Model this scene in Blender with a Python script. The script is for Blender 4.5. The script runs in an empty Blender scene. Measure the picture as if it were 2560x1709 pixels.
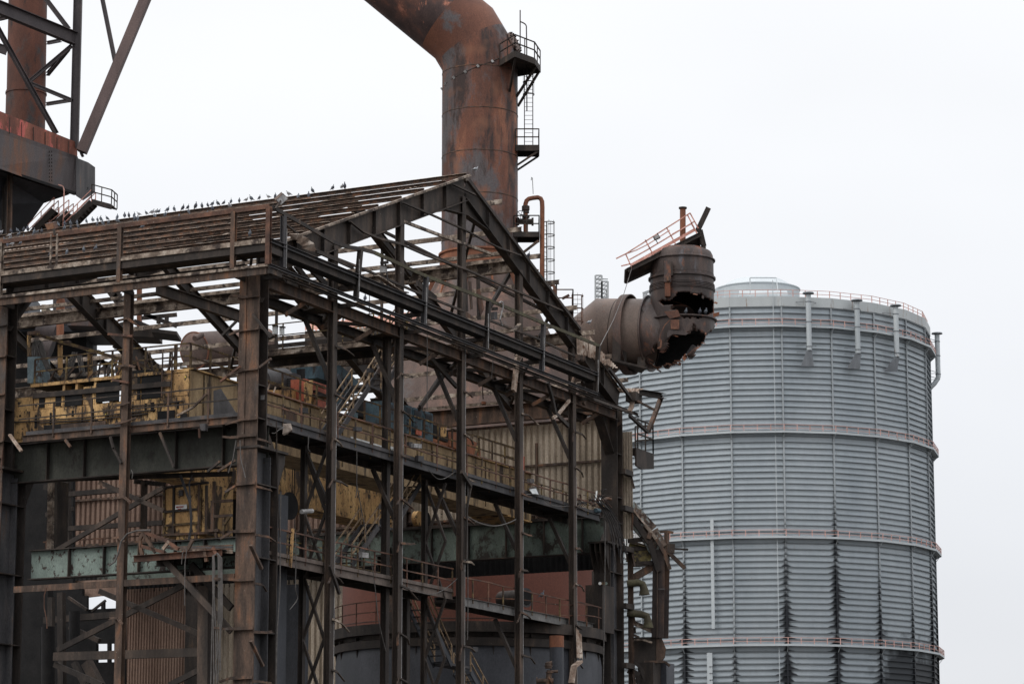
import bpy, bmesh, math, random
from mathutils import Vector, Matrix
rnd = random.Random(7)
C = bpy.context.scene.collection
scene = bpy.context.scene
rad = math.radians

# ---------------------------------------------------------------- camera, sky, sun
FPX = 7000.0                                   # focal length in pixels of the 2560 px wide picture
PT = math.atan((2175 - 854.5) / FPX); CP, SP = math.cos(PT), math.sin(PT); CH = 1.7
cam_d = bpy.data.cameras.new('camera'); cam = bpy.data.objects.new('camera', cam_d); C.objects.link(cam)
cam.location = (0, 0, CH); cam.rotation_euler = (rad(90) + PT, 0, 0)
cam_d.sensor_width = 36; cam_d.lens = FPX / 2560 * 36; cam_d.clip_start = .5; cam_d.clip_end = 6000
scene.camera = cam

world = bpy.data.worlds.new('World'); scene.world = world; world.use_nodes = True
nt = world.node_tree; nt.nodes.clear()
def N(nt, t, **k):
    n = nt.nodes.new(t)
    for a, b in k.items(): setattr(n, a, b)
    return n
SUN_EL, SUN_AZ = 42, -118                      # azimuth: 0 = +Y (view), negative = left / behind the camera
out = N(nt, 'ShaderNodeOutputWorld'); bg = N(nt, 'ShaderNodeBackground')
sky = N(nt, 'ShaderNodeTexSky', sky_type='NISHITA', sun_disc=False, sun_elevation=rad(SUN_EL), sun_rotation=rad(SUN_AZ), air_density=1.0, dust_density=4.0)
tc = N(nt, 'ShaderNodeTexCoord'); sep = N(nt, 'ShaderNodeSeparateXYZ'); nt.links.new(tc.outputs['Generated'], sep.inputs[0])
# overcast cloud layer: brighter towards the zenith, faint structure
ramp = N(nt, 'ShaderNodeValToRGB'); nt.links.new(sep.outputs['Z'], ramp.inputs[0])
e = ramp.color_ramp.elements
e[0].position = 0.0; e[0].color = (.75, .765, .80, 1)
e[1].position = 1.0; e[1].color = (2.35, 2.38, 2.46, 1)
for p, c in ((.10, (.80, .815, .852)), (.18, (.862, .875, .905)), (.25, (.898, .908, .928)), (.34, (.94, .948, .962)), (.5, (1.36, 1.375, 1.41))):
    x = ramp.color_ramp.elements.new(p); x.color = (*c, 1)
noi = N(nt, 'ShaderNodeTexNoise'); noi.inputs['Scale'].default_value = 2.2; noi.inputs['Detail'].default_value = 4
mp = N(nt, 'ShaderNodeMapping'); mp.inputs['Scale'].default_value = (1, 1, 2.4); nt.links.new(tc.outputs['Generated'], mp.inputs[0]); nt.links.new(mp.outputs[0], noi.inputs[0])
mr = N(nt, 'ShaderNodeMapRange'); mr.inputs[1].default_value = .35; mr.inputs[2].default_value = .65; mr.inputs[3].default_value = .96; mr.inputs[4].default_value = 1.06
nt.links.new(noi.outputs[0], mr.inputs[0])
mul = N(nt, 'ShaderNodeVectorMath', operation='SCALE'); nt.links.new(ramp.outputs[0], mul.inputs[0]); nt.links.new(mr.outputs[0], mul.inputs['Scale'])
sk = N(nt, 'ShaderNodeVectorMath', operation='SCALE'); nt.links.new(sky.outputs[0], sk.inputs[0]); sk.inputs['Scale'].default_value = .012
add = N(nt, 'ShaderNodeVectorMath', operation='ADD'); nt.links.new(mul.outputs[0], add.inputs[0]); nt.links.new(sk.outputs[0], add.inputs[1])
nt.links.new(add.outputs[0], bg.inputs[0]); bg.inputs[1].default_value = 1.0; nt.links.new(bg.outputs[0], out.inputs[0])

sun_d = bpy.data.lights.new('sun', 'SUN'); sun = bpy.data.objects.new('sun', sun_d); C.objects.link(sun)
sun_d.energy = .95; sun_d.angle = rad(25); sun_d.color = (1, .965, .91)
sd = Vector((math.sin(rad(SUN_AZ)) * math.cos(rad(SUN_EL)), math.cos(rad(SUN_AZ)) * math.cos(rad(SUN_EL)), math.sin(rad(SUN_EL))))
sun.rotation_euler = sd.to_track_quat('Z', 'Y').to_euler(); sun.location = (-60, 20, 90)
vs = scene.view_settings; vs.view_transform = 'Standard'; vs.look = 'None'; vs.exposure = 0; vs.gamma = 1; vs.use_curve_mapping = False

# ---------------------------------------------------------------- survey helpers: the hall's own axes
# a = metres along the gable (to the right, away), b = metres along the side (to the left, away), z = height
UX = Vector((math.sin(rad(24.46)), math.cos(rad(24.46)), 0)); VX = Vector((-math.sin(rad(61.6)), math.cos(rad(61.6)), 0))
OO = Vector((-10.59, 115., 0)); DET = UX.x * VX.y - UX.y * VX.x
def G(a, b, z): return OO + UX * a + VX * b + Vector((0, 0, z))
def g(p): return p if isinstance(p, Vector) else G(*p)
def ray(px, py):
    x = (px - 1280) / FPX; y = -(py - 854.5) / FPX
    return x, CP - SP * y, SP + CP * y
def _ab(X, Y):
    dx, dy = X - OO.x, Y - OO.y
    return (dx * VX.y - dy * VX.x) / DET, (UX.x * dy - UX.y * dx) / DET
A0, B0 = _ab(0, 0)
CROP = dict(s=(0, 0, 1), A=(0, 0, 2.45), B=(640, 400, 2.45), Cc=(0, 600, 2.45), D=(0, 1100, 2.575), E=(640, 900, 3.136), F=(560, 1209, 3.1367), I=(1400, 480, 3.137),
            Gg=(880, 0, 3.266), H=(1100, 400, 2.8), J=(1060, 860, 3.1367), K=(1060, 1209, 3.136), Pa=(640, 960, 3.92), Pb=(940, 1040, 3.92),
            Pc=(0, 780, 3.92), Pd=(300, 780, 3.92), Pe=(640, 700, 3.92), Pf=(940, 640, 3.92), M=(1700, 660, 2.904), Nn=(1560, 1169, 2.796),
            g5=(1080, 0, 5.2267), g6=(1080, 400, 5.2267), o=(0, 0, .91758), T2=(400, 1190, 7.127), T3=(1540, 1230, 3.273), X1=(640, 860, 4.894), Xs=(870, 1080, 18.07), T4=(1480, 920, 7.127), T5=(20, 720, 5.8725),
            r1=(640, 500, 7.84), r2=(1400, 840, 7.84), l1=(0, 560, 7.84), l2=(500, 500, 7.84), h3=(680, 980, 7.84), h4=(1380, 1180, 7.84))
def q(c, x, y): k = CROP[c]; return k[0] + x / k[2], k[1] + y / k[2]
def RP(c, x, y, b=0.):                          # a survey sighting onto the plane b = const
    rx, ry, rh = ray(*q(c, x, y)); a1, b1 = _ab(rx, ry); t = (b - B0) / (b1 - B0)
    return (A0 + t * (a1 - A0), b, CH + t * rh)
def LP(c, x, y, a=0.):                          # ... onto the plane a = const
    rx, ry, rh = ray(*q(c, x, y)); a1, b1 = _ab(rx, ry); t = (a - A0) / (a1 - A0)
    return (a, B0 + t * (b1 - B0), CH + t * rh)
def WP(c, x, y, Y):                             # ... onto a vertical plane at distance Y
    rx, ry, rh = ray(*q(c, x, y)); t = Y / ry
    return Vector((rx * t, Y, CH + rh * t))

# ---------------------------------------------------------------- mesh builder
class MB:
    def __init__(s): s.v = []; s.f = []
    def add(s, vs, fs):
        n = len(s.v); s.v += [Vector(x) for x in vs]; s.f += [tuple(i + n for i in f) for f in fs]; return s
    def extr(s, prof, p, q_, up=(0, 0, 1), cap=True, prof2=None):
        p, q_ = g(p), g(q_); d = q_ - p
        if d.length < 1e-6: return s
        d.normalize(); up = Vector(up)
        if abs(d.dot(up.normalized())) > .98: up = UX.copy() if abs(d.dot(UX)) < .9 else VX.copy()
        x = d.cross(up).normalized(); y = x.cross(d).normalized(); m = len(prof); prof2 = prof2 or prof
        vs = [p + x * a + y * b for a, b in prof] + [q_ + x * a + y * b for a, b in prof2]
        fs = [(i, (i + 1) % m, (i + 1) % m + m, i + m) for i in range(m)]
        if cap: fs += [tuple(range(m))[::-1], tuple(range(m, 2 * m))]
        return s.add(vs, fs)
    def bar(s, p, q_, w, h, up=(0, 0, 1)):
        return s.extr([(-w / 2, -h / 2), (w / 2, -h / 2), (w / 2, h / 2), (-w / 2, h / 2)], p, q_, up)
    def ib(s, p, q_, w, h, t=.025, up=(0, 0, 1)):
        a, b, c = w / 2, h / 2, t / 2
        return s.extr([(-a, -b), (a, -b), (a, -b + t), (c, -b + t), (c, b - t), (a, b - t), (a, b), (-a, b), (-a, b - t), (-c, b - t), (-c, -b + t), (-a, -b + t)], p, q_, up)
    def ch(s, p, q_, w, h, t=.02, up=(0, 0, 1), side=1):
        a, b = w * side, h / 2; k = side * t
        pr = [(0, -b), (a, -b), (a, -b + t), (k, -b + t), (k, b - t), (a, b - t), (a, b), (0, b)]
        return s.extr(pr, p, q_, up)
    def ang(s, p, q_, w, h, t=.012, up=(0, 0, 1)):
        return s.extr([(0, 0), (w, 0), (w, t), (t, t), (t, h), (0, h)], p, q_, up)
    def poly(s, pts, w, h, up=(0, 0, 1), kind='bar'):
        for a, b in zip(pts, pts[1:]): getattr(s, kind)(a, b, w, h, up=up)
        return s
    def box(s, a0, a1, b0, b1, z0, z1):         # box in hall axes
        vs = [G(a, b, z) for a in (a0, a1) for b in (b0, b1) for z in (z0, z1)]
        return s.add(vs, [(0, 1, 3, 2), (4, 6, 7, 5), (0, 4, 5, 1), (2, 3, 7, 6), (0, 2, 6, 4), (1, 5, 7, 3)])
    def wbox(s, x0, x1, y0, y1, z0, z1):
        vs = [(x, y, z) for x in (x0, x1) for y in (y0, y1) for z in (z0, z1)]
        return s.add(vs, [(0, 1, 3, 2), (4, 6, 7, 5), (0, 4, 5, 1), (2, 3, 7, 6), (0, 2, 6, 4), (1, 5, 7, 3)])
    def slab(s, pts, t):                        # pts: polygon, t: thickness vector
        pts = [g(p) for p in pts]; t = Vector(t); m = len(pts)
        return s.add(pts + [p + t for p in pts], [tuple(range(m))[::-1], tuple(range(m, 2 * m))] + [(i, (i + 1) % m, (i + 1) % m + m, i + m) for i in range(m)])
    def tube(s, pts, r, n=8, cap=True):
        pts = [g(p) for p in pts]; rs = r if isinstance(r, (list, tuple)) else [r] * len(pts); base = len(s.v); prev = None
        for i, p in enumerate(pts):
            d = (pts[min(i + 1, len(pts) - 1)] - pts[max(i - 1, 0)]).normalized()
            if prev is None:
                u = d.cross(Vector((0, 0, 1)));
                if u.length < .1: u = d.cross(Vector((1, 0, 0)))
                u.normalize()
            else: u = (prev - d * prev.dot(d)).normalized()
            prev = u; w = d.cross(u)
            s.v += [p + (u * math.cos(2 * math.pi * k / n) + w * math.sin(2 * math.pi * k / n)) * rs[i] for k in range(n)]
        for i in range(len(pts) - 1):
            for k in range(n):
                a = base + i * n + k; b = base + i * n + (k + 1) % n; s.f.append((a, b, b + n, a + n))
        if cap: s.f.append(tuple(base + k for k in range(n))[::-1]); s.f.append(tuple(base + (len(pts) - 1) * n + k for k in range(n)))
        return s
    def build(s, name, mat, parent=None, smooth=False, loc=None):
        base = Vector(parent['_w']) if parent is not None and '_w' in parent else Vector((0, 0, 0))
        o_ = Vector(loc) if loc is not None else (Vector((0, 0, 0)) if parent is not None else None)
        if parent is None and loc is None:
            zs = min(v.z for v in s.v); o_ = Vector((sum(v.x for v in s.v) / len(s.v), sum(v.y for v in s.v) / len(s.v), zs)); base = Vector((0, 0, 0))
        off = base + o_ if parent is not None else o_
        me = bpy.data.meshes.new(name); me.from_pydata([v - off for v in s.v], [], s.f)
        bm = bmesh.new(); bm.from_mesh(me); bmesh.ops.recalc_face_normals(bm, faces=bm.faces[:]); bm.to_mesh(me); bm.free()
        me.materials.append(mat)
        if smooth:
            for p in me.polygons: p.use_smooth = True
            me.set_sharp_from_angle(angle=rad(32))
        ob = bpy.data.objects.new(name, me); C.objects.link(ob); ob.location = o_
        ob['_w'] = list(off)
        if parent is not None: ob.parent = parent
        return ob
def thing(name, label, cat, loc, group=None):
    o = bpy.data.objects.new(name, None); C.objects.link(o); o.location = g(loc); o['_w'] = list(g(loc)); o.empty_display_size = .5
    return tag(o, label, cat, group)
def tag(o, label, cat, group=None):
    o['label'] = label; o['category'] = cat
    if group: o['group'] = group
    return o
def lerp(p, q_, t): p, q_ = g(p), g(q_); return p + (q_ - p) * t

# ---------------------------------------------------------------- materials
def _ramp(nt, src, stops, interp='LINEAR'):
    r = N(nt, 'ShaderNodeValToRGB'); r.color_ramp.interpolation = interp; nt.links.new(src, r.inputs[0]); el = r.color_ramp.elements
    el[0].position = stops[0][0]; el[0].color = (*stops[0][1], 1); el[1].position = stops[-1][0]; el[1].color = (*stops[-1][1], 1)
    for p, c in stops[1:-1]: x = el.new(p); x.color = (*c, 1)
    return r
def _mix(nt, f, a, b, mode='MIX'):
    m = N(nt, 'ShaderNodeMix', data_type='RGBA', blend_type=mode)
    for i, v in ((0, f), (6, a), (7, b)):
        if hasattr(v, 'is_linked'): nt.links.new(v, m.inputs[i])
        elif i == 0: m.inputs[0].default_value = v
        else: m.inputs[i].default_value = (*v, 1)
    return m.outputs[2]
def steel(name, stops, scale=1.2, zs=.35, rough=.8, bump=.25, speck=None, patch=None, patch2=None, fine=14, contrast=(.3, .7), fv=(.72, 1.25)):
    """weathered metal: streaky colour noise, optional paint patches (colour, low, high, scale, z-stretch) and specks"""
    m = bpy.data.materials.new(name); m.use_nodes = True; nt = m.node_tree; b = nt.nodes['Principled BSDF']
    tc = N(nt, 'ShaderNodeTexCoord'); src = tc.outputs['Object']
    def noise(sc, z, det=6, ro=.62, dist=0.):
        mp = N(nt, 'ShaderNodeMapping'); mp.inputs['Scale'].default_value = (1, 1, z); nt.links.new(src, mp.inputs[0])
        n = N(nt, 'ShaderNodeTexNoise'); n.inputs['Scale'].default_value = sc; n.inputs['Detail'].default_value = det; n.inputs['Roughness'].default_value = ro; n.inputs['Distortion'].default_value = dist
        nt.links.new(mp.outputs[0], n.inputs[0]); return n.outputs[0]
    def rng(o, lo, hi):
        r = N(nt, 'ShaderNodeMapRange'); r.inputs[1].default_value = lo; r.inputs[2].default_value = hi; nt.links.new(o, r.inputs[0]); return r.outputs[0]
    n1 = rng(noise(scale, zs), *contrast); col = _ramp(nt, n1, stops).outputs[0]
    nf = noise(fine, .6, 3)
    if patch: col = _mix(nt, rng(noise(patch[3], patch[4], 8, .7, .3), patch[1], patch[2]), col, patch[0])
    if patch2: col = _mix(nt, rng(noise(patch2[3], patch2[4], 8, .72, .2), patch2[1], patch2[2]), col, patch2[0])
    fm = rng(nf, .25, .75); g2 = N(nt, 'ShaderNodeMapRange'); g2.inputs[3].default_value = fv[0]; g2.inputs[4].default_value = fv[1]; nt.links.new(fm, g2.inputs[0])
    sc = N(nt, 'ShaderNodeVectorMath', operation='SCALE'); nt.links.new(col, sc.inputs[0]); nt.links.new(g2.outputs[0], sc.inputs['Scale']); col = sc.outputs[0]
    if speck: col = _mix(nt, rng(noise(speck[3], 1, 2, .5), speck[1], speck[2]), col, speck[0])
    nt.links.new(col, b.inputs['Base Color']); b.inputs['Roughness'].default_value = rough
    b.inputs['Specular IOR Level'].default_value = .3
    bp = N(nt, 'ShaderNodeBump'); bp.inputs['Strength'].default_value = bump; bp.inputs['Distance'].default_value = .02; nt.links.new(nf, bp.inputs['Height']); nt.links.new(bp.outputs[0], b.inputs['Normal'])
    return m
BLK = (.012, .011, .012)
M = {}
M['dark'] = steel('dark_sooty_steel', [(0, (.017, .0142, .013)), (.5, (.032, .0252, .0215)), (.8, (.052, .039, .0315)), (1, (.10, .064, .043))], 1.5, .3, .78, speck=((.13, .115, .10), .73, .78, 9))
M['brown'] = steel('brown_rusty_steel', [(0, (.026, .0185, .015)), (.4, (.060, .040, .030)), (.66, (.105, .066, .047)), (.85, (.155, .078, .045)), (1, (.21, .10, .055))], 2.2, .22, .8, speck=((.2, .17, .145), .72, .77, 11), patch=((.072, .060, .054), .56, .64, 1.3, .3))
M['rail'] = steel('rust_red_rail', [(0, (.035, .022, .018)), (.5, (.088, .046, .032)), (1, (.20, .095, .058))], 1.2, 1, .8, speck=((.2, .16, .13), .70, .76, 8))
M['pale'] = steel('pale_weathered_lit_flange', [(0, (.05, .036, .028)), (.35, (.14, .105, .08)), (.65, (.28, .225, .18)), (1, (.42, .36, .30))], 2.2, 1, .85, patch=((.04, .029, .024), .50, .58, 1.5, 1))
M['post'] = steel('gable_post_steel', [(0, (.021, .0168, .015)), (.5, (.045, .034, .0275)), (.85, (.085, .060, .046)), (1, (.14, .09, .063))], 1.3, .22, .75, speck=((.17, .155, .14), .74, .78, 10))
M['greyside'] = steel('grey_brown_column', [(0, (.026, .025, .026)), (.5, (.050, .047, .049)), (.8, (.078, .070, .068)), (1, (.11, .072, .055))], .9, .25, .7)
M['hull'] = steel('downcomer_rust', [(0, (.050, .026, .021)), (.35, (.095, .042, .029)), (.65, (.152, .060, .037)), (1, (.28, .118, .066))], .5, .22, .7, .25,
                  patch=((.095, .083, .084), .46, .54, .30, .5), patch2=((.042, .027, .024), .50, .60, .9, .22), speck=((.20, .092, .055), .56, .78, .6))
M['hull2'] = steel('elbow_rust', [(0, (.075, .032, .022)), (.5, (.122, .049, .031)), (1, (.17, .07, .042))], .35, .6, .7, .2, patch=((.095, .083, .084), .60, .66, .35, .8), patch2=((.05, .028, .024), .60, .66, .6, .6))
M['hullin'] = steel('downcomer_inclined_rust', [(0, (.035, .022, .021)), (.5, (.07, .043, .039)), (.8, (.13, .06, .045)), (1, (.36, .15, .10))], .8, .6, .66, .25, patch=((.42, .17, .11), .60, .66, .9, .5))
M['catch'] = steel('dust_catcher_rust', [(0, (.062, .044, .038)), (.5, (.098, .067, .056)), (.85, (.145, .092, .074)), (1, (.20, .115, .085))], .55, .5, .75, .2, patch=((.23, .125, .09), .58, .70, .5, .5), patch2=((.095, .085, .082), .55, .66, .35, .5))
M['pipe'] = steel('broken_pipe_steel', [(0, (.092, .069, .057)), (.5, (.142, .103, .084)), (.8, (.175, .12, .093)), (1, (.21, .118, .072))], .5, .6, .6, .15, patch=((.12, .112, .112), .58, .70, .5, .7), patch2=((.17, .085, .05), .62, .70, .8, .7))
M['vessel'] = steel('vessel_steel', [(0, (.032, .024, .022)), (.5, (.060, .045, .041)), (.8, (.095, .066, .056)), (1, (.21, .08, .045))], .9, .35, .55, .25, patch=((.115, .11, .118), .58, .68, .8, .4), patch2=((.17, .07, .04), .58, .66, 1.1, .5))
M['torn'] = steel('torn_plate_edge', [(0, (.045, .028, .023)), (.5, (.12, .055, .037)), (1, (.25, .125, .075))], 1.2, 1, .8, .4)
M['soot_shade'] = steel('soot_shade_black', [(0, (.006, .006, .0065)), (1, (.016, .015, .015))], 1.2, 1, .95, .5)  # black for soot, and for shade put into colour
M['red'] = steel('peeling_red_paint', [(0, (.08, .038, .03)), (.4, (.16, .06, .042)), (1, (.27, .10, .065))], .6, .4, .8, patch=((.47, .12, .10), .52, .56, .55, .45))
M['furn'] = steel('furnace_girder', [(0, (.055, .047, .048)), (.5, (.085, .074, .075)), (.75, (.11, .072, .058)), (1, (.18, .075, .04))], .55, .3, .75, .2)
M['frame'] = steel('furnace_frame', [(0, (.040, .034, .036)), (.6, (.060, .051, .053)), (1, (.09, .07, .067))], .6, .6, .65, .1)
M['strut'] = steel('furnace_raking_strut', [(0, (.075, .050, .045)), (.5, (.12, .085, .08)), (1, (.17, .12, .105))], .5, .3, .65, .1)
M['yel'] = steel('sooty_yellow_paint', [(0, (.16, .092, .036)), (.35, (.36, .212, .09)), (.7, (.50, .31, .13)), (1, (.66, .43, .20))], 1.1, .35, .75, .25, patch=((.045, .030, .020), .51, .59, 1.3, .4), patch2=((.028, .020, .015), .57, .61, 4.5, .8), speck=((.6, .46, .08), .755, .77, 4))
M['yelr'] = steel('yellow_rust_rail', [(0, (.05, .033, .02)), (.5, (.115, .078, .036)), (1, (.27, .19, .07))], 2, 1, .8, patch=((.045, .028, .02), .46, .54, 2.4, 1))
M['yell'] = steel('dull_ochre_plate', [(0, (.15, .098, .052)), (.5, (.27, .185, .10)), (1, (.38, .275, .155))], 1.5, .18, .75, .2, patch=((.045, .031, .022), .53, .62, 1.0, .22), speck=((.5, .4, .12), .75, .78, 3))
M['green'] = steel('peeling_green_paint', [(0, (.10, .125, .11)), (.5, (.16, .20, .175)), (1, (.22, .27, .24))], .8, .7, .7, .2, patch=((.040, .028, .024), .545, .58, 2.6, .9))
M['greend'] = steel('dull_green_girder', [(0, (.028, .028, .024)), (.5, (.046, .047, .039)), (1, (.085, .086, .07))], .55, .6, .75, .2, patch=((.025, .02, .017), .54, .66, 1.1, .7))
M['cream'] = steel('sooty_cream_cladding', [(0, (.17, .135, .098)), (.4, (.34, .28, .215)), (.8, (.48, .405, .32)), (1, (.58, .5, .41))], .5, .3, .8, .1, speck=(BLK, .72, .74, 4))
M['creamd'] = steel('brown_cladding', [(0, (.11, .07, .052)), (.5, (.20, .13, .098)), (1, (.29, .20, .155))], .4, .3, .8, .1)
M['sheet'] = steel('torn_roof_sheet', [(0, (.13, .09, .068)), (.45, (.30, .22, .17)), (.8, (.5, .42, .35)), (1, (.66, .58, .50))], 1.6, 1, .85, .2, patch=((.15, .075, .045), .55, .62, 1.5, 1))
M['salmon'] = steel('salmon_roof', [(0, (.2, .09, .065)), (.5, (.4, .2, .15)), (1, (.58, .33, .25))], .6, 1, .85, .1)
M['gas'] = None
M['grey'] = steel('grey_tank_paint', [(0, (.34, .37, .385)), (.5, (.40, .43, .445)), (1, (.46, .49, .50))], .12, .4, .6, .05, fv=(.92, 1.06), patch=((.24, .16, .10), .63, .70, .8, .3))
M['greyd'] = steel('dark_grey_flare', [(0, (.11, .12, .13)), (1, (.19, .2, .215))], .8, .4, .6, .1)
M['pink'] = steel('faded_pink_handrail', [(0, (.34, .19, .165)), (.5, (.50, .30, .26)), (1, (.62, .40, .36))], .3, 1, .8, .05)
M['pinkr'] = steel('pink_peeling_rail', [(0, (.2, .08, .06)), (.35, (.5, .24, .19)), (1, (.72, .42, .35))], 1.6, 1, .8, .1)
M['rust'] = steel('orange_brown_rust', [(0, (.09, .04, .026)), (.5, (.17, .068, .038)), (1, (.27, .11, .06))], .8, .4, .8, .2)
M['tankred'] = steel('red_oxide_tank', [(0, (.060, .0185, .011)), (.5, (.092, .0275, .016)), (1, (.115, .038, .024))], .25, .5, .6, .08)
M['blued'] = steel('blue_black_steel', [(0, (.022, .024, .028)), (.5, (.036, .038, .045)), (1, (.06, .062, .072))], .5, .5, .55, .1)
M['blue'] = steel('sooty_blue_paint', [(0, (.018, .026, .032)), (.5, (.042, .075, .096)), (1, (.08, .135, .165))], 1.4, .5, .65, .2, patch=((.03, .024, .022), .54, .62, 1.5, .5))
M['orange'] = steel('orange_red_paint', [(0, (.15, .04, .026)), (.5, (.32, .085, .05)), (1, (.44, .14, .085))], 1.6, .5, .6, .2, patch=((.04, .026, .02), .56, .61, 2, .5))
M['lgrey'] = steel('light_grey_box', [(0, (.13, .125, .12)), (.6, (.26, .25, .245)), (1, (.42, .42, .415))], 3, 1, .6, .1)
M['white'] = steel('white_plate', [(0, (.5, .5, .48)), (1, (.78, .79, .78))], 1.2, 1, .6, .05)
M['cable'] = steel('grey_cable', [(0, (.06, .054, .05)), (1, (.125, .115, .108))], 3, 1, .7, .05)
M['cloth'] = steel('dirty_cloth', [(0, (.14, .11, .09)), (1, (.36, .3, .25))], 3, 1, .95, .3)
M['lamp'] = steel('floodlight_glass', [(0, (.4, .42, .42)), (1, (.7, .72, .72))], 2, 1, .3, .02)
M['lampb'] = steel('brown_floodlight_glass', [(0, (.10, .045, .02)), (1, (.17, .075, .035))], 2, 1, .35, .02)
M['far'] = steel('pale_scaffold', [(0, (.27, .29, .30)), (1, (.45, .46, .46))], 1, 1, .8, .02)
M['ground'] = steel('cinder_ground', [(0, (.03, .028, .026)), (1, (.075, .068, .06))], .08, 1, .95, .3)
M['txt'] = steel('blue_lettering', [(0, (.05, .16, .26)), (1, (.07, .2, .3))], 2, 1, .7, .02)
M['txtk'] = steel('black_lettering', [(0, (.03, .03, .035)), (1, (.05, .05, .055))], 2, 1, .7, .02)
M['txtr'] = steel('red_lettering', [(0, (.35, .05, .04)), (1, (.45, .08, .06))], 2, 1, .7, .02)
M['moss'] = steel('mossy_rail', [(0, (.035, .029, .021)), (.5, (.062, .054, .034)), (1, (.10, .094, .05))], 1.5, 1, .9, .3)

# ground: one sheet
gm = MB(); gm.add([(-3000, -300, 0), (3000, -300, 0), (3000, 5000, 0), (-3000, 5000, 0)], [(0, 1, 2, 3)])
gr = gm.build('ground', M['ground'], loc=(0, 0, 0)); gr['kind'] = 'structure'
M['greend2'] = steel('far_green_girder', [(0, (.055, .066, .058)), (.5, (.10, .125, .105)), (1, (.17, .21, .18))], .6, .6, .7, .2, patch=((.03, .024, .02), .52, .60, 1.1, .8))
M['lime'] = steel('lime_strip', [(0, (.3, .55, .05)), (1, (.4, .65, .1))], 2, 1, .6, .02)
M['wreck'] = steel('wrecked_girder_paint', [(0, (.05, .035, .028)), (.5, (.13, .095, .075)), (1, (.2, .15, .12))], 1.5, .6, .8, .3, patch=((.28, .32, .31), .52, .58, 1.6, .6), patch2=((.04, .025, .02), .52, .58, 2.4, .6))
M['wreckpost'] = steel('wrecked_post', [(0, (.03, .024, .023)), (.6, (.06, .047, .043)), (1, (.13, .075, .05))], 1, .3, .8)
M['yelw'] = steel('grimy_yellow_beam', [(0, (.05, .035, .02)), (.5, (.16, .125, .05)), (1, (.32, .28, .12))], 1.6, 1, .8, .3, patch=((.035, .028, .024), .48, .56, 1.5, 1))
M['pig'] = steel('pigeon_grey', [(0, (.04, .045, .055)), (.5, (.10, .112, .13)), (1, (.26, .28, .31))], 9, 1, .8, 0)
M['pig2'] = steel('pigeon_pale', [(0, (.16, .17, .185)), (1, (.45, .45, .46))], 8, 1, .8, 0)
M['pigd'] = steel('pigeon_dark', [(0, (.03, .033, .042)), (1, (.11, .115, .14))], 8, 1, .8, 0)
M['blue2'] = steel('pale_blue_cabinet', [(0, (.08, .11, .125)), (.5, (.14, .19, .21)), (1, (.21, .26, .285))], 2, .6, .7, .2, patch=((.06, .035, .025), .54, .6, 3, .8))
M['webgrey'] = steel('bluish_grey_web', [(0, (.036, .036, .038)), (.5, (.068, .067, .071)), (.8, (.10, .093, .093)), (1, (.13, .085, .062))], .9, .25, .7)
M['walkface'] = steel('walkway_face_brown', [(0, (.045, .036, .031)), (.5, (.095, .074, .063)), (1, (.15, .118, .10))], 1.4, .6, .8)
M['walkgrey'] = steel('walkway_face_grey', [(0, (.06, .058, .056)), (.5, (.125, .12, .115)), (1, (.19, .18, .172))], 1.6, .5, .75)
M['stairrail'] = steel('tan_stair_rail', [(0, (.12, .08, .05)), (.5, (.24, .165, .10)), (1, (.36, .26, .165))], 2, 1, .8, patch=((.06, .04, .03), .54, .62, 2.4, 1))
M['uptake'] = steel('uptake_rust', [(0, (.045, .021, .016)), (.5, (.088, .034, .022)), (1, (.13, .05, .032))], .5, .4, .75, .2, patch=((.055, .050, .050), .54, .64, .45, .5), patch2=((.03, .02, .018), .58, .66, .8, .4))
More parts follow.
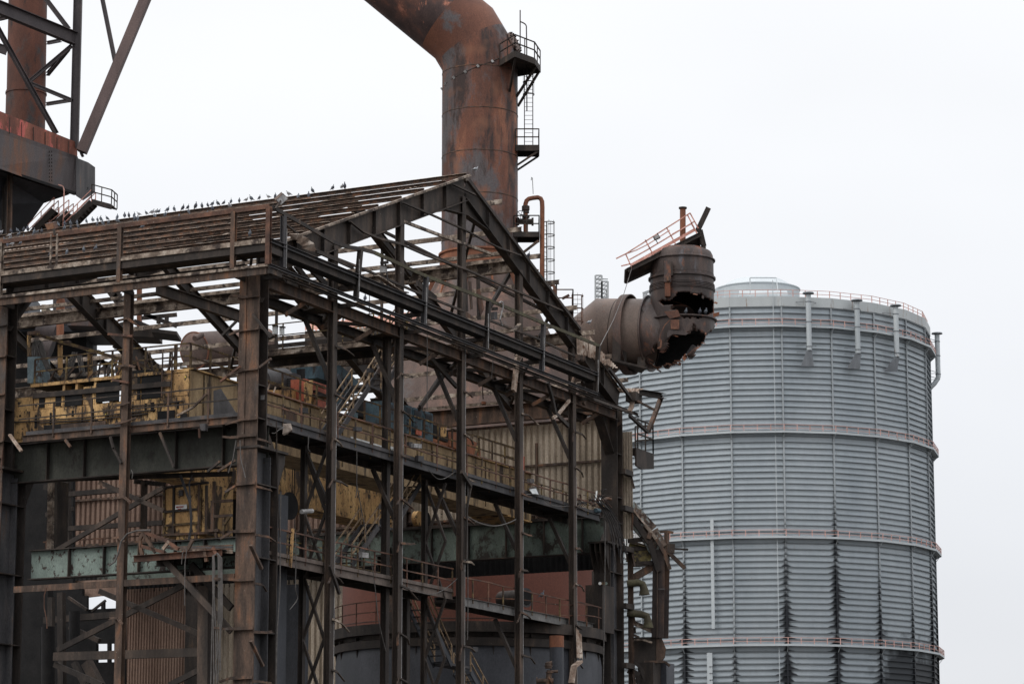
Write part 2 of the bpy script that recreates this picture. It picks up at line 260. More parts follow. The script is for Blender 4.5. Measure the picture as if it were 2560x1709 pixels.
# ================================================================ gas holder
TX, TY, TR, T0, TN = 40.2, 450.0, 27.6, rad(2.5), 22
tank = thing('gas_holder', 'huge grey ribbed gas holder with ring walkways, sooty towards its base, standing behind the works', 'gas holder', Vector((TX, TY, 0)))
def TP(k, r, z): th = T0 + k * 2 * math.pi / TN; return Vector((TX + r * math.sin(th), TY - r * math.cos(th), z))
def TPf(k, r, z):                                # fractional k lies on the straight facet
    k0 = math.floor(k); f = k - k0; return TP(k0, r, z).lerp(TP(k0 + 1, r, z), f)
STEP = 2 * math.pi / TN
RZ = [83.7, 67.3, 51.2, 34.95, 18.6]
def tank_material(name='tank_wall_paint', stops=((0, (.345, .39, .422)), (.5, (.395, .44, .47)), (1, (.445, .487, .512)))):
    m = steel(name, list(stops), .12, .4, .6, .03, fv=(.93, 1.05), patch=((.27, .20, .15), .67, .74, .9, .35), fine=1.2)
    nt = m.node_tree; b = nt.nodes['Principled BSDF']; col = b.inputs['Base Color'].links[0].from_socket
    def mt(op, a, b_=None, c=None, clamp=False):
        n = N(nt, 'ShaderNodeMath', operation=op, use_clamp=clamp)
        for i, v in enumerate((a, b_, c)):
            if v is None: continue
            if hasattr(v, 'is_linked'): nt.links.new(v, n.inputs[i])
            else: n.inputs[i].default_value = v
        return n.outputs[0]
    tc = N(nt, 'ShaderNodeTexCoord'); sp = N(nt, 'ShaderNodeSeparateXYZ'); nt.links.new(tc.outputs['Object'], sp.inputs[0])
    x, y, z = sp.outputs
    ang = mt('ARCTAN2', x, mt('MULTIPLY', y, -1)); kk = mt('DIVIDE', mt('SUBTRACT', ang, T0), STEP)      # post number
    near = mt('FLOOR', mt('ADD', kk, .5)); d = mt('ABSOLUTE', mt('SUBTRACT', kk, near))                    # 0 at the post, .5 mid-panel
    r = _ramp(nt, mt('DIVIDE', mt('ADD', near, 8), 16), [(0, (.40,) * 3), (1, (.45,) * 3)], 'CONSTANT'); el = r.color_ramp.elements
    for kq, zs in ((-3, .30), (-2, .515), (-1, .405), (0, .56), (1, .60), (2, .49), (3, .46), (4, .52)):
        xx = el.new((kq + 8 - .3) / 16); xx.color = (zs, zs, zs, 1)
    zst = mt('MULTIPLY', r.outputs[0], 100)
    dep = mt('DIVIDE', mt('SUBTRACT', zst, z), 22, clamp=True)
    nz = N(nt, 'ShaderNodeTexNoise'); nz.inputs['Scale'].default_value = .45; nz.inputs['Detail'].default_value = 5; nt.links.new(tc.outputs['Object'], nz.inputs[0])
    fr = mt('FRACT', mt('DIVIDE', mt('SUBTRACT', z, 18.6), .91))                                          # 0 just above a rib
    pool = mt('POWER', mt('SUBTRACT', 1, fr), 3.0)
    w = mt('MULTIPLY', mt('POWER', dep, .85), mt('ADD', mt('MULTIPLY', pool, .21), .085))
    w = mt('MULTIPLY', w, mt('ADD', -.35, mt('MULTIPLY', nz.outputs[0], 2.7)))
    msk = mt('DIVIDE', mt('SUBTRACT', w, d), .06, clamp=True)
    # whole panels blackened low down on the right-hand side, and grime lines above each rib lower down
    big = mt('MULTIPLY', mt('DIVIDE', mt('SUBTRACT', kk, mt('SUBTRACT', 2.1, mt('MULTIPLY', nz.outputs[0], .8))), .5, clamp=True), mt('DIVIDE', mt('SUBTRACT', mt('ADD', 33.5, mt('MULTIPLY', nz.outputs[0], 8)), z), 4, clamp=True))
    grime = mt('MULTIPLY', mt('MULTIPLY', mt('POWER', mt('SUBTRACT', 1, fr), 6.0), mt('DIVIDE', mt('SUBTRACT', 62, z), 26, clamp=True)), .75)
    tot = mt('MAXIMUM', mt('MAXIMUM', msk, mt('MULTIPLY', big, .93)), grime)
    c2 = _mix(nt, tot, col, (.012, .014, .018)); nt.links.new(c2, b.inputs['Base Color'])
    return m
MT = tank_material()
mb = MB(); ZT = 87.0
for k in range(TN):
    mb.add([TP(k, TR, 0), TP(k + 1, TR, 0), TP(k + 1, TR, ZT), TP(k, TR, ZT)], [(0, 1, 2, 3)])
mb.add([TP(k, TR, ZT) for k in range(TN)], [tuple(range(TN))]); mb.build('shell', MT, tank)
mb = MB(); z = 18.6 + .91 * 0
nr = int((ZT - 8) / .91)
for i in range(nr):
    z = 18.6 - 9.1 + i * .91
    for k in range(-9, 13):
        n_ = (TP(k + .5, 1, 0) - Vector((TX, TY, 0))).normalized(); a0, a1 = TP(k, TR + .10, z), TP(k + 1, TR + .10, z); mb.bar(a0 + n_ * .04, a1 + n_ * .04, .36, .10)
mb.build('rib', tank_material('rib_shaded_paint', ((0, (.17, .188, .20)), (1, (.25, .272, .288)))), tank)  # darker stops put the shade under each rib into its colour
mp_ = MB()
for k in range(TN):
    mp_.ib(TP(k, TR + .14, 0), TP(k, TR + .14, ZT), .24, .34, .05, up=TP(k, 1, 0) - Vector((TX, TY, 0)))
mp_.build('post', tank_material('post_paint', ((0, (.25, .275, .29)), (1, (.34, .365, .38)))), tank)
mb = MB()                                        # eaves band
for k in range(TN):
    mb.slab([TP(k, TR + .32, ZT - .05), TP(k + 1, TR + .32, ZT - .05), TP(k + 1, TR + .32, ZT + 1.45), TP(k, TR + .32, ZT + 1.45)], (TP(k + .5, .06, 0) - Vector((TX, TY, 0))))
    mb.slab([TP(k, TR + .2, ZT + 1.45), TP(k + 1, TR + .2, ZT + 1.45), TP(k + 1, TR - 1.5, ZT + 1.45), TP(k, TR - 1.5, ZT + 1.45)], (0, 0, .06))
mb.build('eaves_band', steel('eaves_band_paint', [(0, (.36, .38, .385)), (1, (.45, .475, .475))], .2, .3, .6, .05, fv=(.9, 1.08), patch=((.22, .14, .09), .58, .66, 1.1, .12)), tank)
mb = MB(); mb.add([TP(k, TR - .2, ZT + 1.4) for k in range(TN)] + [Vector((TX, TY, ZT + 2.5))], [(k, (k + 1) % TN, TN) for k in range(TN)]); mb.build('roof', M['grey'], tank)
mb = MB(); DC = Vector((TX, TY, 0)); mb.tube([DC + Vector((0, 0, ZT + 1)), DC + Vector((0, 0, ZT + 8.0)), DC + Vector((0, 0, ZT + 8.05)), DC + Vector((0, 0, ZT + 8.2))], [6.95, 6.95, 7.1, 7.1], 48)
mb.tube([DC + Vector((0, 0, ZT + 8.2)), DC + Vector((0, 0, ZT + 9.6)), DC + Vector((0, 0, ZT + 10.3))], [6.6, 4.4, .5], 48)
mb.build('lantern', M['grey'], tank, True)
mb = MB(); mb.wbox(TX - 9.0, TX - 6.1, TY - 9, TY - 5, ZT + 2, ZT + 6.6); mb.build('roof_box', M['grey'], tank)
mb = MB(); mb.tube([Vector((TX - 4.4, TY - 17, ZT + 3.6)), Vector((TX + 3.2, TY - 17, ZT + 3.6))], 1.0, 16); mb.build('roof_drum', M['grey'], tank, True)
mb = MB(); mb.wbox(TX - 4.6, TX + 3.4, TY - 17.2, TY - 16, ZT + 1.4, ZT + 2.6); mb.build('drum_cradle', M['brown'], tank)
mb = MB(); mb.poly([Vector((TX - 3.2, TY - 24, ZT + 1.5)), Vector((TX - 3.2, TY - 24, ZT + 5.2)), Vector((TX + .9, TY - 24, ZT + 5.2)), Vector((TX + .9, TY - 27, ZT + 1.5))], .14, .14); mb.build('roof_pipe', M['grey'], tank)
def tank_rail(z, r, name='handrail'):
    m1 = MB()
    for k in range(-8, 12):
        for j in range(4):
            p = TPf(k + j / 4, r, z); m1.bar(p, p + Vector((0, 0, 1.12)), .12, .12, up=(0, 1, 0))
        for h in (.56, 1.12): m1.bar(TP(k, r, z + h), TP(k + 1, r, z + h), .07, .07)
    m1.build(name, M['pink'], tank)
tank_rail(ZT + 1.5, TR - .1)
for z in RZ:
    mb = MB()
    for k in range(-9, 13):
        n0, n1 = TP(k, TR + .1, z), TP(k + 1, TR + .1, z); o0, o1 = TP(k, TR + 1.15, z), TP(k + 1, TR + 1.15, z)
        mb.slab([n0, n1, o1, o0], (0, 0, .07)); mb.bar(o0 + Vector((0, 0, .05)), o1 + Vector((0, 0, .05)), .08, .32)
        mb.bar(TP(k, TR + .3, z - .9), TP(k, TR + 1.0, z - .05), .08, .08)
        mb.bar(TP(k, TR + .3, z - .12), TP(k, TR + 1.1, z - .12), .1, .16)
    w_ = mb.build('walkway', M['grey'], tank)
    m1 = MB(); r = TR + 1.1
    for k in range(-9, 13):
        for j in range(4):
            p = TPf(k + j / 4, r, z); m1.bar(p, p + Vector((0, 0, 1.15)), .12, .12, up=(0, 1, 0))
        for h in (.6, 1.15): m1.bar(TP(k, r, z + h), TP(k + 1, r, z + h), .07, .07)
    o = m1.build('handrail', M['pink'], w_)
# vent stacks
def front(px_, z, r):                            # point on the tank side at picture column px_
    best = None
    for i in range(-400, 401):
        k = i / 100; p = TP(k, r, z); dd = abs(1280 + FPX * p.x / (p.y * CP + (z - CH) * SP) - px_)
        if best is None or dd < best[0]: best = (dd, k)
    return best[1]
for px_, ztop, zbot, zf, lean in ((2022.5, 88.6, 79.9, 77.4, -.35), (2144, 88.0, 79.9, 77.5, -.75), (2241.5, 88.1, 80.2, 77.9, -1.0), (2338, 87.4, 80.3, 79.0, -.5)):
    k = front(px_ if px_ < 2330 else 2331, 80, TR + 1.4) if px_ < 2330 else 5.1
    c = TP(k, TR + 1.5, 0); n_ = (c - DC).normalized(); tdir = Vector((n_.y, -n_.x, 0)) * -1; up = Vector((0, 0, 1))
    mb = MB(); mb.tube([c + up * zbot, c + up * ztop], .40, 18); v_ = mb.build('vent_stack', M['grey'], tank, True)
    mb = MB(); mb.tube([c + up * (ztop + .12), c + up * (ztop + .3), c + up * (ztop + .42)], [.9, .85, .25], 18)
    for s in (-1, 1): mb.bar(c + tdir * .3 * s + up * (ztop - .1), c + tdir * .3 * s + up * (ztop + .2), .05, .05, up=(0, 1, 0))
    mb.build('cowl', M['greyd'], v_)
    for zz in (ztop - 1.2, (ztop + zbot) / 2, zbot + .5): MB().tube([c + up * zz, c + up * (zz + .12)], .46, 18).build('collar', M['greyd'], v_)
    for zz in (ztop - 1.1, zbot + .8, zbot - .2):
        for s in (-1, 1): MB().bar(c + tdir * .3 * s + up * zz, c - n_ * 1.4 + tdir * 1.6 * s + up * (zz + .15), .07, .07).build('stay', M['greyd'], v_)
    if px_ < 2330:
        e_ = c + tdir * lean * -1 * (-1)
        t0 = [c + tdir * .36 * s + n_ * .2 * q2 + up * zbot for s, q2 in ((-1, 1), (1, 1), (1, -1), (-1, -1))]
        t1 = [c + Vector((lean + 1.0 * s, -.1 * q2, zf)) + n_ * .0 for s, q2 in ((-1, 1), (1, 1), (1, -1), (-1, -1))]
        MB().add(t0 + t1, [(0, 1, 5, 4), (1, 2, 6, 5), (2, 3, 7, 6), (3, 0, 4, 7), (4, 5, 6, 7), (0, 3, 2, 1)]).build('flare', M['greyd'], v_)
    else:
        MB().tube([c + up * zbot, c - n_ * .6 + up * (zbot - .9), c - n_ * 1.5 + up * (zbot - 1.8)], .4, 14).build('flare', M['grey'], v_)
# down-pipe, level gauge, board
def strip(px_, z0, z1, w, mat, name, r=TR + .45, d=.12):
    k = front(px_, (z0 + z1) / 2, r); c = TP(k, r, 0); n_ = (c - DC).normalized()
    return MB().bar(c + Vector((0, 0, z0)), c + Vector((0, 0, z1)), w, d, up=n_).build(name, mat, tank)
strip(1943, 10, 91, .11, M['grey'], 'down_pipe'); strip(1781, 37.6, 54.2, .5, M['grey'], 'gauge_rail')
bd = strip(1777, 12, 34.0, .85, M['grey'], 'gauge_board')
k = front(1777, 30, TR + .55); c = TP(k, TR + .56, 0); n_ = (c - DC).normalized(); td = Vector((-n_.y, n_.x, 0)); mb = MB()
for i in range(7):
    for dx in (-.18, -.02, .18): mb.bar(c + td * dx + Vector((0, 0, 31.9 - i * 1.0)), c + td * (dx + .1) + Vector((0, 0, 31.9 - i * 1.0)), .02, .16)
mb.build('marking', M['txtk'], bd)
# ================================================================ helpers for round plate work
def proj(p):
    h = p.z - CH; zc = p.y * CP + h * SP; return 1280 + FPX * p.x / zc, 854.5 - FPX * (h * CP - p.y * SP) / zc
def inpoly(x, y, P):
    c = False; n = len(P)
    for i in range(n):
        x1, y1 = P[i]; x2, y2 = P[(i + 1) % n]
        if (y1 > y) != (y2 > y) and x < (x2 - x1) * (y - y1) / (y2 - y1) + x1: c = not c
    return c
def mitre(mb, pts, r, n=48, cap=False, radii=None):
    pts = [g(p) for p in pts]; d = [(b - a).normalized() for a, b in zip(pts, pts[1:])]
    u = d[0].cross(Vector((0, 1, 0)));
    if u.length < .1: u = d[0].cross(Vector((1, 0, 0)))
    u.normalize(); w = d[0].cross(u); base = len(mb.v); rings = [[pts[0] + (u * math.cos(2 * math.pi * k / n) + w * math.sin(2 * math.pi * k / n)) * r for k in range(n)]]
    for i in range(1, len(pts)):
        nrm = (d[i - 1] + d[i]).normalized() if i < len(d) else d[-1]; ring = []
        for v in rings[-1]: ring.append(v + d[i - 1] * ((pts[i] - v).dot(nrm) / d[i - 1].dot(nrm)))
        rings.append(ring)
    for rg in rings: mb.v += rg
    for i in range(len(rings) - 1):
        for k in range(n):
            a = base + i * n + k; b = base + i * n + (k + 1) % n; mb.f.append((a, b, b + n, a + n))
    if cap: mb.f.append(tuple(base + k for k in range(n))); mb.f.append(tuple(base + (len(rings) - 1) * n + k for k in range(n)))
    return rings
def band(mb, c, ax, r, w, t, n=48):              # hoop round a pipe
    ax = ax.normalized(); u = ax.cross(Vector((0, 0, 1)));
    if u.length < .1: u = ax.cross(Vector((1, 0, 0)))
    u.normalize(); v = ax.cross(u); base = len(mb.v)
    for dr, da in ((0, -w / 2), (t, -w / 2), (t, w / 2), (0, w / 2)):
        mb.v += [c + ax * da + (u * math.cos(2 * math.pi * k / n) + v * math.sin(2 * math.pi * k / n)) * (r + dr) for k in range(n)]
    for j in range(4):
        for k in range(n):
            mb.f.append((base + j * n + k, base + j * n + (k + 1) % n, base + ((j + 1) % 4) * n + (k + 1) % n, base + ((j + 1) % 4) * n + k))
def rail(path, mat, parent, h=1.1, mids=(.55,), gap=1.6, t=.05, name='handrail', ends=True):
    mb = MB(); path = [g(p) for p in path]; Z = Vector((0, 0, 1))
    for a, b in zip(path, path[1:]):
        L_ = (b - a).length; n = max(1, round(L_ / gap))
        for i in range(n + 1):
            p = a.lerp(b, i / n); mb.bar(p, p + Z * h, t, t, up=(0, 1, 0))
        for m in tuple(mids) + (h,): mb.bar(a + Z * m, b + Z * m, t, t)
    return mb.build(name, mat, parent)
def cage_ladder(base, top, out_dir, side, parent, mat, w=.5, cage=True, start=2.2):
    base, top = g(base), g(top); side = side.normalized(); out_dir = out_dir.normalized(); Z = Vector((0, 0, 1)); H_ = top.z - base.z; mb = MB()
    for s in (-.5, .5): mb.bar(base + side * w * s, base + side * w * s + Z * H_, .06, .06, up=out_dir)
    for i in range(int(H_ / .3)): mb.bar(base + side * w * -.5 + Z * (.3 * i + .15), base + side * w * .5 + Z * (.3 * i + .15), .025, .025)
    l = mb.build('ladder', mat, parent)
    if cage:
        mb = MB(); z = start
        while z < H_:
            pts = [base + Z * z + side * (.38 * math.cos(t)) + out_dir * (.36 + .38 * math.sin(t)) for t in [math.pi * (-.25 + 1.5 * i / 10) for i in range(11)]]
            mb.poly(pts, .03, .06); z += .85
        for i in (1, 3, 5, 7, 9):
            t = math.pi * (-.25 + 1.5 * i / 10); o = side * (.38 * math.cos(t)) + out_dir * (.36 + .38 * math.sin(t)); mb.bar(base + Z * start + o, base + Z * H_ + o, .02, .02, up=out_dir)
        mb.build('safety_cage', mat, l)
    return l

# ================================================================ dust catcher with its downcomer
DY = 182.0; Z = Vector((0, 0, 1))
cx = lambda y: WP('s', 1199, y, DY)
DR = (WP('s', 1293.5, 300, DY) - WP('s', 1104, 300, DY)).length / 2
dc0 = Vector((cx(650).x, DY, 0))
dcat = thing('dust_catcher', 'tall rust-streaked pipe bent over at its top, rising from a wide brown cone', 'furnace pipe', dc0)
zf = cx(652).z; j1 = cx(151); j1 = Vector((dc0.x, DY, j1.z)); j2 = WP('s', 1160, 84, DY); j3 = j2 + (WP('s', 1160 - 774, 84 - 633, DY) - j2) * .9
mb = MB(); mitre(mb, [Vector((dc0.x, DY, zf)), j1, j1.lerp(j2, .55)], DR, 64); dn = mb.build('downcomer', M['hull'], dcat, True); mb = MB(); mitre(mb, [j1.lerp(j2, .55), j2, j2.lerp(j3, .06)], DR, 64); mb.build('elbow', M['hull2'], dcat, True)
mb = MB(); mitre(mb, [j2.lerp(j3, .06), j3], DR, 64)
mb2 = mb.build('inclined_main', M['hullin'], dcat, True)
for zz in [zf + 1.2 + i * 2.9 for i in range(5)]:
    mb = MB(); band(mb, Vector((dc0.x, DY, zz)), Z, DR - .01, .05, .03, 64); mb.build('weld_seam', M['brown'], dn)
mb = MB(); band(mb, Vector((dc0.x, DY, zf + .35)), Z, DR - .02, .12, .22, 64); band(mb, Vector((dc0.x, DY, zf + .1)), Z, DR - .02, .5, .1, 64); mb.build('flange', M['rust'], dcat, True)
mb = MB(); mb.tube([Vector((dc0.x, DY, zf + .05)), Vector((dc0.x, DY, zf - 1.0))], DR + .12, 64); mb.build('throat', M['rust'], dcat, True)
zc0 = zf - 1.0; zc1 = WP('s', 1199, 990, DY).z; zc1 = zc0 - 9.0
mb = MB(); mb.tube([Vector((dc0.x, DY, zc0)), Vector((dc0.x, DY, zc1)), Vector((dc0.x, DY, 20.9))], [DR + .15, 7.2, 7.2], 72); mb.build('cone', M['catch'], dcat, True)
for i in range(10):
    t = -math.pi / 2 + (i - 4.5) * .5; n_ = Vector((math.cos(t), math.sin(t), 0)); c = Vector((dc0.x, DY, 0))
    mb = MB(); mb.slab([c + n_ * (DR + .1) + Z * (zc0 + .2), c + n_ * (DR + .75) + Z * (zc0 - .2), c + n_ * (DR + 1.3) + Z * (zc0 - 2.0)], Vector((-n_.y, n_.x, 0)) * .08); mb.build('gusset', M['rust'], dcat)
# row of little fixing clips with a cable climbing round the pipe
pts = [];
for gx, gy in ((128, 1165), (180, 1100), (295, 1015), (445, 940), (608, 865), (793, 803), (880, 760)):
    p = WP('g5', gx, gy, DY); dx = p.x - dc0.x; dx = max(-DR * .995, min(DR * .995, dx)); y = DY - math.sqrt(DR * DR - dx * dx) - .03; p2 = WP('g5', gx, gy, y); pts.append(Vector((dc0.x + dx, y, p2.z)))
MB().tube(pts, .03, 6).build('cable', M['dark'], dn)
for i, p in enumerate(pts[:-1]):
    n_ = (p - Vector((dc0.x, DY, p.z))).normalized(); MB().bar(p + n_ * .02 + Vector((-.07, 0, .08)), p + n_ * .02 + Vector((.05, 0, -.08)), .15, .07, up=n_).build('clip', M['lgrey'], dn)
# manhole with bolted cover
mp0 = WP('Gg', 1305, 360, DY - .6); md = Vector((.86, -.35, .36)).normalized(); mb = MB(); mb.tube([mp0 - md * .5, mp0 + md * .15], .62, 20); mb.tube([mp0 + md * .15, mp0 + md * .27], .78, 20)
mh = mb.build('manhole', M['catch'], dcat, True)
u = md.cross(Z).normalized(); w = md.cross(u)
for i in range(14):
    t = i * 2 * math.pi / 14; p = mp0 + md * .25 + (u * math.cos(t) + w * math.sin(t)) * .69; MB().tube([p, p + md * .12], .05, 6).build('bolt', M['dark'], mh)
def plat(deck, zt, mat, parent, th=.3, rpath=None, rmat=None, name='platform'):
    mb = MB(); mb.slab([Vector((x, y, zt - .06)) for x, y in deck], (0, 0, .06))
    for a, b in zip(deck, deck[1:] + deck[:1]): mb.bar(Vector((*a, zt - th / 2)), Vector((*b, zt - th / 2)), .08, th)
    o = mb.build(name, mat, parent); rail([Vector((*p, zt)) for p in (rpath or deck)], rmat or mat, o, gap=1.1, t=.07); return o
X0 = dc0.x; zt = WP('Gg', 1340, 440, DY - 3.6).z
dk = [(X0 + 1.35, DY - 2.2), (X0 + 2.35, DY - 4.3), (X0 + 3.65, DY - 2.6), (X0 + 4.05, DY - .6), (X0 + 2.5, DY + .4)]
p1 = plat(dk, zt, M['dark'], dcat, .42, dk[:4])
for s, e_ in (((X0 + 2.0, DY - 1.6, zt - 2.0), (X0 + 2.4, DY - 4.1, zt - .3)), ((X0 + 2.45, DY - .6, zt - 2.1), (X0 + 3.8, DY - 1.9, zt - .3)), ((X0 + 2.54, DY, zt - 2.6), (X0 + 4.0, DY - .6, zt - .3))): MB().bar(Vector(s), Vector(e_), .14, .14).build('brace', M['dark'], p1)
zt2 = WP('Gg', 1430, 1215, DY).z
dk2 = [(X0 + 2.4, DY - 1.0), (X0 + 3.95, DY - 1.0), (X0 + 3.95, DY + .6), (X0 + 2.4, DY + .6)]
p2 = plat(dk2, zt2, M['dark'], dcat, .4, dk2[:3]); MB().bar(Vector((X0 + 2.5, DY - .9, zt2 - 1.35)), Vector((X0 + 3.9, DY - .9, zt2 - .4)), .12, .12).build('brace', M['dark'], p2)
MB().bar(Vector((X0 + 2.5, DY + .5, zt2 - 1.35)), Vector((X0 + 3.9, DY + .5, zt2 - .4)), .12, .12).build('brace', M['dark'], p2)
cage_ladder(Vector((X0 + 3.27, DY - .2, zt2)), Vector((X0 + 3.27, DY - .2, zt - .1)), Vector((0, -1, 0)), Vector((1, 0, 0)), dcat, M['dark'], .56, start=3.6)
MB().tube([WP('g5', 1152, 620, DY - 1), WP('g5', 1152, 135, DY - 1)], .045, 6).build('vent_pipe', M['dark'], dcat)
MB().tube([WP('g5', 1150, 283, DY - 1), WP('g5', 1195, 303, DY - 1), WP('g5', 1222, 322, DY - 1), WP('g5', 1233, 345, DY - 1), WP('g5', 1238, 640, DY - 1), WP('g5', 1240, 1450, DY - 1)], .045, 6).build('vent_pipe', M['dark'], dcat)
# third platform with the swan-neck pipe
zt3 = WP('H', 620, 530, DY).z; dk3 = [(X0 + 2.3, DY - 1.2), (X0 + 3.95, DY - 1.2), (X0 + 3.95, DY + .5), (X0 + 2.3, DY + .5)]
p3 = plat(dk3, zt3, M['dark'], dcat, .35, dk3[:3], M['dark']); MB().bar(WP('H', 560, 665, DY - 1), WP('H', 690, 565, DY - 1), .16, .16).build('brace', M['brown'], p3)
mb = MB(); mb.tube([WP('H', x, y, DY - .6) for x, y in ((600, 520), (600, 440), (598, 310), (606, 285), (622, 272), (650, 266), (685, 262), (705, 270), (714, 290), (716, 330), (714, 870))], .155, 12); mb.build('swan_neck', M['rust'], dcat, True)
mb = MB(); mb.tube([WP('H', x, y, DY - .6) for x, y in ((545, 430), (655, 432))], .2, 12); mb.build('branch_pipe', M['dark'], dcat, True)
for x, y, r in ((600, 330, .26), (600, 345, .26), (603, 365, .2), (601, 398, .25), (548, 430, .28), (648, 432, .28)):
    mb = MB(); p = WP('H', x, y, DY - .6)
    mb.tube([p - Z * .07, p + Z * .07] if y < 420 else [p - Vector((.07, 0, 0)), p + Vector((.07, 0, 0))], r, 12); mb.build('flange', M['dark'], dcat)
wc = WP('H', 565, 384, DY - .9); ring = [wc + Vector((.26 * math.cos(t), 0, .29 * math.sin(t))) for t in [i * math.pi / 8 for i in range(17)]]
mb = MB(); mb.tube(ring, .025, 5, False)
for i in range(0, 16, 3): mb.bar(wc, ring[i], .03, .03)
mb.tube([wc, wc + Vector((.4, .2, 0))], .05, 6); mb.build('handwheel', M['dark'], dcat)
cage_ladder(WP('H', 733, 1000, DY - .2), WP('H', 733, 430, DY - .2), Vector((.8, -.6, 0)), Vector((.6, .8, 0)), dcat, M['dark'], .5, start=.3)
MB().tube([WP('s', 1333, 485, DY), WP('s', 1331, 445, DY), WP('s', 1329, 443, DY), WP('s', 1328, 451, DY)], .025, 5).build('lightning_rod', M['lgrey'], dcat)
# lower platforms beside the cone
for (xa, xb, y, Yd) in ((742, 815, 985, DY - 3), (812, 930, 1040, DY - 4)):
    a, b = WP('H', xa, y, Yd), WP('H', xb, y, Yd); z_ = (a.z + b.z) / 2; d_ = [(a.x, Yd - .8), (b.x, Yd - .8), (b.x, Yd + .8), (a.x, Yd + .8)]
    plat(d_, z_, M['dark'], dcat, .35, [d_[0], d_[1], d_[2]], M['rail'])
cage_ladder(WP('H', 962, 1150, DY - 4), WP('H', 962, 945, DY - 4), Vector((0, -1, 0)), Vector((1, 0, 0)), dcat, M['rail'], .55, start=.1)
for x0, y0, x1, y1 in ((640, 765, 690, 775), (655, 760, 655, 800), (855, 970, 905, 945), (745, 860, 800, 880), (800, 880, 812, 985)):
    MB().bar(WP('H', x0, y0, DY - 3), WP('H', x1, y1, DY - 3), .16, .16).build('bent_stay', M['rail'], dcat)

# ================================================================ torn-off gas main
BY = 186.0; I_ = lambda x, y, Y=BY: WP('I', x, y, Y)
S = (I_(660, 1115) - I_(544, 1115)).length     # about a metre
bp0 = I_(600, 1115); axd = Vector((math.cos(rad(20)), -math.sin(rad(20)), -.02)).normalized()
gasm = thing('torn_gas_main', 'torn-off brown gas main with a burst upright bell, in front of the gas holder', 'broken pipe', Vector((bp0.x, BY, bp0.z - 3)))
RH = 2.36
cL = bp0 + axd * ((I_(385, 1100).x - bp0.x) / axd.x); cL.z = I_(345, 1092).z
dL = (Vector((-.76, .25, -.60))).normalized()
mb = MB(); mitre(mb, [cL + dL * 7, cL, bp0 + axd * .9], RH, 64); mb.build('main_pipe', M['pipe'], gasm, True)
for f in (.35, .75): 
    mb = MB(); band(mb, cL.lerp(bp0, f), bp0 - cL, RH - .01, .05, .03, 64); mb.build('weld_seam', M['dark'], gasm)
mb = MB(); hc = bp0 - axd * .55; band(mb, hc, axd, RH + .30, .55, .08, 64); band(mb, hc - axd * .25, axd, RH, .06, .36, 64); hp = mb.build('support_hoop', M['catch'], gasm, True)
mb = MB(); fb = I_(430, 1325, BY - 2.2); mb.bar(fb, fb + Vector((2.1, -.3, -.55)), .5, .12); mb.bar(fb + Vector((.1, .2, .0)), fb + Vector((.15, .1, 1.9)), .55, .3, up=(0, 1, 0)); mb.bar(fb + Vector((.55, .8, .0)), fb + Vector((.6, .7, 1.0)), .5, .25, up=(0, 1, 0))
mb.slab([fb + Vector((0, 0, 0)), fb + Vector((2.1, -.3, -.55)), fb + Vector((1.9, 2.6, -.35)), fb + Vector((.1, 2.8, .1))], (0, 0, .12)); mb.bar(fb + Vector((1.75, .4, -.4)), fb + Vector((1.8, .5, .35)), .5, .1, up=(0, 1, 0))
mb.build('saddle', M['dark'], hp)
MB().tube([I_(680, 835, BY - 1.9), I_(640, 880, BY - 2.15), I_(632, 905, BY - 2.3), I_(655, 945, BY - 2.4)], .03, 6).build('wire', M['dark'], gasm)
# torn shells: plate surfaces with burst openings
HOLE1 = [(770, 845), (870, 850), (905, 815), (925, 780), (1010, 785), (1040, 800), (1110, 795), (1145, 830), (1195, 845), (1230, 900), (1195, 950), (1130, 975), (1090, 988), (985, 985), (940, 970), (925, 935), (870, 920), (880, 890), (800, 880)]
HOLE2 = [(680, 1290), (715, 1265), (730, 1215), (760, 1180), (775, 1230), (800, 1235), (845, 1205), (850, 1150), (890, 1125), (1020, 1112), (1035, 1060), (1045, 1035), (1075, 1080), (1110, 1100), (1150, 1130), (1110, 1180), (1060, 1230), (1000, 1270), (940, 1310), (880, 1345), (760, 1378), (700, 1340)]
KEEP = [(-300, -300), (1400, -300), (1400, 1000), (1222, 1010), (1205, 1060), (1180, 1092), (1150, 1110), (1120, 1180), (1095, 1200), (1070, 1215), (1035, 1310), (1000, 1290), (985, 1270), (950, 1300), (915, 1345), (880, 1350), (850, 1365), (830, 1382), (810, 1355), (770, 1382), (740, 1385), (700, 1365), (650, 1310), (600, 1330), (-300, 1340)]
def fn(*s):
    return sum(math.sin(a * 12.9898 + i * 78.233) * 43758.5453 % 1 for i, a in enumerate(s)) % 1
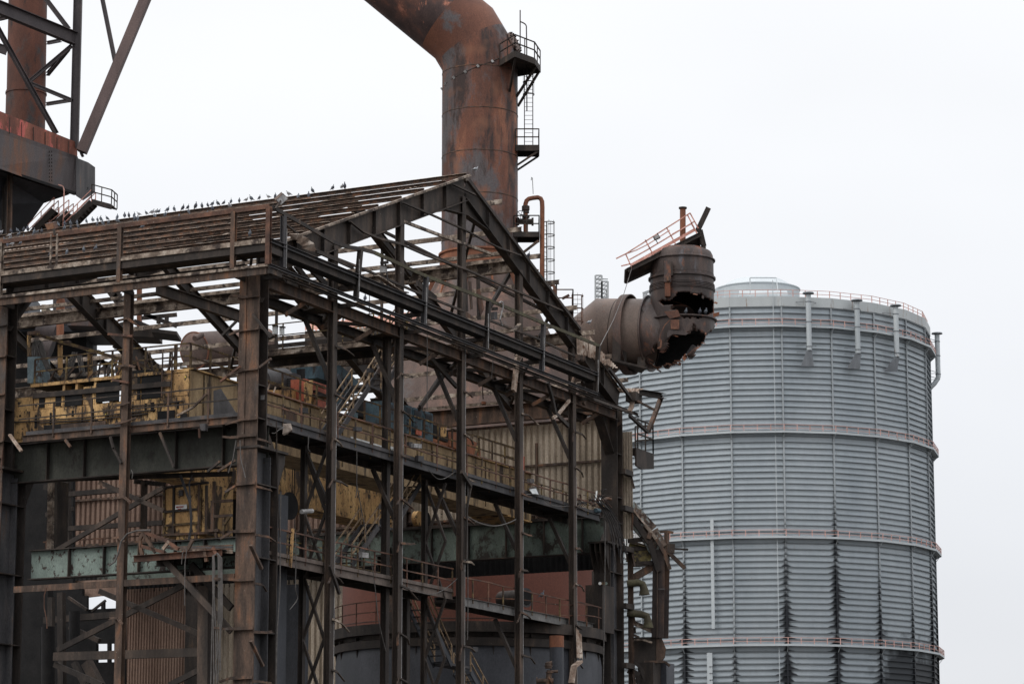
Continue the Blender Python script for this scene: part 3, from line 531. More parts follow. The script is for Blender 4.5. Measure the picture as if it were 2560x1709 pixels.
def shell(name, surf, nu, nv, parent, mat, holes, keep=None, thick=.07, amp=11):
    r_ = random.Random(11); vs = []; 
    for j in range(nv + 1):
        for i in range(nu):
            vs.append(surf((i + (r_.random() - .5) * .5) / nu, (j + (r_.random() - .5) * .5 * (0 < j < nv)) / nv))
    fs = []
    for j in range(nv):
        for i in range(nu):
            a, b = j * nu + i, j * nu + (i + 1) % nu; f = (a, b, b + nu, a + nu); c = sum((vs[k] for k in f), Vector()) / 4
            nrm = (vs[f[1]] - vs[f[0]]).cross(vs[f[3]] - vs[f[0]]); px, py = proj(c); x, y = (px - 1400) * 3.137, (py - 480) * 3.137
            x += (r_.random() - .5) * amp; y += (r_.random() - .5) * amp
            cen = surf(.0, (j + .5) / nv) + surf(.5, (j + .5) / nv); cen /= 2
            frontf = (c - cen).dot(Vector((0, -1, -.15))) > -.1
            if keep and not inpoly(x, y, keep): continue
            if frontf and any(inpoly(x, y, h) for h in holes): continue
            fs.append(f)
    used = sorted({k for f in fs for k in f}); mp = {k: n for n, k in enumerate(used)}
    mb = MB(); mb.add([vs[k] for k in used], [tuple(mp[k] for k in f) for f in fs]); o = mb.build(name, mat, parent, True)
    o.data.materials.append(M['soot_shade']); o.data.materials.append(M['torn'])
    so = o.modifiers.new('plate', 'SOLIDIFY'); so.thickness = thick; so.offset = 0; so.material_offset = 1; so.material_offset_rim = 2
    return o
vc = I_(960, 1000, BY - 1.6); VR = 2.1
def cyl_surf(c0, r0, z0, z1, r1=None):
    r1 = r1 or r0
    return lambda u, v: Vector((c0.x + (r0 + (r1 - r0) * v) * math.cos(2 * math.pi * u), c0.y + (r0 + (r1 - r0) * v) * math.sin(2 * math.pi * u), z0 + (z1 - z0) * v))
zt_ = lambda y: I_(960, y, BY - 1.6).z
shell('bell', cyl_surf(vc, VR, zt_(1010), zt_(530)), 110, 46, gasm, M['vessel'], [HOLE1])
# elbow below the bell: swept 90 degree pipe torn open underneath
e0 = bp0 + axd * .85; e3 = Vector((vc.x, vc.y, zt_(1000))); e1 = e0 + axd * 1.5
def el(u, v):
    p = (e0 * (1 - v) ** 3 + 3 * (e0 + axd * 2.4) * v * (1 - v) ** 2 + 3 * (e3 - Z * 2.2) * v * v * (1 - v) + e3 * v ** 3)
    t = (3 * (1 - v) ** 2 * (axd * 2.4) + 6 * v * (1 - v) * (e3 - Z * 2.2 - e0 - axd * 2.4) + 3 * v * v * Z * 2.2).normalized()
    w = t.cross(Vector((0, 1, 0))).normalized(); k = w.cross(t); r = RH + (2.12 - RH) * v
    a = 2 * math.pi * u; return p + (w * math.cos(a) + k * math.sin(a)) * r
shell('elbow', el, 110, 60, gasm, M['vessel'], [HOLE2, HOLE1], KEEP)
mb = MB(); mitre(mb, [bp0 + axd * .8, bp0 + axd * .95], RH + .02, 64); band(mb, bp0 + axd * .95, axd, RH - .05, .08, .28, 64); mb.build('mitre_flange', M['vessel'], gasm, True)
mb = MB(); band(mb, Vector((vc.x, vc.y, zt_(1010))), Z, VR - .02, .08, .24, 64); mb.build('bell_flange', M['vessel'], gasm, True)
# dome, bands, bracket
mb = MB(); z0 = zt_(545); prof = [(VR + .16, -.02), (VR + .16, .05), (VR + .02, .07), (VR, .35), (VR - .12, .6), (VR - .5, .82), (VR - 1.2, .98), (.3, 1.05), (.02, 1.05)]
mb.tube([Vector((vc.x, vc.y, z0 + h)) for r, h in prof], [r for r, h in prof], 56); mb.build('dome', M['vessel'], gasm, True)
for y, w_, t_ in ((660, .06, .05), (690, .12, .17), (745, .05, .1), (757, .05, .11), (769, .05, .11), (781, .06, .13), (790, .05, .1)):
    mb = MB(); band(mb, Vector((vc.x, vc.y, zt_(y) + .05)), Z, VR, w_, t_, 64); mb.build('stiffening_ring', M['vessel'], gasm, True)
fy = vc.y - VR - .2
for x0, x1, y0, y1, m_, k_ in ((815, 872, 540, 705, 'vessel', .3), (824, 866, 705, 815, 'rust', .25), (836, 862, 665, 700, 'brown', .45), (870, 884, 548, 655, 'dark', .35)):
    a, b = WP('I', x0, y0, fy), WP('I', x1, y1, fy); MB().wbox(a.x, b.x, fy - k_ + .25, fy + .5, b.z, a.z).build('hinge_bracket', M[m_], gasm)
a = I_(895, 1030, fy); MB().slab([WP('I', x, y, fy - .05) for x, y in ((815, 935), (925, 925), (945, 975), (860, 990))], (0, .06, 0)).build('torn_patch', M['torn'], gasm)
MB().slab([WP('I', x, y, fy - .1) for x, y in ((865, 1000), (935, 1000), (935, 1075), (870, 1072))], (0, .08, 0)).build('torn_patch', M['torn'], gasm)
MB().slab([WP('I', x, y, fy - .02) for x, y in ((850, 1080), (960, 1085), (1010, 1105), (985, 1120), (885, 1112), (845, 1140), (838, 1120))], (0, .08, 0)).build('torn_patch', M['vessel'], gasm)
MB().slab([WP('I', x, y, BY - 2) for x, y in ((1035, 1195), (1068, 1215), (1025, 1310), (990, 1262))], (0.1, .1, 0)).build('torn_patch', M['greyside'], gasm)
MB().poly([WP('I', x, y, fy + .1) for x, y in ((775, 1150), (795, 1165), (790, 1215), (765, 1225))], .1, .1).build('torn_strap', M['torn'], gasm)
MB().poly([WP('I', x, y, fy + .1) for x, y in ((860, 1003), (820, 1045), (790, 1110), (782, 1170))], .08, .06).build('torn_strap', M['torn'], gasm)
r2_ = random.Random(5)
for k, (x, y) in enumerate(((690, 1300), (730, 1225), (760, 1195), (800, 1240), (850, 1140), (905, 1120), (960, 1110), (1025, 1085), (1060, 1050), (1110, 1095), (1150, 1105), (1125, 1180), (1080, 1215), (1000, 1290), (930, 1330), (870, 1360), (820, 1375), (760, 1380), (1205, 870), (1200, 950), (885, 900), (930, 945), (1040, 800), (1115, 805), (1180, 1080))):
    p = WP('I', x, y, fy + (.15 if y < 1250 else 1.0)); u_ = Vector((r2_.uniform(-1, 1), r2_.uniform(-.7, .4), r2_.uniform(-1, .1))).normalized() * r2_.uniform(.12, .38); w_ = Vector((r2_.uniform(-1, 1), r2_.uniform(-.5, .5), r2_.uniform(-.6, .6))).normalized() * r2_.uniform(.1, .3)
    MB().slab([p, p + w_, p + w_ * .7 + u_, p + u_ * 1.2 - w_ * .2], Vector((.01, .035, .0))).build('torn_flap', M[r2_.choice(['torn', 'torn', 'vessel', 'rust'])], gasm)
# vent pipe, jib, collapsed walkway on top
yv = BY - 1.6
mb = MB(); mb.tube([I_(963, 460, yv), I_(963, 130, yv)], .2, 14); v_ = mb.build('vent_pipe', M['rust'], gasm, True)
mb = MB(); mb.tube([I_(963, 131, yv), I_(963, 120, yv)], .28, 14); mb.build('flange', M['dark'], v_)
mb = MB(); mb.ch(I_(1182, 135, yv - 1), I_(1095, 318, yv - 1), .35, .38, .05, up=(0, -1, 0)); mb.build('broken_beam', M['dark'], gasm)
mb = MB(); mb.poly([I_(1098, 300, yv - 1), I_(1128, 425, yv - 1), I_(1100, 480, yv - 1)], .3, .34); mb.build('broken_beam', M['dark'], gasm)
wk0, wk1 = I_(515, 612, yv - 1.4), I_(1100, 322, yv - 1.4); wd = (wk1 - wk0).normalized(); wn = Vector((0, 1, 0)).cross(wd).normalized() * -1
if wn.z < 0: wn = -wn
dkb = Vector((0, 1, -.55)).normalized()
mb = MB(); mb.slab([wk0, wk1, wk1 + dkb * 1.5, wk0 + dkb * 1.2], wn * .08)
mb.ch(wk0 + wd * .1 - wn * .08, wk1 - wn * .08, .12, .3, .04, up=wn); mb.bar(wk0 + dkb * 1.2, wk1 + dkb * 1.5, .1, .3, up=wn)
for i in range(6): p = wk0.lerp(wk1, i / 5); mb.bar(p, p + dkb * 1.3, .1, .14, up=wn)
wkw = mb.build('walkway', M['dark'], gasm)
mb = MB(); mb.bar(I_(560, 572, yv - 1.42), I_(1060, 293, yv - 1.42), .04, .2, up=wn); mb.build('kick_plate', M['pinkr'], wkw)
t_ = .075
for pa in (((440, 522), (515, 485), (1020, 165)), ((480, 580), (550, 563)), ((545, 530), (690, 450), (1055, 230)), ((515, 485), (562, 592)), ((668, 375), (735, 498)), ((835, 278), (908, 412)), ((1000, 180), (1074, 325)), ((1020, 165), (1085, 285))):
    MB().poly([I_(x, y, yv - 1.45) for x, y in pa], t_, t_).build('handrail', M['pinkr'], wkw)
for pa in (((512, 487), (600, 455), (690, 410), (860, 300)), ((880, 330), (1030, 250), (1060, 300))): MB().poly([I_(x, y, yv - .3) for x, y in pa], .06, .06).build('handrail', M['pinkr'], wkw)
fl = I_(755, 350, yv - 1.5)
fo = thing('floodlight', 'small white floodlight fixed to the pink handrail above the torn gas main', 'floodlight', fl)
MB().slab([I_(735, 345, yv - 1.6), I_(768, 330, yv - 1.6), I_(780, 355, yv - 1.6), I_(748, 372, yv - 1.6)], (0, .15, 0)).build('housing', M['lgrey'], fo)
mb = MB(); mb.poly([I_(730, 350, yv - 1.5), I_(745, 378, yv - 1.5), I_(785, 360, yv - 1.5), I_(762, 322, yv - 1.5)], .05, .05); mb.bar(I_(752, 375, yv - 1.5), I_(765, 400, yv - 1.5), .05, .05); mb.build('bracket', M['dark'], fo)
cab = MB().tube([I_(562, 600, yv - 1.5), I_(500, 800, 178), I_(420, 1000, 168), RP('I', 315, 1205, -1)], .022, 5).build('steel_wire', M['cable']); tag(cab, 'taut steel wire from the pink walkway down to the corner of the hall', 'wire')

# ================================================================ horizontal tank seen through the hall
ht = thing('horizontal_tank', 'brown horizontal pressure tank with a domed end seen through the hall behind the crane', 'tank', WP('Pd', 900, 500, 190) - Z * 3)
HTY = 190; c0 = WP('Pd', 730, 375, HTY); c1 = WP('Pd', 1420, 325, HTY + 6); r_ = (WP('Pd', 730, 200, HTY).z - WP('Pd', 730, 550, HTY).z) / 2; d_ = (c1 - c0).normalized()
mb = MB(); mb.tube([c0 - d_ * .35, c0 - d_ * .3, c0 - d_ * .1, c0, c1], [.05, r_ * .6, r_ * .92, r_, r_], 48); mb.build('drum', M['catch'], ht, True)
mb = MB(); band(mb, c0, d_, r_ - .02, .1, .08); mb.build('end_ring', M['rust'], ht, True)
mb = MB(); mb.tube([c0 + Vector((.6, -r_ * .8, .9)), c0 + Vector((.2, -r_ - .5, .5))], .2, 12); mb.build('nozzle', M['catch'], ht, True)

# ================================================================ far pale scaffold tower
sc = thing('stair_tower', 'pale open scaffold stair tower far away beyond the torn pipe', 'stair tower', WP('s', 1508, 780, 330))
def P_(x, y, Y): return WP('H', x, y, Y)
for (x0, x1, yt, yb) in ((1088, 1132, 808, 1030), (1134, 1175, 850, 1030)):
    for Y in (330, 333):
        mb = MB()
        for x in (x0, x1): mb.bar(P_(x, yb, Y), P_(x, yt, Y), .22, .22, up=(0, 1, 0))
        y = yt
        while y < yb: mb.bar(P_(x0, y, Y), P_(x1, y, Y), .14, .18); mb.bar(P_(x0, y + 28, Y), P_(x1, y, Y), .1, .1) if Y == 330 else None; y += 28
        mb.build('frame', M['far'], sc)
for y in (835, 905, 960): MB().slab([P_(1090, y, 330), P_(1175, y + 3, 330), P_(1175, y + 3, 333), P_(1090, y, 333)], (0, 0, .15)).build('landing', M['far'], sc)
MB().wbox(P_(1165, 900, 333).x, P_(1180, 900, 333).x, 333, 335, P_(1165, 1020, 333).z, P_(1165, 905, 333).z).build('duct', M['grey'], sc)
pb = MB(); a = P_(1425, 920, 330)
for x in (1425, 1445, 1470): pb.bar(P_(x, 1000, 330), P_(x, 925, 330), .2, .2, up=(0, 1, 0))
pb.bar(P_(1420, 935, 330), P_(1475, 915, 330), .25, .3); pb.bar(P_(1425, 950, 330), P_(1470, 945, 330), .15, .15); MB().bar(P_(1180, 980, 330), P_(1235, 985, 330), .15, .2).build('tie_bar', M['far'], sc); MB().bar(P_(1180, 995, 330), P_(1240, 1000, 330), .15, .2).build('tie_bar', M['far'], sc)
tag(pb.build('pipe_bridge', M['far']), 'pale far pipe bridge just left of the burst bell', 'pipe bridge')

# ================================================================ blast furnace frame at the left
FY = 205.0; A_ = lambda x, y, Y=FY: WP('A', x, y, Y)
fur = thing('blast_furnace', 'blast furnace frame with grey girders, a red band and rusty uptake pipe', 'blast furnace', Vector((A_(250, 900).x, FY, 0)))
mb = MB(); mb.tube([A_(150, 900, FY + 6), A_(160, 560, FY + 6)], 1.54, 32); mb.tube([A_(160, 560, FY + 6), A_(172, -60, FY + 6)], [1.50, 1.50], 32); up_ = mb.build('uptake', M['uptake'], fur, True)
mb = MB(); band(mb, A_(160, 575, FY + 6), Z, 1.5, .14, .1, 32); mb.build('seam_ring', M['uptake'], up_)
def fbeam(name, x0, y0, x1, y1, w, h, mat='frame', Y0=FY, Y1=None, kind='ib'):
    mb = MB(); a, b = A_(x0, y0, Y0), A_(x1, y1, Y1 or Y0)
    if kind == 'ib': mb.ib(a, b, w, h, .05, up=(0, 0, 1) if abs(x1 - x0) > abs(y1 - y0) * .3 else (1, 0, 0))
    else: mb.bar(a, b, w, h, up=(0, 0, 1) if abs(x1 - x0) > abs(y1 - y0) * .3 else (1, 0, 0))
    return mb.build(name, M[mat], fur)
fbeam('column', 479, -60, 455, 905, .5, .62); fbeam('girder', -60, 25, 462, 238, .5, 1.0, 'frame', FY - 5, FY)
fbeam('raking_strut', 905, -40, 500, 930, .85, .72, 'strut', FY - 1.0, FY - 1.0, 'bar'); fbeam('raking_strut', 622, -30, 705, 378, .3, .34, 'frame', FY + .5, FY - .6)
fbeam('diagonal_brace', 262, -30, 420, 178, .34, .36); fbeam('diagonal_brace', -30, 145, 345, 820, .3, .32, 'frame', FY - 4, FY); fbeam('diagonal_brace', 185, 495, 440, 280, .26, .28)
fbeam('diagonal_brace', 185, 510, 446, 618, .26, .28); fbeam('tie_beam', 285, 638, 446, 612, .24, .26, 'frame', FY + 5, FY); fbeam('tie_beam', 290, 264, 370, 248, .26, .26, 'frame', FY + 5, FY); fbeam('diagonal_brace', 292, 455, 420, 300, .28, .28, 'frame', FY + 6, FY)
fbeam('tie_beam', -20, 290, 45, 312, .3, .7, 'frame', FY + 8, FY + 8); fbeam('tie_beam', -20, 120, 45, 105, .3, .3, 'frame', FY + 8, FY + 8)
def fplate(name, P, mat, t=(.0, .35, 0), Y=None): return MB().slab([A_(x, y, Yq) for x, y, Yq in P], t).build(name, M[mat], fur)
k1 = FY - 9
fplate('red_band', [(-60, 657, k1 - 1), (462, 868, FY), (462, 965, FY), (-60, 775, k1 - 1)], 'red', (.1, .3, 0)); fplate('plate_girder', [(-60, 768, k1 - 1.2), (466, 955, FY - .3), (466, 1190, FY - .3), (440, 1190, FY - .3), (-60, 1012, k1 - 1.3)], 'furn', (.1, .3, 0))
for x in (60, 133, 205, 277, 349, 418): fbeam('panel_seam', x, 706 + (x) * .405 - 10, x, 706 + x * .405 + 88, .06, .05, 'dark', FY - 9.3 + 9.3 * (x + 0) / 462 + 0, None, 'bar')
fplate('end_box', [(466, 965, FY - .4), (541, 995, FY + 2), (541, 1150, FY + 2), (466, 1200, FY - .4)], 'greyside', (.3, 1.5, 0)); fplate('soffit', [(-60, 1020, k1 - 1), (466, 1192, FY - .3), (541, 1160, FY + 2), (380, 1150, FY + 8), (-60, 1080, FY + 4)], 'soot_shade', (0, 0, .2))
mb = MB(); u0, u1 = A_(490, 915, FY - .5), A_(505, 955, FY - .5); mb.bar(u0, u1, .7, .2); mb.build('shoe_plate', M['frame'], fur)
for i in range(9):
    for s in (0, 1): p = A_(300 + s * 14, 930 + i * 22, FY - 3.6); MB().bar(p, p + Vector((.07, 0, 0)), .08, .12).build('rivet', M['dark'], fur)
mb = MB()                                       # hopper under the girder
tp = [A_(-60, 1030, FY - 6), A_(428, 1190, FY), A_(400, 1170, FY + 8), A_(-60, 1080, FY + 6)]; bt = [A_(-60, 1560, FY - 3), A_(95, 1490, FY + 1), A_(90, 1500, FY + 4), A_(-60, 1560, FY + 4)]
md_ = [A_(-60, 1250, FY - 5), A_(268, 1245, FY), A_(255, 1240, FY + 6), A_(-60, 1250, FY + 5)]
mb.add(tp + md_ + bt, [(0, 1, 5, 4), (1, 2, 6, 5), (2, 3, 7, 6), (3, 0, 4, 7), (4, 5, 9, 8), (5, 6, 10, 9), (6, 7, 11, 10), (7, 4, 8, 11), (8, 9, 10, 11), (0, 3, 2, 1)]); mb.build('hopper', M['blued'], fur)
fbeam('support_leg', 62, 1065, 52, 1700, .35, .34, 'brown', FY - 4.5, FY - 4.5); fbeam('support_leg', 30, 1060, 20, 1700, .3, .3, 'dark', FY - 4.2, FY - 4.2)
# stair with landings beside the furnace
st = thing('furnace_stair', 'open steel stair and railed landing hanging off the furnace girder above the roof', 'stairs', A_(620, 1285, FY - 1))
la, lb = A_(560, 1225, FY - 1.2), A_(682, 1258, FY + .5); dp = Vector((.2, 1.6, 0)); mb = MB(); mb.slab([la, lb, lb + dp, la + dp], (0, 0, .1)); mb.bar(la - Z * .15, lb - Z * .15, .1, .32); mb.bar(la - Z * .3, la + Vector((-1.4, 0, -1.4)), .12, .25); mb.build('landing', M['dark'], st)
rail([la + Z * .1, lb + Z * .1, lb + dp + Z * .1], M['dark'], st, gap=.9, t=.07)
def stair(p, q_, wv, parent, ms='dark', mt_='dark', mr_='yelr', rh=.95, strh=.26, rails=True, step=.24, both=True, one_rail=False):
    p, q_ = g(p), g(q_); wv = Vector(wv); hd = Vector((q_.x - p.x, q_.y - p.y, 0)); n = max(3, int(abs(q_.z - p.z) / step)); o = thing_part('stair_flight', parent)
    for s in (0, 1): MB().bar(p + wv * s, q_ + wv * s, .07, strh).build('stringer', M[ms], o)
    run = hd.normalized() * .24
    for i in range(n):
        c = p.lerp(q_, (i + .5) / n); MB().add([c, c + wv, c + wv + run, c + run, c + Z * .04, c + wv + Z * .04, c + wv + run + Z * .04, c + run + Z * .04], [(0, 1, 2, 3), (7, 6, 5, 4), (0, 4, 5, 1), (1, 5, 6, 2), (2, 6, 7, 3), (3, 7, 4, 0)]).build('tread', M[mt_], o)
    if rails:
        for s in ((0, 1) if both else (0,)):
            mb = MB()
            for h in (rh * .5, rh): mb.bar(p + wv * s + Z * h, q_ + wv * s + Z * h, .055, .055)
            m = max(2, int((q_ - p).length / 1.7))
            for i in range(m + 1): c = p.lerp(q_, i / m) + wv * s; mb.bar(c, c + Z * rh, .06, .06, up=hd)
            mb.build('handrail', M[mr_], o)
    return o
def thing_part(name, parent):                   # a part made of sub-parts: its own small mesh is the tie rod
    return _tp(name, parent)
def _tp(name, parent):
    o = bpy.data.objects.new(name, None); C.objects.link(o); o.parent = parent; o['_w'] = list(parent['_w']); o.empty_display_size = .3; return o
stair(A_(385, 1410, FY - 1.2), A_(560, 1235, FY - 1.2), (.15, 1.0, 0), st, 'dark', 'dark', 'pinkr', strh=.42); stair(A_(170, 1450, FY - 1.5), A_(330, 1285, FY - 1.5), (.15, 1.0, 0), st, 'dark', 'dark', 'pinkr', strh=.42)
stair(A_(300, 1400, FY - 1), A_(420, 1300, FY - 1), (.15, 1.2, 0), st, 'dark', 'dark', 'pinkr', strh=.42)
MB().poly([A_(x, y, FY - 2) for x, y in ((320, 1120), (385, 1140), (392, 1160), (390, 1330))], .07, .07).build('bent_rail', M['pinkr'], st)
# ================================================================ the stripped steel hall
hall = thing('steel_hall', 'derelict steel hall stripped to rusty posts, rafters and purlins, its gable facing the camera', 'industrial hall', (0, 0, 0))
RL = lambda a: 35.0 - .385 * abs(a - 20)         # top line of the rafters
def part(mb, name, m, parent=None, smooth=False): return mb.build(name, M[m], parent or hall, smooth)
POSTA = [6.5, 13.0, 19.65, 26.4, 33.2]
def bracket(parent, p, d, L_=.55, m='brown', drop=.05, kind=0):
    """stub of a torn cladding rail: a bent angle with a ragged end"""
    p = g(p); d = Vector(d).normalized(); s = Vector((0, 0, 1)); mb = MB(); L1 = L_ * rnd.uniform(.4, .7)
    q1 = p + d * L1 + s * rnd.uniform(-.04, .04); q2 = q1 + (d + s * rnd.uniform(-.7, .25) + Vector((rnd.uniform(-.3, .3), rnd.uniform(-.3, .3), 0))) * (L_ - L1)
    mb.ang(p - d * .12, q1, .09, .11, .02); mb.ang(q1, q2, .09, .09, .02, up=s + d * .3)
    return part(mb, 'bracket', m, parent)
# ---- crane columns
def crane_column(a, b, sg, zt=26.6, face='brown', web='webgrey'):
    """sg=+1: outer flange at a, inner flange at a+1.9"""
    mb = MB(); w = .98
    o = thing_part('column', hall)
    part(MB().box(min(a, a + sg * .06), max(a, a + sg * .06), b, b + w, 0, 18.95), 'flange', face, o); part(MB().box(min(a + sg * 1.84, a + sg * 1.9), max(a + sg * 1.84, a + sg * 1.9), b, b + w, 0, 18.95), 'flange', 'dark', o)
    mb = MB().box(min(a + sg * .06, a + sg * 1.84), max(a + sg * .06, a + sg * 1.84), b + w * .42, b + w * .46, 0, 18.9)
    mb.box(min(a + sg * 1.25, a + sg * 1.28), max(a + sg * 1.25, a + sg * 1.28), b + .05, b + w * .42, 0, 18.7); part(mb, 'web', web, o)
    for z in [2.2 + 3.05 * i for i in range(6)]: part(MB().box(min(a + sg * .06, a + sg * 1.84), max(a + sg * .06, a + sg * 1.84), b + .03, b + .95, z, z + .05), 'stiffener', 'dark', o)
    mb = MB().box(min(a - sg * .06, a + sg * 2.5), max(a - sg * .06, a + sg * 2.5), b - .12, b + w + .1, 18.95, 19.05); part(mb, 'cap_plate', 'dark', o)
    for k in range(4): 
        bb = b + .05 + k * .3; part(MB().slab([(a + sg * 1.9, bb, 18.95), (a + sg * 2.5, bb, 18.95), (a + sg * 2.5, bb, 18.6), (a + sg * 1.9, bb, 17.4)], VX * .04), 'gusset', 'dark', o)
    # roof leg
    part(MB().box(min(a, a + sg * .05), max(a, a + sg * .05), b, b + .62, 19.05, zt), 'flange', face, o); part(MB().box(min(a - sg * .035, a + sg * .05), max(a - sg * .035, a + sg * .05), b + .63, b + w, 19.05, zt), 'flange', 'brown', o)
    part(MB().box(min(a + sg * .05, a + sg * .75), max(a + sg * .05, a + sg * .75), b + .46, b + .5, 19.05, zt), 'web', 'brown', o); part(MB().box(min(a + sg * .75, a + sg * .8), max(a + sg * .75, a + sg * .8), b, b + w, 19.05, zt), 'flange', 'dark', o)
    for z in (20.2, 21.6, 24.0): part(MB().box(min(a + sg * .05, a + sg * .75), max(a + sg * .05, a + sg * .75), b + .03, b + .95, z, z + .04), 'stiffener', 'dark', o)
    part(MB().slab([(a + sg * .8, b + .4, 19.05), (a + sg * 2.3, b + .4, 19.05), (a + sg * .8, b + .4, 20.9)], VX * .04), 'gusset', 'dark', o)
    return o
for a, sg in ((0, 1), (40.2, -1)):
    for b in (0, 13.3, 26.6):
        c = crane_column(a, b, sg, RL(max(min(a, 40), 0)) - .8, 'post' if sg < 0 else 'brown')
        if sg > 0 and b < 20:
            for i in range(9):
                z = 3.4 + 2.0 * i
                bracket(c, (-.02, b + .5, z), VX * 1 + UX * rnd.uniform(-.6, -.1), rnd.uniform(.9, 1.3)); part(MB().ang((-.05, b + .02, z), (-.05, b + .98, z + rnd.uniform(-.03, .03)), -.1, .14, .02), 'bracket', 'brown', c)
                if b == 0: bracket(c, (.1, -.02, z - .15), UX * 1 - VX * .2, rnd.uniform(.7, 1.3))
            for z in (20.1, 22.2, 23.9, 25.3): part(MB().ang((-.05, b - .05, z), (-.05, b + 1.0, z), -.1, .1, .02), 'bracket', 'brown', c); bracket(c, (-.04, b + .5, z), VX * 1 - UX * .3, .8, 'brown')
        if sg < 0 and b == 0:
            for z in (12.4, 15.6, 18.7, 20.9, 22.9): part(MB().box(39.7, 40.9, -.35, -.05, z, z + .28), 'bracket', 'dark', c); bracket(c, (40.8, -.2, z + .1), (0.2, 0, -1), .8, 'brown')
# corbel box on the right corner column
part(MB().slab([(36.6, -.25, 14.1), (38.2, -.25, 14.1), (38.2, -.25, 16.6), (36.6, -.25, 16.6)], VX * 1.0), 'corbel', 'dark')
# ---- gable posts
for i, a in enumerate(POSTA):
    mb = MB(); mb.ib((a, 0, 0), (a, 0, RL(a) - .9), .34, .30, .03, up=VX); o = part(mb, 'gable_post', 'post')
    part(MB().bar((a + .17, -.13, 2), (a + .17, -.13, RL(a) - 8), .055, .09), 'painted_lit_edge', 'lgrey', o)  # light strip paints the lit edge of the post
    for k in range(12):
        if rnd.random() < .15: continue
        z = 4.2 + 2.0 * k + rnd.uniform(-.15, .15)
        if z > 24.9: continue
        bracket(o, (a + .1, -.18, z), UX * 1.3 - VX * .3 * rnd.random() + Vector((0, 0, rnd.uniform(-.35, .1))), rnd.uniform(.5, 1.15), rnd.choice(['brown', 'post', 'post', 'pale']))
        if rnd.random() < .4: bracket(o, (a - .1, -.18, z), -UX - VX * .3 + Vector((0, 0, rnd.uniform(-1.2, -.3))), rnd.uniform(.5, .9), 'brown')
# ---- side post between the two big columns
mb = MB(); mb.ib((0.05, 6.75, 0), (0.05, 6.75, 26.2), .34, .30, .03, up=UX); sp = part(mb, 'side_post', 'brown')
for z in (3.8, 6.2, 8.9, 12.1, 15.5, 17.2, 20.4, 21.2, 22.9, 24.9): bracket(sp, (-.12, 7.1, z), -VX - UX * .2, rnd.uniform(.6, 1.1), 'brown'); 
# ---- rafters
for n, b in enumerate((0, 6.65, 13.3, 19.95, 26.6, 33.25)):
    big = n % 2 == 0; h = 1.12 if big else .62; w = .42 if big else .3
    for s in (-1, 1):
        a0 = 20 + s * 19.6; mb = MB(); mb.ib((a0, b, RL(a0) - h / 2), (20, b, RL(20) - h / 2), w, h, .035)
        o = part(mb, 'rafter', 'dark' if not (b == 0 and s < 0) else 'post')
        for k in range(1, 8):
            aa = 20 + s * 2.45 * k
            if big: part(MB().slab([(aa, b - .2, RL(aa) - .03), (aa + .04, b - .2, RL(aa) - .03), (aa + .04, b - .2, RL(aa) - h + .03), (aa, b - .2, RL(aa) - h + .03)], VX * .4), 'stiffener', 'dark', o)
        part(MB().bar((a0, b, RL(a0) + .02), (20, b, RL(20) + .02), w * .7, .035), 'top_plate', 'pale', o)
    if big:
        for s in (-1, 1):   # ridge and eaves haunches
            part(MB().slab([(20, b - .02, RL(20) - h + .02), (20 + s * 2.6, b - .02, RL(20 + s * 2.6) - h + .02), (20, b - .02, RL(20) - h - .75)], VX * .05), 'haunch', 'dark')
            part(MB().bar((20, b, RL(20) - h - .75), (20 + s * 2.6, b, RL(20 + s * 2.6) - h), .34, .04), 'haunch_flange', 'dark')
            e = 20 + s * 19.5; k = 20 + s * (16.2 if s > 0 else 17.7); HD = 3.6 if s > 0 else 2.3; part(MB().slab([(e, b - .02 + .45, RL(e) - .2), (k, b + .43, RL(k) - h + .02), (e, b + .43, RL(e) - HD)], VX * .06), 'haunch', 'dark'); part(MB().bar((e, b + .45, RL(e) - HD), (k, b + .45, RL(k) - h), .55, .05), 'haunch_flange', 'dark')
# ---- purlins
PUR = [20 - 2.35 * k for k in range(9)]
for k, a in enumerate(PUR):
    z = RL(a) + .11; mb = MB(); e0 = -.12 if k else -.1
    mb.ch((a, e0, z), (a, 40, z), .09, .17, .014, side=-1); o = part(mb, 'purlin', 'brown'); part(MB().bar((a - .05, e0, z + .095), (a - .05, 40, z + .095), .13, .014), 'painted_lit_flange', 'sheet', o)  # pale strip puts the lit top edge of the purlin into colour
    if k:   # intermediate sheeting laths
        a2 = a + 1.17; part(MB().ang((a2, rnd.uniform(7, 13), RL(a2) + .06), (a2, 40, RL(a2) + .06), .1, .14, .014), 'sheeting_lath', 'brown')
for k in range(1, 9):
    a = 20 + 2.35 * k; z = RL(a) + .13; part(MB().ch((a, -.95, z), (a, 40, z), .09, .24, .014), 'purlin', 'pale')  # pale colour stands in for sky light on these purlins
for a, h in ((26.6, .6), (33.3, .6)):
    part(MB().ib((a, .2, RL(a) - .35 - h / 2 + .1), (a, 40, RL(a) - .35 - h / 2 + .1), .3, h, .03), 'longitudinal_girder', 'pale')
    part(MB().bar((a - .6, .2, RL(a) + .05), (a - .6, 40, RL(a) + .05), .16, .2), 'longitudinal_tie', 'pale')
for a, h in ((6.7, .6), (13.3, .6)): part(MB().ib((a, .2, RL(a) - .7), (a, 40, RL(a) - .7), .3, h, .03), 'longitudinal_girder', 'brown')
part(MB().ib((39.6, .9, 26.75), (39.6, 40, 26.75), .4, .95, .03), 'eaves_girder', 'brown'); part(MB().bar((39.3, .9, 27.35), (39.3, 40, 27.35), .1, .16), 'eaves_rail', 'pale')
part(MB().ib((.5, 1.0, 26.75), (.5, 40, 26.75), .3, .3, .03), 'eaves_girder', 'dark')
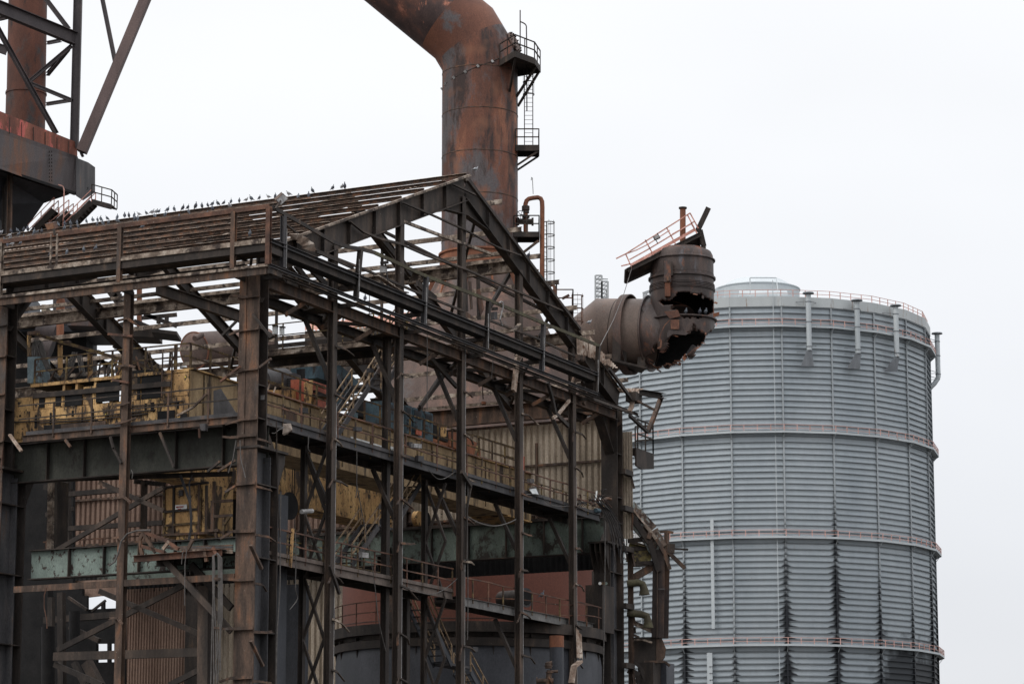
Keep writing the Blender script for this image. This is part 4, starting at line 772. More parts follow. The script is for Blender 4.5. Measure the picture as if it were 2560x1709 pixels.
part(MB().ib(RP('s', 390, 722, 12.0), RP('s', 640, 804, 12.0), .3, .55, .03), 'eaves_tie', 'post'); part(MB().ch((.1, 1, 27.2), (.1, 40, 27.2), .1, .3, .015), 'eaves_rail', 'brown')
# wind bracing in the roof planes and between the gable posts
for (a0, b0, a1, b1) in ((22, 0.3, 31, 6.4), (31, .3, 22, 6.4), (31, .3, 39, 6.4), (9, 6.8, 18, 13), (1, 7, 9, 13), (9, 13.5, 1, 19.5), (22, 13.5, 31, 19.7), (31, 20, 39, 26)): part(MB().bar((a0, b0, RL(a0) - .5), (a1, b1, RL(a1) - .5), .14, .14), 'wind_brace', 'dark')
for x0, y0, x1, y1 in ((725, 430, 950, 700), (985, 755, 1100, 850), (240, 640, 320, 745), (340, 670, 430, 765)): part(MB().bar(RP('B', x0, y0, 1.2), RP('B', x1, y1, 1.2), .12, .28), 'wind_brace', 'dark')
for x0, y0, x1, y1, b in ((1305, 180, 1120, 490, .6), (720, 1090, 430, 1480, 1.5), (510, 975, 790, 1280, .8), (660, 1140, 420, 1500, 2.0), (910, 940, 1040, 920, 1), (870, 170, 885, 540, .8), (1000, 230, 1010, 620, .8), (1230, 140, 1300, 430, 30)): part(MB().bar(RP('Pf', x0, y0, b), RP('Pf', x1, y1, b), .13, .2), 'wind_brace', 'dark')
part(MB().slab([RP('Pf', x, y, .7) for x, y in ((990, 330), (1020, 320), (1060, 520), (1025, 590))], VX * .05), 'torn_plate', 'rail'); part(MB().slab([RP('Pf', x, y, .7) for x, y in ((915, 250), (935, 250), (950, 520), (930, 525))], VX * .05), 'torn_plate', 'brown'); part(MB().slab([RP('Pf', x, y, .7) for x, y in ((860, 520), (985, 620), (880, 600))], VX * .05), 'torn_plate', 'brown')
# ---- gable cladding rails (bent)
def rpoly(c, pts, b, w, h, name, m, kind='bar'): return part(MB().poly([RP(c, x, y, b) for x, y in pts], w, h, kind=kind), name, m)
rpoly('s', ((1130, 463), (1191, 492)), -.2, .12, .14, 'cladding_rail', 'post', 'ang')
rpoly('s', ((1003, 508), (1080, 541), (1158, 576), (1243, 621), (1314, 646)), -.2, .12, .13, 'cladding_rail', 'post', 'ang')
rpoly('s', ((871, 555), (905, 582), (950, 601), (1000, 613), (1062, 640), (1162, 676), (1254, 716), (1340, 752), (1418, 785)), -.2, .12, .14, 'cladding_rail', 'post', 'ang')
rpoly('s', ((1007, 553), (1100, 588), (1234, 637)), -.1, .13, .13, 'brace_tube', 'pale')
rpoly('s', ((709, 560), (795, 632), (905, 675), (1060, 742), (1158, 781)), -.25, .1, .14, 'cladding_rail', 'post', 'ang'); rpoly('s', ((1220, 803), (1340, 848), (1440, 895)), -.25, .1, .14, 'cladding_rail', 'post', 'ang')
# verge members down the right-hand slope
rpoly('H', ((190, 135), (980, 1185)), -.95, .14, .16, 'verge_bar', 'dark'); rpoly('r2', ((960, 640), (1200, 960), (1390, 1225)), -.95, .14, .16, 'verge_bar', 'dark')
part(MB().bar((20, -.3, RL(20) + .1), (1.0, -.3, RL(1.0) + .1), .12, .1), 'verge_bar', 'pale')
# ---- wind girder at eaves level behind the gable
part(MB().ib((.8, .0, 26.05), (39.2, .0, 26.05), .3, .5, .03), 'eaves_beam', 'brown'); part(MB().ch((-.3, -.35, 26.4), (41.6, -.35, 26.4), .12, .14, .02), 'cladding_rail', 'post')
part(MB().ib((1.6, 1.5, 25.85), (38.6, 1.5, 25.85), .35, .42, .03), 'wind_chord', 'dark')
for i in range(12):
    a = 3.2 + i * 3.28; part(MB().bar((a, .1, 25.85), (a + (1.6 if i % 2 else -1.6), 1.4, 25.85), .16, .14), 'lacing_bar', 'dark'); part(MB().bar((a + .8, .02, 25.8), (a + .55, .9, 25.3), .12, .18), 'strut', 'brown')
for a in POSTA:
    part(MB().slab([(a - .9, .15, 25.95), (a + .9, .15, 25.95), (a + .35, 1.5, 25.95), (a - .35, 1.5, 25.95)], (0, 0, .03)), 'gusset_plate', 'dark')
    part(MB().bar((a, 1.45, 25.7), (a, .15, 22.9), .17, .17), 'knee_brace', 'dark')
    for z in (20.0, 14.2):
        if a > 20 or z > 15: part(MB().bar((a, 1.35, z - .2), (a, .15, z - 2.6), .17, .17), 'knee_brace', 'dark')
part(MB().bar((39, 1.4, 14.0), (39, .2, 11.6), .17, .17), 'knee_brace', 'dark')
# ---- box frame of cladding rails standing off the eaves, both sides
for z, w, h, m, a0 in ((28.88, .06, .19, 'rail', None), (27.42, .16, .2, 'pale', None), (26.38, .16, .12, 'pale', None)):
    part(MB().bar((-1, -1, z), (-1, 14.5, z), w, h), 'side_rail', m)
part(MB().bar((-.96, -.9, 27.17), (-.96, 14.5, 27.17), .1, .34), 'side_beam', 'dark'); part(MB().bar((-.93, -.9, 26.17), (-.93, 14.5, 26.17), .1, .3), 'side_beam', 'brown')
part(MB().box(-.9, .0, -.9, 14.5, 26.98, 27.02), 'gutter_floor', 'dark')
for b, m in ((-1, 'rail'), (.75, 'brown'), (6.6, 'brown'), (13.05, 'pale')):
    part(MB().ib((-1, b, 26.4), (-1, b, 28.85), .2, .2, .02, up=UX), 'side_upright', m); part(MB().bar((-.95, b, 27.05), (.1, b, 27.05), .12, .25), 'outrigger', 'dark'); part(MB().bar((-.95, b, 26.15), (.1, b, 26.15), .12, .2), 'outrigger', 'dark'); part(MB().bar((-.9, b + .1, 26.3), (-.1, b + .7, 27.0), .08, .08), 'outrigger_brace', 'brown')
for x in (128, 143): p = LP('s', x, 620, -1); part(MB().bar((-1.02, p[1], 27.5), (-1.02, p[1], 28.9), .07, .07), 'side_upright', 'pale')
railA = [(681, 518), (760, 562), (836, 606), (868, 617), (901, 622), (935, 631), (1064, 690), (1224, 751), (1357, 807), (1498, 864)]
part(MB().poly([RP('s', x, y, -1) for x, y in railA[:6]], .08, .16), 'gable_top_rail', 'dark'); part(MB().poly([RP('s', x, y, -1) for x, y in railA[5:]], .08, .16), 'gable_top_rail', 'moss')
part(MB().ch((-1, -1.0, 27.42), (34.3, -1.0, 27.42), .14, .18, .02), 'gable_gutter_beam', 'greyside'); part(MB().bar((-.95, -.95, 27.2), (34.3, -.95, 27.2), .08, .3), 'gable_gutter_beam', 'dark'); part(MB().bar((0, -.62, 27.5), (34.2, -.62, 27.5), .05, .3), 'gutter_back', 'rail'); part(MB().box(-.9, 34.2, -.9, -.5, 27.02, 27.06), 'gutter_floor', 'soot_shade')
part(MB().ch((-1, -1.02, 26.36), (34.3, -1.02, 26.36), .12, .14, .02), 'gable_bottom_rail', 'greyside')
for (x0, y0, x1, y1, m) in ((709, 539, 707, 669, 'greyside'), (901, 624, 889, 751, 'dark'), (1066, 692, 1058, 812, 'greyside'), (1221.6, 753, 1213.5, 873.5, 'dark'), (1359, 811, 1353.6, 928.6, 'greyside'), (1496, 866, 1489, 982, 'dark')):
    o = part(MB().ib(RP('s', x0, y0, -1), RP('s', x1, y1, -1), .2, .2, .02, up=VX), 'gable_upright', m); p = RP('s', x1, y1, -1)
    part(MB().bar((p[0] + .09, -1.12, 26.5), (p[0] + .09, -1.12, 28.2), .03, .03), 'painted_lit_edge', 'lgrey', o); part(MB().bar((p[0], -.9, 26.95), (p[0], .1, 26.95), .12, .2), 'outrigger', 'dark', o); part(MB().bar((p[0], -.9, 26.15), (p[0], .1, 26.15), .12, .15), 'outrigger', 'dark', o)  # the thin light strip paints a lit edge on the upright
# crumpled lath along the gutter, loose rods
rpoly('r1', ((1180, 1010), (1568, 1180), (1900, 1330)), -.7, .1, .12, 'loose_lath', 'dark'); rpoly('Pf', ((0, 190), (70, 230), (180, 310), (250, 350), (300, 360)), -.6, .25, .05, 'crumpled_sheet', 'pale')
rpoly('H', ((1180 - 620, 1195 - 50), (500, 1200), (540, 1170)), -.6, .2, .05, 'crumpled_sheet', 'pale')
# ---- upper gable walkway (crane level) and lower walkway
def walkway(a0, a1, b0, b1, z, m, mr_, h=.34, toe=True, hr=1.12, mids=(.56,), posts=None, under='soot_shade'):
    o = part(MB().ch((a0, b0, z), (a1, b0, z), .1, h, .015), 'walkway', m)
    part(MB().box(a0, a1, b0 + .02, b1, z + h / 2 - .05, z + h / 2), 'deck', under, o); part(MB().bar((a0, b1, z), (a1, b1, z), .1, h), 'edge_beam', 'dark', o)
    if toe: part(MB().bar((a0, b0 - .03, z + h / 2 + .08), (a1, b0 - .03, z + h / 2 + .08), .02, .16), 'kick_plate', m, o)
    n = int((a1 - a0) / 1.6); part_r = MB()
    for i in range(n + 1):
        a = a0 + (a1 - a0) * i / n; t = rnd.uniform(-.05, .05); part(MB().bar((a, b0 - .02, z), (a + t, b0 - .02, z + h / 2 + hr), .08, .05, up=VX), 'rail_post', mr_ if i % 2 else 'rail', o)
        if i < n and i % 2 == 0: part(MB().bar((a, b0, z - .02), (a, b1, z - .02), .1, .15), 'cross_member', 'dark', o)
    for m_ in tuple(mids) + (hr,):
        pts = [(a0 + (a1 - a0) * i / n, b0 - .04, z + h / 2 + m_ + rnd.uniform(-.03, .03)) for i in range(n + 1)]; part(MB().poly(pts, .06, .06), 'handrail', 'rail', o)
    return o
walkway(1.0, 37.6, .32, 2.3, 20.25, 'greyside', 'yelr', .34); part(MB().bar((1.0, 1.45, 21.5), (37, 1.45, 21.5), .05, .05), 'inner_handrail', 'yelr'); part(MB().bar((2, 1.45, 20.95), (24, 1.45, 20.95), .05, .05), 'inner_handrail', 'yelr')
for i in range(22): part(MB().bar((1.6 + i * 1.62, 1.45, 20.3), (1.6 + i * 1.62, 1.45, 21.5), .06, .06, up=VX), 'inner_rail_post', 'yelr')
walkway(1.6, 19.4, .32, 1.95, 14.5, 'walkface', 'yelr', .36); walkway(19.9, 37.4, .32, 1.5, 14.33, 'walkgrey', 'yelr', .42, False, .95, ())
part(MB().bar(RP('F', 540, 350, .25), RP('F', 520, 655, .25), .1, .1, up=VX), 'painted_post', 'yel'); 
for i in range(8): part(MB().bar((2.2 + i * 1.7, 1.45, 14.6), (2.2 + i * 1.7, 1.45, 15.7), .06, .06, up=VX), 'inner_rail_post', 'yelr')
for z in (15.15, 15.7): part(MB().bar((1.8, 1.45, z), (16, 1.45, z), .05, .05), 'inner_handrail', 'yelr')
# trestle posts behind the gable posts
for a, zt_t, m in ((6.45, 20.0, 'dark'), (18.4, 20.0, 'dark')):
    part(MB().ib((a, 1.35, 0), (a, 1.35, zt_t), .24, .24, .02, up=VX), 'trestle_post', m)
    zs = [.5 + 2.75 * i for i in range(8)]
    for z0, z1 in zip(zs, zs[1:]): part(MB().bar((a, .2, z0), (a, 1.3, z1), .1, .12), 'cross_brace', 'dark'); part(MB().bar((a, 1.3, z0), (a, .2, z1), .1, .12), 'cross_brace', 'dark')
part(MB().ib(RP('F', 1430, 900, 1.35), (RP('F', 1430, 900, 1.35)[0], 1.35, 0), .26, .26, .02, up=VX), 'trestle_post', 'dark'); part(MB().ib((13.2, .75, 0), (13.2, .75, 26), .3, .3, .02, up=VX), 'inner_post', 'dark')
part(MB().ib((18.4, 2.3, 0), (18.4, 2.3, 14), .26, .26, .02, up=VX), 'trestle_post', 'dark')
# ---- left side: crane-level walkway and beams
o = part(MB().ch((.25, .98, 20.22), (.25, 12.4, 20.22), .1, .3, .015, side=-1), 'side_walkway', 'brown'); part(MB().bar((.2, .98, 20.45), (.2, 12.2, 20.45), .02, .17), 'kick_plate', 'greyside', o); part(MB().box(.25, 1.1, .98, 12.4, 20.33, 20.37), 'deck', 'soot_shade', o)
for x in (134, 229, 420, 520): p = LP('s', x, 1040, .2); part(MB().bar((.2, p[1], 20.2), (.2, p[1], 21.7), .07, .06), 'rail_post', 'brown', o)
for z in (21.1, 21.7): part(MB().poly([(.18, 12.6, z), (.18, 7.0, z + .03), (.18, 4.5, z - .02), (.18, .98, z)], .05, .05), 'handrail', 'dark', o)
part(MB().bar((-.02, .98, 13.62), (-.02, 12.4, 13.62), .1, .27), 'side_beam', 'brown')
def girder(a, b0, b1, z0, z1, m, stf, fl='dark'):
    o = part(MB().bar((a, b0, (z0 + z1) / 2), (a, b1, (z0 + z1) / 2), .03, z1 - z0), 'crane_girder', m)
    for z in (z0, z1): part(MB().bar((a, b0, z), (a, b1, z), .5, .05), 'flange', fl, o)
    for b in stf: part(MB().box(a - .24, a - .015, b - .02, b + .02, z0 + .03, z1 - .03), 'stiffener', fl, o)
    return o
S1 = [LP('s', x, 1150, 1.2)[1] for x in (206, 435, 553)]; girder(1.5, .3, 30, 18.5, 20.2, 'greend', S1 + [S1[0] + 2.4 * i + 2 for i in range(6)])
S2 = [LP('s', x, 1420, 1.5)[1] for x in (177, 264, 351, 441, 515)]; girder(1.5, 1.0, 12.6, 14.2, 15.45, 'green', S2)
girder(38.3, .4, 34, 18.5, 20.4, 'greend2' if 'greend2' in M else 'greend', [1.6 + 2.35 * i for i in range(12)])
part(MB().bar((38.3, .4, 20.5), (38.3, 34, 20.5), .12, .12), 'crane_rail', 'dark'); part(MB().bar((1.5, .3, 20.3), (1.5, 30, 20.3), .12, .12), 'crane_rail', 'dark')
# bay bracing on the left side (X panels below the girders)
LB = lambda c, x0, y0, x1, y1, a, w, h, m, n='bay_brace': part(MB().bar(LP(c, x0, y0, a), LP(c, x1, y1, a), w, h), n, m)
LB('D', 370, 705, 1050, 305, 1.6, .12, .2, 'post'); LB('D', 640, 270, 1055, 455, 1.6, .12, .18, 'post'); LB('D', 370, 1350, 1185, 930, 1.6, .12, .24, 'dark'); LB('D', 640, 970, 1330, 1265, 1.6, .12, .22, 'dark')
LB('D', 350, 1392, 1322, 1362, 1.5, .2, .36, 'post', 'bay_tie'); LB('D', 350, 1440, 660, 1575, 1.6, .12, .24, 'dark'); LB('D', 1090, 1575, 1325, 1455, 1.6, .12, .24, 'dark'); LB('D', 270, 255, 1500, 215, 2.5, .15, .2, 'dark', 'bay_tie'); LB('D', 1060, 770, 1490, 1230, -.2, .12, .26, 'post'); LB('D', 1230, 800, 1490, 1080, 1.0, .15, .3, 'dark')
LB('D', 930, 260, 925, 580, 6, .2, .25, 'post'); LB('D', 870, 265, 1060, 285, 6, .2, .2, 'dark'); LB('D', 415, 350, 770, 320, 20, .25, .25, 'dark'); LB('D', 410, 570, 1050, 530, 20, .25, .25, 'dark'); LB('D', 330, 275, 322, 725, 4, .25, .2, 'pale', 'bay_post'); LB('D', 395, 270, 385, 730, 5, .2, .9, 'dark', 'bay_post')
for y in (640, 690): LB('D', 280, y + 15, 1060, y - 35, 8, .06, .06, 'rail', 'handrail')
for x in (300, 420, 540, 660, 1000): LB('D', x, 655 - x * .03, x - 3, 730 - x * .03, 8, .06, .06, 'rail', 'rail_post')
# columns inside, seen through the left bay
LB('D', 1330, 940, 1325, 1575, 1.4, .5, .62, 'post', 'inner_column')
# partitions; the black ones put the ground storey's darkness into solid slabs
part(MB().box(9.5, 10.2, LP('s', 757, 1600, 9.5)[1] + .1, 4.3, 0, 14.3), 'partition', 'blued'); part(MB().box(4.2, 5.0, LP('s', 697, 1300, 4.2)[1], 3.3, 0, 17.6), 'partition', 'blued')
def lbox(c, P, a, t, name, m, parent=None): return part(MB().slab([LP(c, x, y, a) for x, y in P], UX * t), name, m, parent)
for P in (((-80, 235), (470, 225), (470, 1600), (-80, 1600)), ((470, 960), (530, 955), (530, 1600), (470, 1600)), ((530, 1088), (780, 1078), (780, 1305), (530, 1308)), ((530, 1308), (620, 1308), (620, 1430), (530, 1430)), ((530, 1430), (780, 1425), (780, 1600), (530, 1600)), ((768, 935), (800, 935), (800, 1600), (768, 1600))): lbox('D', P, 31, .25, 'partition', 'soot_shade')  # black slabs stand in for the shade inside the bay
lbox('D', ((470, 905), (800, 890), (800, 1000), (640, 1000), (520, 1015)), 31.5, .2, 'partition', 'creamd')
for P in (((650, 1040), (668, 1040), (668, 1090), (650, 1090)), ((690, 1305), (708, 1305), (708, 1430), (690, 1430)), ((530, 1000), (560, 1000), (560, 1100), (530, 1100)), ((735, 1290), (768, 1290), (768, 1430), (735, 1430))): lbox('D', P, 30.6, .2, 'partition', 'soot_shade')
lbox('D', ((1150, 250), (1500, 230), (1500, 720), (1400, 740), (1150, 720)), 22, 1.5, 'partition', 'soot_shade')
for x0, y0, x1, y1, a_, w, m in ((300, 960, 300, 1600, 29, .5, 'soot_shade'), (395, 980, 400, 1600, 27, .35, 'dark'), (180 + 150, 1010, 330, 1600, 24, .3, 'dark'), (290, 1160, 770, 1120, 28, .35, 'dark'), (450, 1200, 640, 1290, 28, .25, 'dark'), (560, 1430, 650, 1600, 26, .5, 'post'), (480, 1430, 560, 1600, 27, .3, 'dark'), (440, 1010, 560, 1090, 28, .15, 'dark'), (590, 1100, 680, 1030, 28, .12, 'dark'), (290, 300, 460, 330, 26, .3, 'dark'), (300, 480, 470, 440, 26, .25, 'dark'), (430, 240, 440, 720, 22, .3, 'dark'), (1160, 260, 1480, 700, 20, .2, 'dark')): LB('D', x0, y0, x1, y1, a_, w, w, m, 'dim_steelwork')  # steel coloured darker to carry the dimness of the bay
for x, y0, y1, a_, r_ in ((310, 1200, 1600, 20, .35), (480, 1100, 1290, 26, .3), (350, 250, 720, 24, .25)): part(MB().tube([LP('D', x, y0, a_), LP('D', x, y1, a_)], r_, 12), 'dim_pipe', 'soot_shade', None, True)
# ---- cladding on the far side: corrugated sheet
def corr(P00, P10, P11, P01, pitch, amp, name, m, parent=None, n_along=None, ragged=0., deep=False):
    """corrugated sheet over the quad P00-P10 (across the ribs) / P01-P11"""
    P00, P10, P11, P01 = map(g, (P00, P10, P11, P01)); L_ = (P10 - P00).length; n = max(4, int(L_ / pitch)) * 4; nv = (P10 - P00).cross(P01 - P00).normalized(); mb = MB(); prof = (0, 0, 0, 1) if deep else (0, 0, 1, 1); vs = []
    if deep and nv.dot(UX) < 0: nv = -nv
    for i in range(n + 1):
        t = i / n; o_ = nv * (amp * prof[i % 4]); r0 = rnd.uniform(-ragged, ragged) if i % 3 == 0 else 0; vs += [P00.lerp(P10, t) + o_ + (P00 - P01).normalized() * r0, P01.lerp(P11, t) + o_]
    mb.add(vs, [(2 * i, 2 * i + 2, 2 * i + 3, 2 * i + 1) for i in range(n)]); ob = mb.build(name, M[m], parent or hall)
    so = ob.modifiers.new('gauge', 'SOLIDIFY'); so.thickness = .012; return ob
for z0, z1, m in ((21.0, 23.75, 'cream'), (23.75, 26.15, 'cream')):
    corr((40.05, .35, z0), (40.05, 13.3, z0), (40.05, 13.3, z1), (40.05, .35, z1), .37, .13, 'wall_cladding', m, deep=True)
corr((40.05, .35, 18.9), (40.05, 13.3, 18.9), (40.05, 13.3, 21.0), (40.05, .35, 21.0), .37, .13, 'wall_cladding', 'creamd', deep=True); corr((40.05, 13.3, 20.2), (40.05, 50, 20.2), (40.05, 50, 26.1), (40.05, 13.3, 26.1), .37, .13, 'wall_cladding', 'creamd', deep=True)
corr((40.05, .5, 17.8), (40.05, 16, 17.8), (40.05, 16, 18.7), (40.05, .5, 18.7), .34, .05, 'wall_cladding', 'soot_shade')
corr((40.1, 16, 18.0), (40.1, 50, 18.0), (40.1, 50, 20.4), (40.1, 16, 20.4), .34, .05, 'wall_cladding', 'soot_shade')  # black sheet stands in for beam shadows along the wall
b0, b1, b2 = LP('s', 856, 1500, 40.05)[1], LP('s', 515, 1500, 40.05)[1], LP('s', 299, 1500, 40.05)[1]
corr((40.05, b0, 0), (40.05, b1, 0), (40.05, b1, 18.2), (40.05, b0, 18.2), .37, .13, 'wall_cladding', 'cream', deep=True); corr((40.05, b1, 0), (40.05, b2, 0), (40.05, b2, 18.2), (40.05, b1, 18.2), .2, .07, 'wall_cladding', 'creamd')
for z in (21.0, 23.75, 26.1): part(MB().bar((39.95, .4, z), (39.95, 40, z), .14, .12), 'sheeting_rail', 'brown')
for b in (9.0, 5.2, 17.5, 21): part(MB().bar((39.9, b, 20.6), (39.9, b, 25), .12, .12, up=UX), 'sheeting_post', 'pale' if b in (9.0,) else 'brown')
corr((40.9, -.3, 19.5), (40.9, .35, 19.5), (40.9, .35, 25.4), (40.9, -.3, 25.4), .2, .05, 'wall_cladding', 'cream'); corr((40.9, -.3, 2), (40.9, .05, 2), (40.9, .05, 19), (40.9, -.3, 19), .2, .05, 'wall_cladding', 'brown')
# ---- torn sheets on the roof
def strip_sheet(a, b0, b1, w, m='sheet', lift=0.3): 
    z0, z1 = RL(a) + lift, RL(a + w) + lift; return corr((a, b0, z0), (a, b1, z0), (a + w, b1, z1), (a + w, b0, z1), .26, .05, 'roof_sheet', m, None, None, .18)
for a, b0, b1, w, m in ((1.2, 4.9, 14, .8, 'sheet'), (3.7, 11.3, 14.5, .6, 'sheet'), (5.9, 5.0, 9.6, .4, 'sheet'), (.6, 1.2, 4.2, .3, 'sheet'), (8.2, 9.2, 13.5, .45, 'sheet'), (10.6, 1.6, 7, .8, 'brown'), (13.0, 9, 17, 1.2, 'brown'), (15.3, 14, 26, 1.6, 'brown'), (3.6, 2.2, 6.6, .7, 'brown'), (5.9, 9, 15, .9, 'brown'), (8.2, 5, 9, .9, 'brown'), (1.9, 1, 6, .8, 'brown'), (10.6, 8, 22, 1.4, 'brown'), (17.6, 11, 30, 1.8, 'brown'), (12.7, 19, 24, .8, 'sheet'), (17.5, 1.2, 2.5, .5, 'sheet'), (13.0, 2.0, 2.8, .5, 'sheet')): strip_sheet(a, b0, b1, w, m, .12)
fan = [(665, 650), (820, 665), (905, 700), (975, 740), (1050, 790), (1110, 850), (1150, 920), (1180, 1005)]; fin = [(690, 760), (780, 790), (800, 830), (830, 860), (870, 880), (885, 905), (900, 930), (1060, 1010)]
mb = MB(); vs = []
for i, (u_, v_) in enumerate(zip(fan, fin)):
    o_ = VX * (-.07 if i % 2 else .03); vs += [g(RP('r1', *u_, -.55)) + o_, g(RP('r1', *v_, -.35)) + o_]
mb.add(vs, [(2 * i, 2 * i + 2, 2 * i + 3, 2 * i + 1) for i in range(len(fan) - 1)]); o = part(mb, 'torn_sheet', 'sheet'); so = o.modifiers.new('gauge', 'SOLIDIFY'); so.thickness = .03
def csheet(c, P, b, n, m='sheet', amp=.07, name='torn_sheet', Y=None):
    """corrugated scrap: quad P (4 sightings) divided in n ribs"""
    f = (lambda x, y: g(RP(c, x, y, b))) if Y is None else (lambda x, y: WP(c, x, y, Y)); Q = [f(*p) for p in P]; nv = (Q[1] - Q[0]).cross(Q[3] - Q[0]).normalized(); vs = []
    for i in range(4 * n + 1):
        t = i / (4 * n); o_ = nv * (amp if i % 4 in (1, 2) else 0); vs += [Q[0].lerp(Q[1], t) + o_, Q[3].lerp(Q[2], t) + o_ + (Q[3] - Q[0]).normalized() * rnd.uniform(-.08, .08)]
    mb = MB().add(vs, [(2 * i, 2 * i + 2, 2 * i + 3, 2 * i + 1) for i in range(4 * n)]); o = part(mb, name, m); so = o.modifiers.new('gauge', 'SOLIDIFY'); so.thickness = .02; return o
csheet('r2', ((330, -10), (600, 10), (690, 450), (340, 330)), -.3, 6); csheet('r2', ((590, 0), (720, 150), (690, 450), (560, 400)), -.35, 3); csheet('r2', ((760, 230), (1135, 610), (1120, 640), (760, 490)), -.6, 10); csheet('r2', ((330, 350), (500, 390), (500, 490), (320, 460)), -.6, 5, 'brown')
csheet('T4', ((450, 350), (920, 360), (800, 500), (510, 420)), -.8, 7); csheet('r2', ((490, 990), (640, 1080), (640, 1110), (500, 1120)), 2, 3)
# bent eaves frame hanging off the right-hand corner
def rp_(c, pts, b, w, h, m, name='bent_frame', kind='bar'): return part(MB().poly([RP(c, x, y, b) for x, y in pts], w, h, kind=kind), name, m)
rp_('T4', ((840, 435), (1240, 505)), -1.2, .3, .3, 'dark', kind='ch'); rp_('T4', ((1240, 500), (1000, 1135)), -1.2, .22, .2, 'brown', kind='ib'); rp_('T4', ((990, 1140), (670, 840)), -1.2, .16, .16, 'dark'); rp_('T4', ((800, 580), (1110, 740)), -1.2, .1, .1, 'brown'); rp_('T4', ((720, 600), (700, 700), (660, 770)), -.9, .25, .1, 'sheet', 'torn_plate'); rp_('T4', ((690, 500), (800, 560)), -.9, .6, .5, 'dark', 'torn_plate')
rp_('T4', ((0, 545), (720, 805)), -.8, .14, .14, 'post', 'cladding_rail'); rp_('T4', ((730, 880), (880, 885)), -1, .03, .03, 'cable', 'wire')
# small railed landing right of the corner column
pz = RP('J', 1650, 850, 0); pz = (42.2, -.2, pz[2]); mb = MB(); zt4 = RP('J', 1660, 850, 0)[2]
o = part(MB().box(41.0, 43.6, -.5, .6, zt4, zt4 + .1), 'corner_landing', 'dark'); part(MB().slab([(41.0, -.5, zt4), (43.6, -.5, zt4), (43.6, -.5, zt4 - .75), (41.8, -.5, zt4 - 1.0), (41.0, -.5, zt4 - .9)], VX * .1), 'fascia', 'dark', o); rail([(41.2, -.5, zt4 + .1), (43.5, -.5, zt4 + .1), (43.5, .6, zt4 + .1)], M['dark'], o, 1.6, (.8,), 1.2, .08)
# ---- small fixings left on the hall
def jbox(c, x0, y0, x1, y1, b, m='lgrey', d=.18): return part(MB().slab([RP(c, x0, y0, b), RP(c, x1, y0 + (x1 - x0) * .1, b), RP(c, x1, y1 + (x1 - x0) * .1, b), RP(c, x0, y1, b)], VX * d), 'junction_box', m)
jbox('Pb', 375, 265, 448, 305, -.1); jbox('Pb', 415, 385, 470, 440, .1, 'greyside'); jbox('Pb', 325, 250, 360, 295, .5, 'greyside'); jbox('Pa', 985, 415, 1040, 455, .0, 'greyside'); jbox('Pa', 458, 228, 512, 280, .6, 'greyside'); jbox('Pa', 1237, 1175, 1270, 1222, 1.0); jbox('Pb', 1510, 610, 1550, 650, .2, 'greyside'); jbox('Pa', 80, 105, 108, 150, .1); jbox('K', 385, 1275, 425, 1310, .8, 'greyside'); jbox('F', 1085, 535, 1135, 575, .1, 'lgrey'); jbox('Pe', 1115, 860, 1155, 900, 1.2, 'greyside'); jbox('Pe', 55, 430, 0, 0, 5) if False else None
part(MB().tube([RP('Pa', 445, 1248, .2), RP('Pa', 550, 1240, .2)], .1, 8), 'strip_lamp', 'lgrey')
for x, m in ((1380, 'white'), (1405, 'yel'), (1427, 'green')): part(MB().tube([RP('K', x, 779, -.4), RP('K', x, 779, -.5)], .085, 10), 'indicator_lamp', m)
part(MB().slab([LP('Pd', x, y, .1) for x, y in ((803, 1100), (858, 1095), (862, 1165), (815, 1168))], -UX * .2), 'junction_box', 'greyside')
part(MB().bar(LP('Pd', 560, 1015, .1), LP('Pd', 720, 930, .1), .08, .08), 'loose_bar', 'pale'); part(MB().bar(LP('Pd', 720, 930, .1), LP('Pd', 850, 800, .1), .08, .08), 'loose_bar', 'brown'); part(MB().bar(LP('Pc', 95, 1200, -.1), LP('Pc', 210, 1360, -.3), .13, .1), 'loose_bar', 'sheet')
for x0, y0, x1, y1, m in ((1000, 230, 1140, 90, 'dark'), (985, 680, 1180, 530, 'rail'), (1300, 20, 1480, 250, 'dark'), (1370, 540, 1480, 455, 'brown'), (780, 1230, 775, 1140, 'rail'), (860, 1560, 980, 1460, 'dark'), (960, 1560, 1130, 1450, 'brown'), (390, 1180, 530, 1520, 'dark')): part(MB().bar(LP('Pd', x0, y0, -.1), LP('Pd', x1, y1, -.2), .08, .1), 'loose_bar', m)
for x0, y0, x1, y1, m in ((1080, 1220, 1110, 1330, 'dark'), (1110, 1330, 1190, 1480, 'dark'), (640, 1250, 690, 1320, 'brown'), (1060, 215, 1300, 235, 'rail'), (1100, 660, 1260, 690, 'rail')): part(MB().bar(LP('Pc', x0, y0, -.1), LP('Pc', x1, y1, -.2), .08, .1), 'loose_bar', m)
# vertical sheet scrap and strips on the fifth post
csheet('K', ((1195, 1120), (1235, 1180), (1245, 1370), (1200, 1360)), -.35, 2); rp_('Pf', ((1420, 950), (1385, 1000), (1350, 1320)), -.35, .14, .35, 'sheet', 'torn_strip'); rp_('J', ((770, 80), (735, 130), (710, 360)), -.3, .12, .2, 'sheet', 'torn_strip'); rp_('J', ((1190, 230), (1165, 290), (1160, 330)), -.3, .1, .15, 'sheet', 'torn_strip'); rp_('K', ((1225, 1390), (1175, 1430), (1155, 1560)), -.4, .3, .12, 'sheet', 'torn_strip'); rp_('J', ((970, 300), (1000, 400), (1030, 540), (1130, 640)), -.3, .14, .2, 'dark', 'torn_strip'); rp_('J', ((1140, 440), (1060, 540), (1010, 580)), -.3, .12, .14, 'sheet', 'torn_strip'); rp_('J', ((1240, 280), (1270, 400), (1250, 470)), -.3, .14, .2, 'brown', 'torn_strip')
